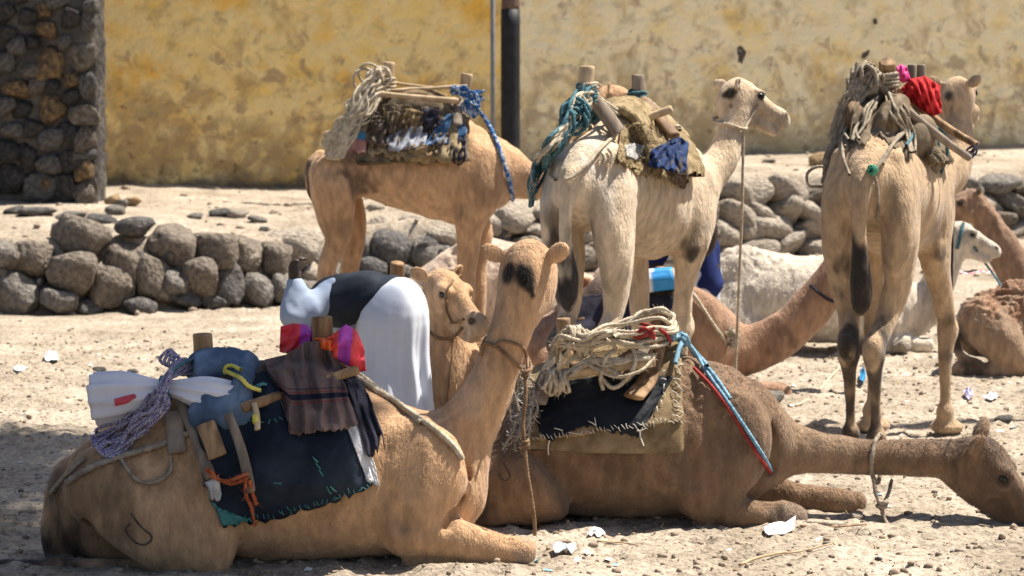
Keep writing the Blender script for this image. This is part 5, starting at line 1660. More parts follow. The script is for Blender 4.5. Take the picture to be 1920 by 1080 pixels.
L.append(rope([c6.p(1135, 636, -.30), on(1147, 655, B6b, .14), on(1142, 690, B6b, .13), on(1132, 720, B6b, .06), on(1134, 740, B6b, .03)], .009, 6, seed=81))
L.append(rope([c6.p(1150, 632, -.30), on(1175, 655, B6b, .14), on(1180, 690, B6b, .13), on(1172, 722, B6b, .06), on(1150, 735, B6b, .04), on(1134, 720, B6b, .05)], .009, 6, seed=82))
L.append(rope([c6.p(1106, 640, -.28), on(1112, 668, B6b, .14), on(1126, 690, B6b, .10), on(1160, 712, B6b, .08)], .008, 6, seed=83))
V, F = ropes(L)
hk = thing('rope_hank', 'thick frayed hemp rope hank lashed along the brown camel saddle', 'rope', tuple(c6.p(1140, 660)))
part('rope', V, F, m_hemp, hk, kind='stuff')
part('loose_fibres', *fibres(V, 2600, .03, 9), m_hemp, hk, smooth=False, kind='stuff')
L = [rope([c6.p(1200, 606, -.12), c6.p(1222, 612, -.2), c6.p(1244, 622, -.2), c6.p(1258, 640, -.16)], .008, 6, seed=k) for k in range(1)]
L += [rope([c6.p(1180 + 6 * k, 628 + j(5), -.26), c6.p(1205 + j(4), 624 + j(6), -.26), c6.p(1228, 630 + j(6), -.25)], .007, 6, seed=k) for k in range(4)]
single('red_rope', 'short red cord tucked into the hemp hank at the front post', 'cord', *ropes(L), m_red)
L = []
for k in range(3):
    q = [c6.p(1256, 628 + 6 * k, -.12), on(1276 + j(2), 652 + j(3), B6b, .06, 10.1), on(1300 + 5 * k, 674 - 4 * k, B6b, .03)]
    q += [on(x + 9 * k * (k != 2) - 3, y - 2, [c6.bvh], .016) for x, y in ((1328, 706), (1364, 752))] if k < 2 else [on(1322, 700, [c6.bvh], .05)]
    if k == 0:
        q += [on(1400, 806, [c6.bvh], .016), on(1426, 852, [c6.bvh], .016), on(1446, 886, [c6.bvh], .016)]
    L.append(rope(q, .0085, 6, seed=k))
L += [ring(on(1278, 652, B6b, .05, 10.0), .028, .011, (.7, .4, .5), 2, k, .03) for k in range(2)]
L.append(rope([on(1278, 655, B6b, .06, 10.0), on(1270, 672, B6b, .05), on(1264, 690, B6b, .035)], .011, 6))
single('breast_rope', 'light blue rope knotted at the saddle and running down the brown shoulder', 'rope', *ropes(L), m_ltblue)
L = [rope([on(x, y, [c6.bvh], .016) for x, y in ((1298, 694), (1330, 722), (1362, 764), (1398, 818), (1424, 862), (1444, 890))], .0075, 6, seed=3)]
single('braided_rope', 'red braided cord beside the light blue rope on the brown shoulder', 'cord', *ropes(L), m_red)
# frayed tangle at the rear edge
L = []
for k in range(12):
    L.append(rope([on(978 + j(8), 700 + j(10), B6b, .04, 10.1), on(985 + j(12), 740 + j(14), B6b, .05, 10.1), on(978 + j(10), 790 + j(14), B6b, .04, 10.1), on(972 + j(10), 830 + j(12), B6b, .04, 10.1)], .0055, 6, seed=90 + k))
V, F = ropes(L)
tg = thing('rope_tangle', 'frayed grey rope tangle at the rear edge of the burlap', 'rope', tuple(c6.p(978, 760, -.2)))
part('rope', V, F, m_hempd, tg, kind='stuff')
part('loose_fibres', *fibres(V, 900, .05, 19), m_thread, tg, smooth=False, kind='stuff')
# ------------------------------------------------------------------ standing tan camel's load
j = lambda s: r_.normal() * s
r_ = np.random.default_rng(55)
s1 = thing('pack_saddle', 'wooden pack saddle with ragged pads and a blue tarpaulin corner on the standing tan camel', 'saddle', tuple(c1.p(780, 280)))
x1_ = c1.p(780, 0).x
V, F = saddle_wrap(c1, (x1_, 16.9, 0), (1, 0, 0), (0, 1, 0), c1.p(672, 0).x - x1_, c1.p(880, 0).x - x1_, 1.42, -1.18, 1.3, .03, thick=.04, noise=.03, seed=8)
part('pad', V, F, m_sack, s1); b1p = bvh_of(V, F)
B1 = [b1p, c1.bvh]
V, F = patch([(690, 205), (740, 200), (800, 204), (850, 210)], [(690, 285), (740, 296), (800, 304), (872, 300)], B1, .03, 60, 40, seed=3, relax=12, wr=((3, 1, 0, .012, 3), (5, -1, 1, .008, 3)), ragged=9, thick=.02)
part('under_flap', V, F, m_straw, s1)
V, F = patch([(690, 200), (740, 196), (800, 200), (846, 206)], [(690, 270), (740, 282), (790, 278), (830, 262)], B1, .055, 60, 40, seed=13, relax=12, wr=((3, 1, 0, .014, 3), (6, -1.5, 1, .010, 3)), ragged=12, thick=.012)
part('sacking_flap', V, F, m_sack, s1); bb = bvh_of(V, F)
part('straw_ends', *fibres(V, 1500, .07, 24, .0022), m_straw, s1, smooth=False, kind='stuff')
for k, (x, y, w_, h_) in enumerate(((712, 250, 34, 44), (742, 236, 30, 50), (772, 224, 40, 34), (806, 226, 36, 40), (700, 226, 26, 30), (832, 272, 44, 40), (790, 288, 50, 30), (856, 280, 34, 44))):
    V2, F2 = patch([(x - w_ / 2, y - h_ / 2), (x, y - h_ / 2 - 4), (x + w_ / 2, y - h_ / 2 + 3)], [(x - w_ / 2 + 4, y + h_ / 2), (x + 2, y + h_ / 2 + 6), (x + w_ / 2, y + h_ / 2)], [bb] + B1, .03, 18, 16, seed=40 + k, wr=((2 + k % 3, 1.5, k, .016, 3), (1, 3, k, .010, 3)), thick=.008, ragged=5)
    part('rag', V2, F2, (m_hide, m_sack, m_burlap, m_rag)[k % 4], s1)
B1b = [bb] + B1
V, F = patch([(838, 214), (858, 214), (877, 245)], [(793, 274), (835, 270), (872, 256)], B1b, .03, 30, 24, seed=14, relax=6, wr=((2, 1, 0, .008, 2),), thick=.006)
part('blue_tarpaulin', V, F, m_navy2, s1)
V, F = patch([(724, 258), (760, 240), (790, 236), (802, 250)], [(730, 284), (752, 284), (776, 276), (796, 274)], B1b, .035, 30, 22, seed=15, relax=6, wr=((4, 1, 0, .014, 3),), thick=.006, ragged=3)
part('grey_rag', V, F, M('grey_rag', (.14, .15, .18), (.32, .33, .37), 9, .8, .5, 50), s1)
V, F = patch([(657, 240), (672, 238), (687, 240)], [(657, 262), (672, 261), (686, 263)], B1b, .05, 16, 12, seed=16, thick=.006)
part('blue_patch', V, F, m_skyb, s1)
V, F = patch([(656, 262), (672, 261), (687, 263)], [(653, 283), (672, 284), (686, 286)], B1b, .05, 16, 12, seed=17, thick=.006, ragged=4)
part('pink_patch', V, F, m_pink, s1)
V, F = roll([tuple(c1.p(734, 184, -.06)), tuple(c1.p(785, 180, -.07)), tuple(c1.p(836, 190, -.06))], [.052, .060, .050], amp=.08, seed=5, folds=5)
part('rolled_pad', V, F, m_burlap, s1)
part('post', *log(c1.p(724, 190, 0), c1.p(730, 116, 0), .044, .046, seed=31), m_woodp, s1)
part('post', *log(c1.p(866, 200, 0), c1.p(876, 138, 0), .040, .042, seed=32), m_woodp, s1)
part('upper_bar', *log(c1.p(728, 170, -.10), c1.p(876, 161, -.10), .013, .014, seed=33), m_woodp, s1)
part('upper_bar', *log(c1.p(726, 152, .10), c1.p(812, 164, .08), .010, .011, seed=34), m_woodp, s1)
part('side_bar', *log(on(706, 192, B1b, .10), on(852, 203, B1b, .10), .020, .022, seed=35), m_woodp, s1)
for a, b in (((726, 165, -.03), (690, 246)), ((868, 165, -.03), (858, 240))):
    part('saddle_leg', *log(c1.p(*a), on(*b, B1b, .05), .028, .036, flat=.5, lat=(1, 0, 0), seed=36), m_woodg, s1)
    part('saddle_leg', *log(c1.p(a[0], a[1], .03), c1.p(b[0], b[1], .34), .028, .036, flat=.5, lat=(1, 0, 0), seed=37), m_woodg, s1)
L = []
for k in range(22):
    u = r_.random()
    L.append(rope([c1.p(716 + j(6), 150 + j(8), -.08 + j(.03)), c1.p(694 + j(8), 160 + j(10), -.18 + j(.03)), c1.p(672 + j(9), 195 + j(9), -.26 + j(.02)), c1.p(650 + j(9), 232 + j(8), -.29), c1.p(628 + j(9), 265 + j(8), -.30),
                   c1.p(616 + 18 * u + j(3), 292 + j(5), -.30), c1.p(634 + 12 * u + j(4), 282 + j(6), -.31), c1.p(652 + j(8), 240 + j(8), -.31), c1.p(684 + j(8), 200 + j(10), -.26), c1.p(712 + j(8), 165 + j(8), -.12)], .0095, 6, seed=k))
for k in range(7):
    L.append(ring(c1.p(700 + j(9), 146 + j(8), -.1), .07 + .02 * r_.random(), .010, (j(1), .8, j(.6)), 1.3, k, .04))
for k in range(4):
    L.append(ring(c1.p(727, 150 + 7 * k, 0), .052, .010, (0, .1, 1), 1.3, k, .03))
V, F = ropes(L)
hk = thing('rope_hank', 'long grey hemp rope hank trailing over the standing tan camel rump', 'rope', tuple(c1.p(650, 292)))
part('rope', V, F, m_hemp, hk, kind='stuff')
part('loose_fibres', *fibres(V, 900, .05, 2), m_hemp, hk, smooth=False, kind='stuff')
L = []
for k in range(9):
    L.append(rope([c1.p(846 + j(4), 172 + j(4), -.1), c1.p(868 + j(5), 168 + j(5), -.14), c1.p(884 + j(5), 186 + j(8), -.14), c1.p(892 + j(5), 215 + j(8), -.16), c1.p(876 + j(6), 190 + j(8), -.15), c1.p(900 + j(6), 175 + j(5), -.1)], .009, 6, seed=k))
L.append(rope([on(x, y, [c1.bvh], .02) for x, y in ((900, 210), (915, 232), (928, 265), (940, 300), (950, 335), (958, 372))], .016, 6, pitch=.09, seed=2))
single('breast_rope', 'blue and white rope knotted at the front post, running down the tan shoulder', 'rope', *ropes(L), M('blue_white_rope', (.015, .09, .26), (.42, .48, .55), 40, .85, .5, 150, mid=(.48, .60), spec=.2))

# ------------------------------------------------------------------ pale camel's load
def cline(px, ox, oy, th):
    k = (px - 960) / FPX
    f = (math.cos(th), math.sin(th))
    t = (k * oy - ox) / (f[0] - f[1] * k)
    return oy + f[1] * t
Y2 = lambda px: cline(px, .66, 12.95, th2)
P2 = lambda px, py, d=0.0: W(px, py, Y2(px) + d)
s2 = thing('pack_saddle', 'straw-padded pack saddle bound with teal rope on the pale camel', 'saddle', tuple(L2(-.1, 0, 1.6)))
O2 = L2(0, 0, 0)
V, F = saddle_wrap(c2, O2, c2.f, c2.l, -.24, .36, 1.42, -1.30, 1.30, .035, thick=.045, noise=.03, seed=3)
part('pad', V, F, m_straw, s2); b2p = bvh_of(V, F)
B2 = [b2p, c2.bvh]
V, F = patch([(1165, 235), (1205, 232), (1240, 240), (1268, 262)], [(1158, 300), (1190, 320), (1240, 322), (1285, 345)], B2, .04, 60, 40, seed=23, relax=14, wr=((3, 1, 0, .016, 3), (6, -1, 1, .010, 3)), ragged=12, thick=.03)
part('straw_flap', V, F, m_straw, s2); bb = bvh_of(V, F)
fV = V
part('straw_ends', *fibres(fV, 2600, .05, 4, .0016), m_straw, s2, smooth=False, kind='stuff')
B2b = [bb] + B2
V, F = patch([(1220, 282), (1250, 268), (1270, 254), (1292, 268)], [(1216, 312), (1240, 318), (1262, 322), (1286, 320)], B2b, .035, 30, 24, seed=24, relax=6, wr=((3, 1.5, 0, .02, 3), (5, -1, 0, .012, 3)), thick=.006, ragged=8)
part('navy_cloth', V, F, m_navy, s2)
V, F = patch([(1258, 300), (1276, 300), (1290, 306)], [(1258, 334), (1276, 352), (1290, 346)], B2b, .03, 20, 20, seed=25, wr=((2, 1, 0, .014, 3),), thick=.012, ragged=9)
part('dark_fringe', V, F, m_hide, s2)
V, F = patch([(1172, 272), (1190, 268), (1206, 272)], [(1176, 292), (1192, 300), (1206, 292)], B2b, .03, 16, 12, seed=26, thick=.006, wr=((2, 1, 0, .012, 2),))
part('grey_patch', V, F, M('grey_patch', (.25, .25, .24), (.46, .45, .42), 9, .9, .5, 60), s2)
V, F = patch([(1255, 252), (1263, 246), (1266, 248)], [(1262, 262), (1270, 260), (1272, 258)], B2b, .02, 8, 8, thick=.004)
part('white_scrap', V, F, m_felt, s2)
part('post', *log(P2(1099, 205), P2(1101, 124), .040, .042, seed=41), m_woodp, s2)
part('post', *log(P2(1194, 215), P2(1196, 140), .042, .040, seed=42), m_woodg, s2)
part('side_bar', *log(on(1130, 220, B2b, .14, Y2(1130) - .2), on(1232, 229, B2b, .14, Y2(1232) - .25), .026, .023, seed=43), m_woodp, s2)
part('side_bar', *log(P2(1060, 250, .1), P2(1160, 225, .3), .022, .022, seed=47), m_woodp, s2)
part('saddle_leg', *log(P2(1104, 178, -.03), on(1150, 262, B2b, .05), .034, .05, flat=.5, lat=(1, .5, 0), seed=44), m_woodg, s2)
part('saddle_leg', *log(P2(1096, 178), P2(1050, 268, .1), .034, .05, flat=.5, lat=(1, .5, 0), seed=45), m_woodg, s2)
part('saddle_leg', *log(P2(1198, 178, -.03), on(1250, 262, B2b, .05), .032, .045, flat=.5, lat=(1, .5, 0), seed=46), m_leather, s2)
L, Lh = [], []
for k in range(18):
    tgt = Lh if k % 5 in (0, 3) else L
    w = 14 if tgt is Lh else 8
    tgt.append(rope([P2(1100 + j(8), 172 + j(8), -.08 + j(.03)), P2(1085 + j(9), 195 + j(8), -.10), P2(1065 + j(9), 232 + j(8), -.12), P2(1040 + j(9), 268 + j(9), -.14), on(1016 + j(7) - (6 if tgt is Lh else 0), 306 + j(9), [c2.bvh], .03, 12.5),
                     W(1000 + j(5) - (5 if tgt is Lh else 0), 345 + j(10), 12.45), W(998 + j(3), 372 + j(12), 12.45)], .0095, 6, seed=k))
for k in range(5):
    L.append(ring(P2(1100, 165 + 6 * k), .050, .010, (0, .1, 1), 1.5, k, .03))
    L.append(ring(P2(1195, 176 + 6 * k), .050, .0095, (0, .1, 1), 1.5, 9 + k, .03))
    L.append(ring(P2(1070 + j(8), 222 + j(8), -.1), .07, .010, (j(1), .6, j(.5)), 1.3, k, .03))
for k in range(6):
    L.append(rope([P2(1106, 185 + j(4), -.07), on(1120 + j(3), 208 + j(4), B2b, .09, 12.4), on(1134 + j(4), 235 + j(4), B2b, .08, 12.4), on(1150 + j(3), 258 + j(4), B2b, .05, 12.5)], .008, 6, seed=40 + k))
V, F = ropes(L)
tk = thing('rope_bundle', 'thick teal rope bundle hanging from the rear post over the pale rump', 'rope', tuple(P2(1040, 300)))
part('rope', V, F, m_teal, tk, kind='stuff')
part('loose_fibres', *fibres(V, 700, .045, 3), m_teal, tk, smooth=False, kind='stuff')
for k in range(4):
    Lh.append(rope([P2(1116, 180 + j(6), -.1), P2(1140 + j(4), 200 + j(5), -.12), P2(1170 + j(4), 212 + j(4), -.1), P2(1196, 190 + j(5), -.06)], .009, 6, seed=60 + k))
    Lh.append(rope([P2(1205, 180 + j(5), -.06), P2(1228 + j(4), 205 + j(5), -.12), P2(1246 + j(4), 232 + j(5), -.16), on(1262, 255 + j(5), B2b, .05)], .009, 6, seed=64 + k))
for k in range(4):
    Lh.append(ring(P2(1101, 160 + 4 * k), .052, .009, (0, .1, 1), 1.2, k + 70, .03))
V, F = ropes(Lh)
hb = thing('rope_hank', 'pale hemp rope wound round the posts of the pale camel saddle', 'rope', tuple(P2(1110, 260)))
part('rope', V, F, m_hemp, hb, kind='stuff')
part('loose_fibres', *fibres(V, 800, .045, 5), m_hemp, hb, smooth=False, kind='stuff')
L = [rope([on(x, y, B2b, .02) for x, y in q], .010, 6, seed=i) for i, q in enumerate([[(1158, 240), (1148, 258), (1125, 285), (1098, 312), (1070, 335), (1062, 338)], [(1128, 290), (1134, 298), (1130, 308)], [(1140, 284), (1146, 294), (1142, 306)]])]
L += [rope([on(x, y, [c2.bvh], .015) for x, y in ((1052, 262), (1038, 300), (1034, 330), (1046, 338))], .008, 6)]
single('crupper_rope', 'pale rope running from the straw pad to the pale camel tail', 'rope', *ropes(L), m_hemp)

# ------------------------------------------------------------------ fawn camel's load
Y3 = lambda px: cline(px, 2.10, 12.75, th3)
P3 = lambda px, py, d=0.0: W(px, py, np.clip(Y3(px), 12.1, 13.6) + d)
s3 = thing('pack_saddle', 'pack saddle of leather sacks and crossed poles on the fawn camel', 'saddle', tuple(L3(-.1, 0, 1.65)))
O3 = L3(0, 0, 0)
V, F = saddle_wrap(c3, O3, c3.f, c3.l, -.12, .46, 1.45, -1.15, 1.15, .03, thick=.04, noise=.03, seed=4)
part('pad', V, F, m_sack, s3); b3p = bvh_of(V, F)
part('straw_ends', *fibres(V, 1500, .06, 14, .0016), m_straw, s3, smooth=False, kind='stuff')
m_hide2 = M('worn_hide', (.085, .052, .030), (.20, .128, .076), 7, .75, .5, 40, spec=.2, bdist=.008)
def sack(prims, name, mat, parent, seed, h=.011, amp=.03):
    b = Body(h)
    for c, r, ax in prims:
        b.ell(c, r, ax, .05)
    V, F = b.build(2)
    N = vnormals(V, F)
    V = V + N * ((fnoise(V, 7, seed, 3) - .5) * amp)[:, None]
    return part(name, V, F, mat, parent), bvh_of(V, F)
dn = Vector((0, 0, 1))
_, k1 = sack([(W(1617, 230, 12.60), (.30, .08, .17), (c3.f, c3.l + dn * -.25, dn + c3.l * .25)), (W(1608, 258, 12.62), (.18, .07, .09), (c3.f, c3.l, dn))], 'sack', m_hide2, s3, 1, amp=.035)
_, k2 = sack([(W(1672, 236, 12.54), (.30, .08, .18), (c3.f, c3.l + dn * .3, dn - c3.l * .3)), (W(1684, 270, 12.55), (.18, .075, .10), (c3.f, c3.l, dn))], 'sack', m_hide2, s3, 2, amp=.035)
_, k3 = sack([(W(1722, 266, 12.72), (.22, .10, .16), (c3.f, c3.l + dn * .3, dn - c3.l * .3)), (W(1736, 308, 12.78), (.15, .075, .09), (c3.f, c3.l, dn))], 'sack', m_sack, s3, 3)
V, F = patch([(1602, 196), (1632, 176), (1662, 172), (1700, 182)], [(1590, 276), (1622, 268), (1652, 252), (1712, 306)], [k1, k2, k3, b3p, c3.bvh], .012, 50, 36, seed=51, relax=10,
             wr=((4, .6, 0, .014, 3), (2, 2, 1, .010, 3)), thick=.01, ragged=7, mids=[[(1594, 232), (1624, 224), (1652, 216), (1706, 240)]])
part('sacking_cover', V, F, m_sack, s3); kc = bvh_of(V, F)
V, F = ropes([rope([on(1650 + j(5), 178, [kc, k1, k2], .02, 12.4), on(1632 + j(10), 205 + j(4), [kc, k1, k2], .02, 12.4), on(1612 + j(14), 240 + j(4), [kc, k1, k2], .02, 12.4), on(1600 + j(12), 268, [kc, k1, k2], .02, 12.4)], .008, 6, seed=k) for k in range(6)] +
             [rope([on(1668 + j(5), 178, [kc, k1, k2], .02, 12.4), on(1684 + j(8), 210 + j(4), [kc, k1, k2], .02, 12.4), on(1698 + j(9), 250 + j(4), [kc, k2, k3], .02, 12.5), on(1706 + j(8), 288, [kc, k2, k3], .02, 12.5)], .008, 6, seed=9 + k) for k in range(6)])
part('lashing_ropes', V, F, m_hempd, s3, kind='stuff')
part('post', *log(P3(1663, 190), W(1664, 115, 12.6), .048, .046, seed=51), m_wood, s3)
part('post', *log(W(1712, 180, 13.1), W(1710, 121, 13.1), .026, .026, seed=52), m_woodg, s3)
part('post', *log(W(1726, 180, 13.12), W(1727, 121, 13.12), .026, .026, seed=53), m_woodg, s3)
part('pole', *log(W(1640, 152, 12.55), W(1819, 298, 12.62), .024, .021, seed=54), m_woodg, s3)
part('pole', *log(W(1683, 168, 12.9), W(1833, 273, 12.75), .025, .021, seed=55), m_wood, s3)
part('saddle_leg', *log(W(1660, 165, 12.6), W(1622, 262, 12.6), .03, .04, flat=.5, seed=56), m_woodg, s3)
V, F = ropes([ring(W(1822, 283, 12.68), .030, .006, (.6, .2, -.6), 2, 1, .04), rope([W(1833, 268, 12.72), W(1826, 284, 12.66), W(1818, 298, 12.6)], .006, 5)])
part('lashing', V, F, m_rag, s3)
V, F = ropes([ring(W(1663, 142 + 7 * k, 12.6), .056, .011, (0, .1, 1), 1.4, k, .04) for k in range(4)])
part('post_lashing', V, F, m_hempd, s3)
L = []
for k in range(20):
    L.append(rope([W(1640 + j(7), 150 + j(6), 12.55 + j(.03)), W(1612 + j(8), 160 + j(9), 12.45), W(1592 + j(7), 205 + j(9), 12.42), W(1574 + j(8), 255 + j(9), 12.40), W(1560 + j(7), 300 + j(8), 12.36), W(1552 + j(9), 342 + j(8), 12.34), W(1568 + j(8), 330 + j(8), 12.32), W(1588 + j(6), 260 + j(9), 12.38)], .0098, 6, seed=k))
for k in range(9):
    L.append(ring(W(1622 + j(12), 152 + j(10), 12.5), .055 + .02 * r_.random(), .012, (j(1), .8, j(.6)), 1.3, k, .04))
L.append(rope([W(1560, 318, 12.34), W(1535, 312, 12.3), W(1514, 325, 12.3), W(1518, 348, 12.3), W(1545, 350, 12.3)], .008, 6))
V, F = ropes(L)
hb = thing('rope_hank', 'dark hemp rope hank hanging beside the fawn camel rump', 'rope', tuple(W(1570, 345, 12.4)))
part('rope', V, F, m_hempd, hb, kind='stuff')
part('loose_fibres', *fibres(V, 900, .05, 5), m_hempd, hb, smooth=False, kind='stuff')
V, F = patch([(1688, 168), (1705, 148), (1735, 142), (1762, 160)], [(1700, 185), (1725, 205), (1750, 218), (1766, 212)], None, 0, 40, 30, Y=12.82, bulge=.10, seed=6, wr=((3, 1.5, 0, .018, 3), (6, -1.5, 1, .010, 3)), thick=.006)
rc = thing('red_cloth', 'crumpled dark red cloth draped between the posts on the fawn camel', 'cloth', tuple(W(1730, 210, 12.9)))
part('fold', V, F, M('dark_red_cloth', (.34, .012, .016), (.50, .03, .035), 6, .8, .4, 90, spec=.15), rc)
V, F = patch([(1680, 126), (1690, 120), (1700, 126)], [(1682, 150), (1694, 156), (1708, 150)], None, 0, 16, 14, Y=12.8, bulge=.04, seed=7, wr=((2, 1, 0, .012, 3),), thick=.004)
part('magenta_fold', V, F, M('magenta_cloth', (.56, .03, .20), (.68, .08, .30), 6, .6), rc)
B3 = [c3.bvh, b3p, k1, k2, k3]
L = [rope([on(x, y, B3, .02) for x, y in q], r, 6, seed=i) for i, (q, r) in enumerate([([(1695, 238), (1680, 262), (1662, 290), (1640, 318)], .011), ([(1690, 246), (1670, 280), (1652, 310)], .010), ([(1632, 322), (1640, 345), (1644, 380), (1646, 408)], .008)])]
L += [rope([W(1587, 240, 12.35), on(1584, 270, B3, .03, 12.3), on(1588, 300, B3, .03, 12.3), on(1598, 330, B3, .02)], .009, 6)]
single('crupper_rope', 'grey rope running from the leather sacks to the fawn camel tail', 'rope', *ropes(L), m_hempd)
L = [ring(on(1632, 322, B3, .02), .022, .008, (j(1), 1, j(1)), 2, k, .02) for k in range(3)]
single('green_knot', 'small green cord knot above the fawn camel tail', 'cord', *ropes(L), M('green_cord', (.02, .16, .10), (.10, .32, .20), 30, .8))
L = [rope([W(1695, 232, 12.5), on(1700, 256, B3, .03, 12.5), on(1692, 280, B3, .03)], .008, 6), rope([W(1740, 230, 12.8), W(1768, 250, 12.85), W(1776, 290, 12.9), W(1762, 330, 12.9)], .009, 6), rope([W(1745, 240, 12.8), W(1760, 270, 12.8), W(1752, 300, 12.78)], .008, 6), rope([W(1592, 210, 12.4), W(1590, 260, 12.35), W(1586, 310, 12.35)], .009, 6)]
tcd = thing('teal_cord', 'teal cord hanging in loops round the fawn camel sacks', 'cord', tuple(W(1700, 330, 12.6)))
for q in L:
    part('loop', *q, m_teal, tcd)

# ------------------------------------------------------------------ loads further back
s4 = thing('pack_saddle', 'pack saddle behind the bent man, only its front post showing', 'saddle', (b4.x, 13.5, .72))
part('post', *log(W(738, 560, 13.35), W(746, 492, 13.3), .044, .042, seed=61), m_wood, s4)
part('post', *log(W(728, 600, 14.0), W(730, 520, 14.0), .044, .042, seed=62), m_wood, s4)
V, F = saddle_wrap(c4, ((b4.x + e4.x) / 2, 13.8, 0), (0, 1, 0), (-1, 0, 0), -.45, .45, .40, -1.3, 1.3, .02, thick=.03)
part('pad', V, F, m_sack, s4)
part('side_bar', *log(W(775, 600, 13.3), W(765, 600, 14.0), .02, seed=63), m_wood, s4)

s7 = thing('pack_saddle', 'pack saddle with dark padding on the reddish brown camel', 'saddle', tuple(c7.p(1180, 600)))
x7 = c7.p(1170, 0).x
V, F = saddle_wrap(c7, (x7, 15.4, 0), (1, 0, 0), (0, 1, 0), c7.p(1050, 0).x - x7, c7.p(1275, 0).x - x7, .42, -1.6, 1.6, .03, thick=.04, noise=.03, seed=9)
part('pad', V, F, m_hide, s7); b7p = bvh_of(V, F)
part('post', *log(c7.p(1242, 580), c7.p(1240, 500), .042, seed=64), m_wood, s7)
part('post', *log(c7.p(1100, 590), c7.p(1098, 520), .042, seed=65), m_wood, s7)
part('side_bar', *log(c7.p(1080, 600, -.22), c7.p(1250, 590, -.22), .022, seed=66), m_wood, s7)
V, F = patch([(1060, 560), (1130, 550), (1200, 552), (1262, 556)], [(1070, 650), (1130, 660), (1200, 660), (1258, 640)], [b7p, c7.bvh], .03, 40, 30, seed=31, wr=((3, 1, 0, .02, 3),), ragged=10, thick=.01)
part('dark_flap', V, F, m_rag, s7)
V, F = roll([tuple(c7.p(1150, 545, -.2)), tuple(c7.p(1200, 530, -.2)), tuple(c7.p(1262, 522, -.2))], [.075, .08, .075], amp=.07, seed=6)
V = np.array([tuple(v) for v in V])
t = (V[:, 0] - c7.p(1150, 0, -.2).x) / (c7.p(1262, 0, -.2).x - c7.p(1150, 0, -.2).x)
cw = np.where((t > .66)[:, None], np.array([[.03, .26, .60]]), np.array([[.72, .72, .76]]))
single('rolled_sheet', 'blue and white rolled sheet lying on the reddish brown camel saddle', 'roll', V, F, M('blue_white_sheet', .9, 1.06, 6, .5, .3, 30, attr=True), col=cw)
bg = Body(.011)
bg.ell(c7.p(1066, 520, -.12), (.10, .12, .16), k=.05); bg.ell(c7.p(1058, 485, -.12), (.05, .06, .10), k=.06)
V, F = bg.build(2); N = vnormals(V, F); V = V + N * ((fnoise(V, 8, 2, 3) - .5) * .035)[:, None]
cw = np.where((V[:, 2] > c7.p(0, 500, -.12).z)[:, None], np.array([[.70, .70, .72]]), np.array([[.70, .10, .22]]))
single('bag', 'pink and white bag standing on the reddish brown camel load', 'bag', V, F, M('pink_bag', .85, 1.1, 9, .5, .3, 30, attr=True), col=cw)
L = [rope([on(x, y, [c7.bvh, b7p], .015) for x, y in ((1278, 522), (1296, 548), (1318, 580), (1340, 612), (1358, 640))], .011, 6)]
single('breast_rope', 'pale rope running over the reddish brown shoulder to a tuft', 'rope', *ropes(L), m_hemp)
V, F = rope([on(1362, 618, [c7.bvh], .03), on(1366, 632, [c7.bvh], .05), on(1364, 648, [c7.bvh], .03)], .028, 6)
tf = thing('rope_tuft', 'frayed rope tuft hanging at the reddish brown camel chest', 'rope', tuple(on(1364, 648, [c7.bvh], .03)))
part('knot', V, F, m_hempd, tf); part('frayed_ends', *fibres(V, 300, .06, 3), m_hemp, tf, smooth=False, kind='stuff')

# ------------------------------------------------------------------ halters and lead ropes
def lead(name, label, pts, r, mat, extra=(), jit=0):
    return single(name, label, 'rope', *ropes([rope(pts, r, 8, seed=3, jit=jit)] + list(extra)), mat)
H5 = [c5.bvh]
loop = rope([on(904, 668, H5, .01), on(912, 645, H5, .012), on(935, 652, H5, .012), on(958, 674, H5, .012), on(984, 694, H5, .012), c5.p(996, 690, .06), c5.p(985, 665, .10), c5.p(950, 640, .11), c5.p(915, 632, .08), on(904, 650, H5, .01)], .007, 6)
loop2 = rope([on(925, 650, H5, .012), on(945, 640, H5, .012), on(975, 648, H5, .012), on(988, 668, H5, .012), c5.p(990, 690, -.06)], .006, 6)
lead('lead_rope', 'tan halter rope round the near camel neck, its end hanging to the sand',
     [c5.p(984, 694, -.10), c5.p(986, 740, -.12), c5.p(981, 790, -.13), c5.p(984, 838, -.14), c5.p(988, 880, -.15), c5.p(996, 930, -.16), c5.p(1002, 975, -.16), c5.p(1003, 1004, -.16)], .0075, m_leather,
     [loop, loop2, ring(c5.p(985, 832, -.14), .012, .007, (0, 0, 1), 2, 1, .03), ring(c5.p(985, 700, -.10), .012, .007, (0, 0, 1), 2, 1, .03)])
H6 = [c6.bvh]
lp = rope([on(1648, 816, H6, .012), on(1640, 832, H6, .012), on(1634, 856, H6, .012), on(1634, 882, H6, .012), c6.p(1640, 900, -.04), c6.p(1648, 902, .06), c6.p(1652, 860, .10), c6.p(1652, 818, .05), on(1648, 816, H6, .012)], .010, 6)
g6 = Vector((c6.p(1660, 985).x, 10.1, .012))
lead('lead_rope', 'dark rope knotted round the low brown neck, trailing on the sand',
     [c6.p(1638, 898, -.08), c6.p(1642, 925, -.10), c6.p(1652, 948, -.12), c6.p(1656, 968, -.12), W(1660, 988, 10.12), W(1600, 990, 10.05) + Vector((0, 0, .01)), G(1540, 992) + Vector((0, 0, .025)), G(1480, 990) + Vector((0, 0, .03))], .009, m_hempd,
     [lp, rope([c6.p(1672, 900, .02), c6.p(1666, 925, -.06), c6.p(1656, 945, -.11)], .008, 6), ring(c6.p(1654, 946, -.12), .018, .010, (.3, 0, 1), 2, 1, .04)])
H2 = [c2.bvh]
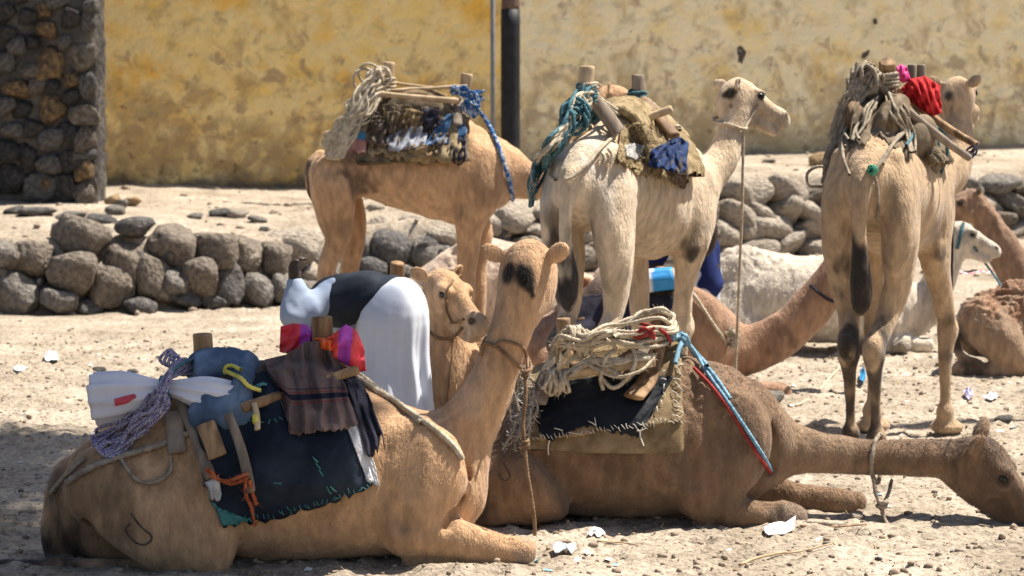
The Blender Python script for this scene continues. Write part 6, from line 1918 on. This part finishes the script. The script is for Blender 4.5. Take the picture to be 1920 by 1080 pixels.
lp = [rope([on(1339, 227, H2, .012), on(1352, 232, H2, .012), on(1370, 236, H2, .012), on(1388, 242, H2, .012), on(1396, 240, H2, .012, 13.6), c2.p(1392, 228, .34), c2.p(1360, 220, .36), c2.p(1340, 222, .3), on(1339, 227, H2, .012)], .010, 6),
      rope([on(1394, 240, H2, .012), on(1402, 225, H2, .012), on(1412, 208, H2, .012), on(1420, 196, H2, .012)], .006, 6)]
lead('lead_rope', 'long pale lead rope hanging straight down from the pale camel chin', [c2.p(1394, 244, .18), c2.p(1393, 300, .18), c2.p(1391, 400, .18), c2.p(1387, 500, .18), c2.p(1383, 600, .18), c2.p(1379, 690, .18), W(1377, 790, 13.5)], .0085, m_hemp, lp)
H4 = [c4.bvh]
lead('halter', 'thin rope halter round the muzzle and neck of the camel behind the man', [on(x, y, H4, .008) for x, y in ((862, 515), (848, 528), (838, 548), (836, 572), (842, 592), (848, 606))], .006, m_leather,
     [rope([on(x, y, H4, .010) for x, y in ((806, 620), (820, 632), (840, 634), (858, 626), (868, 614))], .008, 6), rope([on(x, y, H4, .010) for x, y in ((846, 606), (858, 604), (872, 598))], .006, 6),
      rope([on(848, 634, H4, .012), on(846, 670, H4, .012), on(842, 720, H4, .012), on(838, 752, H4, .012)], .005, 6)])
H7 = [c7.bvh]
lead('halter', 'thin dark halter on the reddish brown neck', [on(x, y, H7, .01) for x, y in ((1520, 535), (1534, 548), (1550, 560), (1566, 566))], .009, m_rag)
H8 = [c8.bvh]
lead('halter', 'teal halter and slack tether of the white woolly camel', [on(x, y, H8, .012) for x, y in ((1806, 420), (1802, 436), (1798, 452), (1794, 466))], .014, m_teal,
     [rope([on(1826, 462, H8, .01), W(1845, 490, 18.3), W(1870, 525, 18.2), W(1884, 548, 18.0)], .009, 6)])
lead('lead_rope', 'dark lead rope hanging behind the fawn camel foreleg', [W(1790, 330, 13.7), W(1786, 420, 13.7), W(1784, 520, 13.7), W(1781, 600, 13.7), W(1780, 640, 13.7)], .008, m_rag)
q = [G(1582, 664), G(1572, 690), G(1556, 715), G(1530, 740), G(1500, 756), G(1478, 760)]
lead('loose_rope', 'tan rope lying loose on the sand by the stained hind legs', [Vector((v.x, v.y, gz(v.x, v.y) + .012)) for v in q], .009, m_hemp)
q = [G(1746, 600), G(1740, 612), G(1728, 622), G(1710, 632), G(1690, 636)]
lead('loose_rope', 'teal rope lying tangled on the sand near the white camel', [Vector((v.x, v.y, gz(v.x, v.y) + .012)) for v in q], .010, m_teal,
     [ring(Vector((v.x, v.y, gz(v.x, v.y) + .03)), .07 + .02 * k, .009, (j(.4), j(.4), 1), 1.5, k, .03) for k, v in enumerate([G(1716, 626), G(1722, 622), G(1708, 628)])])
# ================================================================== PEOPLE
m_skin = M('dark_skin', (.030, .018, .013), (.055, .034, .024), 12, .5, .3, 120, spec=.35)
m_robe = M('white_robe', (.52, .55, .64), (.62, .65, .72), 3, .85, .4, 220, spec=.1, bdist=.002)
m_shirt = M('pale_shirt', (.24, .30, .42), (.33, .38, .48), 3, .85, .4, 220, spec=.1, bdist=.002)
m_vest = M('dark_vest', (.010, .014, .022), (.024, .030, .042), 5, .75, .4, 150, spec=.15)
m_tunic = M('navy_tunic', (.010, .018, .085), (.024, .038, .15), 4, .8, .4, 150, spec=.12)
m_hair = M('black_hair', (.006, .005, .005), (.014, .012, .011), 30, .8, .8, 200)

class Fig:
    def __init__(self, Y0):
        self.Y0 = Y0
    def t(self, B, pts, k=.03, sub=4, lat=(0, 1, 0)):
        out = []
        for q in pts:
            w = W(q[0], q[1], self.Y0 + q[2]); s = (self.Y0 + q[2]) / FPX
            out.append((w.x, w.y, w.z, q[3] * s, q[4] if len(q) > 4 else q[3] * s))
        B.tube(out, k, 1, sub, lat)
def hand(B, wrist, palm_dir, finger_dir, thumb_side, sc=1.0):
    """palm, four curled fingers of different lengths and a thumb from the side of the palm"""
    d = Vector(palm_dir).normalized(); n = Vector(finger_dir); n = (n - d * n.dot(d)).normalized(); s = d.cross(n) * thumb_side
    w = Vector(wrist)
    B.tube([(*w, .030 * sc), (*(w + d * .03 * sc), .032 * sc, .032 * sc), (*(w + d * .075 * sc), .024 * sc, .042 * sc), (*(w + d * .095 * sc), .016 * sc, .040 * sc)], .012, 1, 4, s)
    for i, (o, L_) in enumerate(((.030, .075), (.010, .085), (-.010, .08), (-.030, .062))):
        b = w + d * .09 * sc + s * o * sc
        p1 = b + (d * .8 + n * .35) * L_ * .42 * sc
        p2 = p1 + (d * .35 + n * .9) * L_ * .33 * sc
        p3 = p2 + (d * -.35 + n * .9) * L_ * .28 * sc
        B.tube([(*b, .0115 * sc), (*p1, .0105 * sc), (*p2, .0098 * sc), (*p3, .0085 * sc)], .006, 1, 3)
    b = w + d * .035 * sc + s * .034 * sc
    B.tube([(*b, .016 * sc), (*(b + (d * .5 + s * .8) * .032 * sc), .013 * sc), (*(b + (d * .75 + s * .75 + n * .5) * .062 * sc), .010 * sc)], .008, 1, 3)
def face_head(B, c, fwd, up=(0, 0, 1), r=.092):
    f = Vector(fwd).normalized(); l = Vector(up).cross(f).normalized(); u = f.cross(l)
    c = Vector(c); k = r / .092
    B.ell(c + u * .02 * k, (.098 * k, .078 * k, .10 * k), (f, l, u), .03)
    B.ell(c + f * .035 * k - u * .065 * k, (.055 * k, .056 * k, .06 * k), (f, l, u), .04)
    B.tube([(*(c + f * .09 * k + u * .02 * k), .010 * k), (*(c + f * .112 * k - u * .022 * k), .015 * k)], .012, 1, 2)
    B.ell(c + f * .088 * k - u * .058 * k, (.012 * k, .026 * k, .012 * k), (f, l, u), .01)
    for s in (-1, 1):
        B.ell(c + f * .088 * k + l * .032 * s * k + u * .012 * k, (.010 * k, .016 * k, .011 * k), (f, l, u), .008, -1)
        B.ell(c - f * .005 * k + l * .082 * s * k, (.022 * k, .012 * k, .032 * k), (f, l, u), .008)
    return f, l, u
def mesh_of(B, parent, name, mat, amp=0, fr=6, seed=1, folds=None):
    V, F = B.build(2)
    N = vnormals(V, F)
    if amp:
        V = V + N * ((fnoise(V, fr, seed, 3) - .5) * amp)[:, None]
    if folds is not None:
        V = V + N * folds(V, N)[:, None]
    return part(name, V, F, mat, parent)

# ------------------------------------------------------------------ man in white bending over
A = Fig(12.3)
ft = G(735, 835)
m1 = thing('person', 'person in white robe and dark vest bending over, one hand raised behind', 'person', (ft.x, 12.3, 0))
B = Body(.0085)
A.t(B, [(738, 594, 0, 40, .13), (690, 572, .1, 38, .13), (636, 566, .2, 36, .13)], .05)
A.t(B, [(628, 556, .22, 26), (598, 572, .34, 19), (585, 580, .38, 18)], .03)
face_head(B, W(572, 585, 12.3 + .44), (-.75, .35, -.55), (-.4, .2, .9))
for sd in (-1, 1):
    A.t(B, [(737 + 14 * sd, 610, .05 * sd, 28), (736 + 14 * sd, 715, .08 * sd, 22), (735 + 14 * sd, 800, .11 * sd, 17), (730 + 14 * sd, 826, .11 * sd, 15)], .03)
    A.t(B, [(732 + 14 * sd, 832, .12 * sd, 14), (706 + 14 * sd, 838, .14 * sd, 12), (692 + 14 * sd, 840, .15 * sd, 9)], .02)
A.t(B, [(622, 556, .06, 20), (580, 578, -.06, 20), (552, 590, -.10, 17), (551, 560, -.06, 15), (553, 532, -.03, 12)], .02)
A.t(B, [(625, 560, .36, 24), (650, 610, .46, 20), (690, 600, .60, 15)], .02)
hand(B, W(554, 534, 12.26), (-.10, 0, 1), (.85, -.3, .1), 1, 1.12)
hand(B, W(690, 600, 12.9), (.8, .5, 0), (0, 0, -1), 1, .95)
mesh_of(B, m1, 'body', m_skin)
B = Body(.010)
A.t(B, [(752, 560, 0, 40, .19), (740, 592, 0, 65, .235), (736, 660, 0, 68, .22), (734, 740, 0, 73, .23), (732, 820, 0, 77, .25)], .04)
cxr, cyr = W(736, 600, 12.3).x, 12.3
def robe_folds(V, N):
    a = np.arctan2(V[:, 1] - cyr, V[:, 0] - cxr)
    dn = np.clip((W(0, 560, 12.3).z - V[:, 2]) / .7, 0, 1)
    q = np.stack([V[:, 0] * 2, V[:, 1] * 2, V[:, 2] * .8], 1)
    n = fnoise(q, 2, 3, 2)
    w1 = np.sin(a * 9 + n * 8 + V[:, 2] * 1.5)
    return dn * (.030 * np.sign(w1) * np.abs(w1) ** .7 + .010 * np.sin(a * 21 + n * 11)) + (fnoise(V, 5, 8, 2) - .5) * .012
mesh_of(B, m1, 'robe', m_robe, folds=robe_folds)
B = Body(.0085)
A.t(B, [(624, 552, .05, 28, .11), (598, 568, -.02, 28), (570, 584, -.08, 27), (554, 592, -.09, 24)], .03)
A.t(B, [(552, 592, -.09, 27), (554, 570, -.07, 25), (555, 548, -.05, 21), (554, 535, -.04, 17)], .03)
A.t(B, [(562, 600, -.06, 18), (580, 596, -.02, 18)], .03)
A.t(B, [(628, 560, .3, 34), (652, 608, .42, 30), (682, 602, .56, 20)], .03)
def slv(V, N):
    return .003 * np.sin(V[:, 0] * 50 + V[:, 2] * 40 + fnoise(V, 6, 2, 2) * 12) + (fnoise(V, 8, 4, 3) - .5) * .026
mesh_of(B, m1, 'shirt_sleeves', m_shirt, folds=slv)
B = Body(.0085)
A.t(B, [(752, 546, .03, 22, .14), (716, 552, .05, 40, .18), (676, 557, .09, 50, .21), (638, 563, .13, 51, .21), (616, 570, .17, 43, .18)], .04)
def vst(V, N):
    return .006 * np.sin(V[:, 0] * 34 - V[:, 2] * 30 + fnoise(V, 4, 2, 2) * 8) + (fnoise(V, 7, 4, 3) - .5) * .016
mesh_of(B, m1, 'vest', m_vest, folds=vst)

# ------------------------------------------------------------------ person in navy tunic behind the pale camel
A = Fig(16.4)
ft = G(1318, 706)
m2 = thing('person', 'person in navy tunic and white trousers behind the pale camel forelegs', 'person', (ft.x, 16.4, 0))
B = Body(.012)
A.t(B, [(1316, 500, 0, 34, .14), (1296, 450, .02, 32, .15), (1250, 418, .05, 30, .16)], .05)
A.t(B, [(1245, 416, .05, 18), (1222, 410, .08, 14)], .03)
face_head(B, W(1205, 408, 16.5), (-.85, .1, -.4), (-.3, 0, .95))
for sd in (-1, 1):
    A.t(B, [(1316 + 8 * sd, 520, .09 * sd, 24), (1318 + 9 * sd, 610, .09 * sd, 17), (1320 + 9 * sd, 690, .09 * sd, 12), (1320 + 9 * sd, 700, .09 * sd, 11), (1300 + 9 * sd, 703, .1 * sd, 9)], .03)
A.t(B, [(1276, 420, -.12, 20), (1316, 416, -.18, 17), (1332, 432, -.2, 15), (1326, 466, -.22, 12), (1300, 480, -.26, 11)], .02)
hand(B, W(1300, 480, 16.14), (-.9, -.1, -.2), (0, 0, -1), 1, 1)
A.t(B, [(1250, 420, .2, 18), (1232, 470, .1, 15), (1225, 510, -.02, 11)], .02)
hand(B, W(1225, 510, 16.38), (-.2, -.2, -.9), (-1, 0, 0), 1, 1)
mesh_of(B, m2, 'body', m_skin)
B = Body(.012)
A.t(B, [(1232, 418, .06, 34, .17), (1270, 422, .04, 38, .19), (1302, 446, .01, 40, .19), (1314, 490, 0, 36, .18), (1312, 526, 0, 42, .19)], .04)
A.t(B, [(1310, 430, -.1, 26), (1326, 440, -.16, 20)], .04)
A.t(B, [(1240, 430, .16, 24), (1232, 470, .10, 22), (1228, 490, .05, 20)], .04)
mesh_of(B, m2, 'tunic', m_tunic, folds=lambda V, N: .010 * np.sin(V[:, 0] * 36 + fnoise(V, 4, 2, 2) * 8) + (fnoise(V, 6, 4, 3) - .5) * .02)
B = Body(.012)
for sd in (-1, 1):
    A.t(B, [(1316 + 9 * sd, 515, .09 * sd, 28), (1318 + 9 * sd, 610, .09 * sd, 23), (1320 + 9 * sd, 680, .09 * sd, 18)], .03)
mesh_of(B, m2, 'trousers', m_robe, .02)
# ================================================================== TREE OUTSIDE THE FRAME (casts the dappled shade at the left)
TC = Vector((-1.75, 8.75, 0)) + SD * 12
tree = thing('acacia_tree', 'tall thin acacia tree whose crown shades the near camel rump', 'tree', (7.2, 15.4, 0))
tp = [(7.2, 15.4, -.2), (7.0, 15.3, 3.0), (6.2, 14.9, 6.0), (4.9, 14.0, 8.6), (TC.x, TC.y, TC.z - .3)]
C = catmull(tp, 6)
part('trunk', *lathe([tuple(p) for p in C], list(np.linspace(.17, .05, len(C))), 12), m_bark, tree)
r_ = np.random.default_rng(77)
clumps = [(-1.75, 8.3), (-2.35, 9.1), (-1.2, 8.25), (-2.6, 8.4), (-1.9, 7.6), (-1.0, 7.6), (-2.1, 9.9), (-2.75, 9.6), (-1.5, 7.0), (-.6, 7.9), (-2.6, 10.5), (-.2, 7.5), (-2.9, 7.6), (-2.5, 11.2), (-2.75, 12.0), (-2.45, 12.7), (-2.95, 12.9), (-2.7, 11.6), (-1.6, 6.3), (-.8, 6.8), (-2.4, 6.7), (-1.3, 5.6), (-.3, 6.4), (-2.2, 5.6), (-3.2, 6.4), (-3.4, 8.6), (-1.7, 7.9), (-1.05, 7.2), (-2.2, 7.9), (-2.4, 7.2), (-1.6, 8.7), (-2.1, 8.7), (-2.1, 8.95), (-1.8, 9.05), (-1.45, 8.95), (-1.2, 8.75), (-.9, 8.55), (-2.05, 9.35), (-.6, 8.3), (-2.3, 8.2), (-2.6, 9.0)]
LV, LF = [], []
for x, y in [q for q in clumps if q[0] < -1.32] + [(-1.5, 8.4), (-1.9, 8.0), (-1.6, 9.3), (-2.3, 9.5), (-2.0, 7.2)]:
    cc = Vector((x, y, 0)) + SD * 12
    bt = C[-5] if r_.random() < .5 else C[-2]
    part('limb', *lathe([tuple(bt), tuple((Vector(bt) + cc) / 2 + Vector((0, 0, .15))), tuple(cc)], [.035, .022, .010], 7), m_bark, tree)
    for k in range(1150):
        p = np.array(cc) + r_.normal(size=3) * np.array([.27, .27, .14])
        a, b = r_.normal(size=3), r_.normal(size=3)
        a /= np.linalg.norm(a); b -= a * (a @ b); b /= np.linalg.norm(b)
        s = r_.uniform(.04, .075)
        n = len(LV)
        LV += [p - a * s, p + b * s * .5, p + a * s, p - b * s * .5]
        LF.append((n, n + 1, n + 2, n + 3))
part('crown', np.array(LV, dtype=np.float32), np.array(LF), m_leaf, tree, smooth=False)

# ================================================================== THINGS LYING ON THE SAND
def scatter(n, xr, yr, size, seed, mats_name, mat, flat=.6, sub=1, name='pebbles', label=None, power=1.6):
    r_ = np.random.default_rng(seed)
    V0, F0 = ICO[sub]
    x = r_.uniform(*xr, n); y = yr[0] + (yr[1] - yr[0]) * r_.random(n) ** 1.3
    keep = np.abs(x) < y * .25 + .3
    x, y = x[keep], y[keep]; n = len(x)
    z = ground_z(x, y) + ground_bumps(x, y)
    s = size[0] + (size[1] - size[0]) * r_.random(n) ** (power * 2.2)
    sc = s[:, None] * r_.uniform(.6, 1.4, (n, 3)) * np.array([1, 1, flat])
    an = r_.uniform(0, 6.28, n)
    P = V0[None] * sc[:, None] * (1 + .28 * (r_.random((n, len(V0), 1)) - .5))
    cs, sn = np.cos(an)[:, None], np.sin(an)[:, None]
    X = P[:, :, 0] * cs - P[:, :, 1] * sn + x[:, None]; Y = P[:, :, 0] * sn + P[:, :, 1] * cs + y[:, None]
    Z = P[:, :, 2] + z[:, None] + sc[:, 2:3] * .25
    V = np.stack([X, Y, Z], 2).reshape(-1, 3).astype(np.float32)
    F = (F0[None] + (np.arange(n) * len(V0))[:, None, None]).reshape(-1, 3)
    o = link_mesh(name, mk_mesh(name, V, F, mat, smooth=False))
    o['kind'] = 'stuff'
    o['label'] = label; o['category'] = name.replace('_', ' ')
    return o
m_clod = M('sand_clod', (.21, .16, .115), (.38, .30, .23), 30, .95, .5, 90, spec=.1)
m_peb = M('dark_pebble', (.05, .045, .042), (.20, .17, .14), 20, .9, .5, 90, spec=.15)
m_chip = M('straw_chip', (.34, .24, .12), (.60, .47, .28), 20, .9)
scatter(15000, (-5, 5), (8.2, 20), (.004, .020), 1, '', m_clod, .7, 1, 'sand_clods', 'small clods of dry sand strewn over the yard')
scatter(1900, (-5, 5), (8.2, 21), (.003, .024), 2, '', m_peb, .55, 1, 'pebbles', 'small dark pebbles and dung strewn over the yard', 2.0)
scatter(700, (-6, 8), (22, 31), (.01, .06), 3, '', m_clod, .5, 1, 'terrace_gravel', 'gravel strewn over the terrace above the boulder wall')
def chips(n, seed, mat, L, Wd, name, label, yr=(8.2, 19)):
    r_ = np.random.default_rng(seed)
    x = r_.uniform(-5, 5, n); y = yr[0] + (yr[1] - yr[0]) * r_.random(n) ** 1.3
    k = np.abs(x) < y * .25 + .3; x, y = x[k], y[k]; n = len(x)
    z = ground_z(x, y) + ground_bumps(x, y) + .006
    a = r_.uniform(0, 6.28, n); l = L * r_.uniform(.3, 1, n); w = Wd * r_.uniform(.5, 1, n)
    d = np.stack([np.cos(a), np.sin(a), r_.normal(size=n) * .2], 1) * l[:, None]; e = np.stack([-np.sin(a), np.cos(a), r_.normal(size=n) * .3], 1) * w[:, None]
    c = np.stack([x, y, z], 1)
    up = np.array([0, 0, 1.0]) * (w * .4)[:, None]
    V = np.stack([c - d - e, c + d - e * .6, c + d * .9 + e, c - d * .8 + e + up, c + up * 1.5], 1).reshape(-1, 3)
    b = np.arange(n)[:, None] * 5
    F = np.vstack([b + np.array([[0, 1, 4]]), b + np.array([[1, 2, 4]]), b + np.array([[2, 3, 4]]), b + np.array([[3, 0, 4]])])
    o = link_mesh(name, mk_mesh(name, V, F, mat, smooth=False)); o['kind'] = 'stuff'; o['label'] = label; o['category'] = 'litter'
chips(2200, 5, m_chip, .035, .003, 'straw', 'bits of straw strewn over the sandy yard')
chips(150, 6, M('paper_scrap', (.62, .60, .57), (.80, .79, .76), 9, .7), .028, .018, 'paper_scraps', 'tiny white scraps strewn over the sandy yard')
chips(70, 7, M('blue_scrap', (.10, .30, .42), (.30, .52, .60), 9, .6), .026, .014, 'plastic_scraps', 'tiny bluish plastic scraps strewn over the sandy yard')

def Gt(px, py):
    Y = 8.0
    while Y < 24 and W(px, py, Y).z > float(ground_z([W(px, py, Y).x], [Y])[0]):
        Y += .02
    return W(px, py, Y)
def litter(name, label, cat, outline, z0, mat, seed, amp=.012, n=14):
    """a crumpled flat scrap: its outline on the sand in photo pixels"""
    P = resample(outline + [outline[0]], n + 1)[:n]
    C = P.mean(0)
    V, F = [], []
    r_ = np.random.default_rng(seed)
    for ring_ in (1.0, .66, .33):
        for p in P:
            q = C + (p - C) * ring_
            g_ = Gt(*q); z = gz(g_.x, g_.y) + z0 + r_.random() * amp * (1.4 - ring_ * .6)
            V.append((g_.x, g_.y, z))
    g_ = Gt(*C); V.append((g_.x, g_.y, gz(g_.x, g_.y) + z0 + amp))
    for a in (0, 1):
        for i in range(n):
            F.append((a * n + i, a * n + (i + 1) % n, (a + 1) * n + (i + 1) % n, (a + 1) * n + i))
    for i in range(n):
        F.append((2 * n + i, 2 * n + (i + 1) % n, 3 * n))
    k = len(V)
    V += [(x, y, z - .004) for x, y, z in V[:n]]
    for i in range(n):
        F.append((i, k + i, k + (i + 1) % n, (i + 1) % n))
    return single(name, label, cat, V, F, mat, smooth=False)
m_paper = M('white_paper', (.74, .73, .74), (.84, .83, .83), 5, .6)
m_plast = M('clear_plastic', (.55, .60, .64), (.80, .83, .85), 8, .25, .4, 30, spec=.5)
m_bluep = M('blue_plastic', (.03, .26, .52), (.10, .40, .66), 8, .35, .3, 30, spec=.4)
litter('paper_sheet', 'white torn paper lying by the brown camel front knee', 'paper', [(1432, 997), (1460, 993), (1492, 992), (1488, 1004), (1462, 1014), (1436, 1012)], .012, m_paper, 1)
litter('plastic_bag', 'crumpled clear plastic bag on the open sand at the left', 'bag', [(82, 672), (92, 664), (104, 668), (112, 676), (98, 684), (84, 682)], .02, m_plast, 2, .05)
litter('paper_sheet', 'dusty white scrap beside the clear plastic bag', 'paper', [(24, 696), (40, 692), (54, 696), (48, 702), (30, 702)], .01, m_paper, 3)
litter('plastic_scrap', 'blue plastic scrap lying between the stained hind legs', 'litter', [(1612, 712), (1618, 702), (1624, 714), (1622, 728), (1612, 728)], .02, m_bluep, 4, .06)
litter('plastic_scrap', 'pale plastic scrap below the near camel front knee', 'litter', [(1034, 1040), (1060, 1036), (1082, 1044), (1070, 1054), (1040, 1054)], .012, m_plast, 5, .03)
litter('paper_sheet', 'small white scrap in the sand below the brown camel belly', 'paper', [(1098, 1008), (1118, 1004), (1136, 1010), (1120, 1016)], .010, m_paper, 6)
litter('plastic_scrap', 'lilac plastic scrap right of the fawn camel forefoot', 'litter', [(1806, 742), (1818, 738), (1826, 746), (1816, 756)], .015, M('lilac_plastic', (.45, .42, .62), (.60, .58, .74), 6, .4), 7, .04)
litter('plastic_scrap', 'flat clear plastic near the sand edge right of the forefoot', 'litter', [(1840, 752), (1858, 742), (1872, 748), (1862, 758)], .012, m_plast, 8, .03)
litter('plastic_scrap', 'teal plastic scrap under the brown camel chin', 'litter', [(1836, 962), (1856, 958), (1880, 962), (1862, 970)], .010, M('teal_plastic', (.20, .46, .48), (.36, .60, .60), 6, .5), 9)
litter('cloth_scrap', 'red and white rag lying on the sand behind the fawn camel', 'rag', [(1790, 505), (1820, 498), (1860, 504), (1866, 514), (1826, 516), (1796, 514)], .012, M('red_white_rag', (.50, .10, .14), (.75, .70, .72), 22, .8, mid=(.47, .53)), 10, .04)
# wisps of straw and sticks that can be picked out
def twig(pts, r, mat, label):
    P = []
    for a in pts:
        g_ = G(*a); P.append((g_.x, g_.y, gz(g_.x, g_.y) + r + .004))
    C_ = catmull(P, 5)
    single('dry_stalk', label, 'stalk', *lathe([tuple(p) for p in C_], list(np.linspace(r, r * .5, len(C_))), 7), mat)
twig([(1386, 1066), (1420, 1060), (1462, 1050), (1490, 1048), (1560, 1036)], .007, m_woodp, 'long dry stalk lying on the sand below the white paper')
twig([(1500, 1000), (1560, 998), (1625, 996)], .006, m_wood, 'short dry stalk beside the trailing dark rope')
twig([(1120, 1028), (1170, 1024), (1210, 1030)], .005, m_woodp, 'thin pale stalk on the sand right of the near camel knee')
# rocks on the sand
def rock(px, py, w_, h_, kind, label):
    g_ = G(px, py + h_ * .5); s = g_.y / FPX
    o = link_mesh('rock', STONES[(kind, random.randrange(6))], None, (g_.x, g_.y, gz(g_.x, g_.y) + h_ * s * .36))
    o.scale = (w_ * s * .5, w_ * s * .42, h_ * s * .55); o.rotation_euler = (0, 0, random.uniform(0, 6))
    o['label'] = label; o['category'] = 'rock'
rock(1560, 912, 32, 20, 3, 'small pale rock beyond the brown camel far knee')
rock(1606, 968, 30, 18, 3, 'small pale rock at the tip of the brown camel far knee')
rock(1690, 650, 44, 30, 3, 'rounded pale rock near the teal rope')
rock(1440, 742, 70, 32, 1, 'grey brown boulder on the sand below the long curved neck')
rock(1625, 790, 26, 20, 3, 'pale rock beside the stained hind feet')
rock(188, 690, 32, 10, 2, 'flat dark stone on the open sand at the left')
rock(250, 692, 26, 8, 2, 'flat dark chip of stone behind the white roll')
rock(1612, 795, 34, 10, 1, 'flat grey stone near the fawn camel hind feet')
rock(1880, 790, 40, 14, 2, 'flat dark stone right of the fawn camel forefoot')
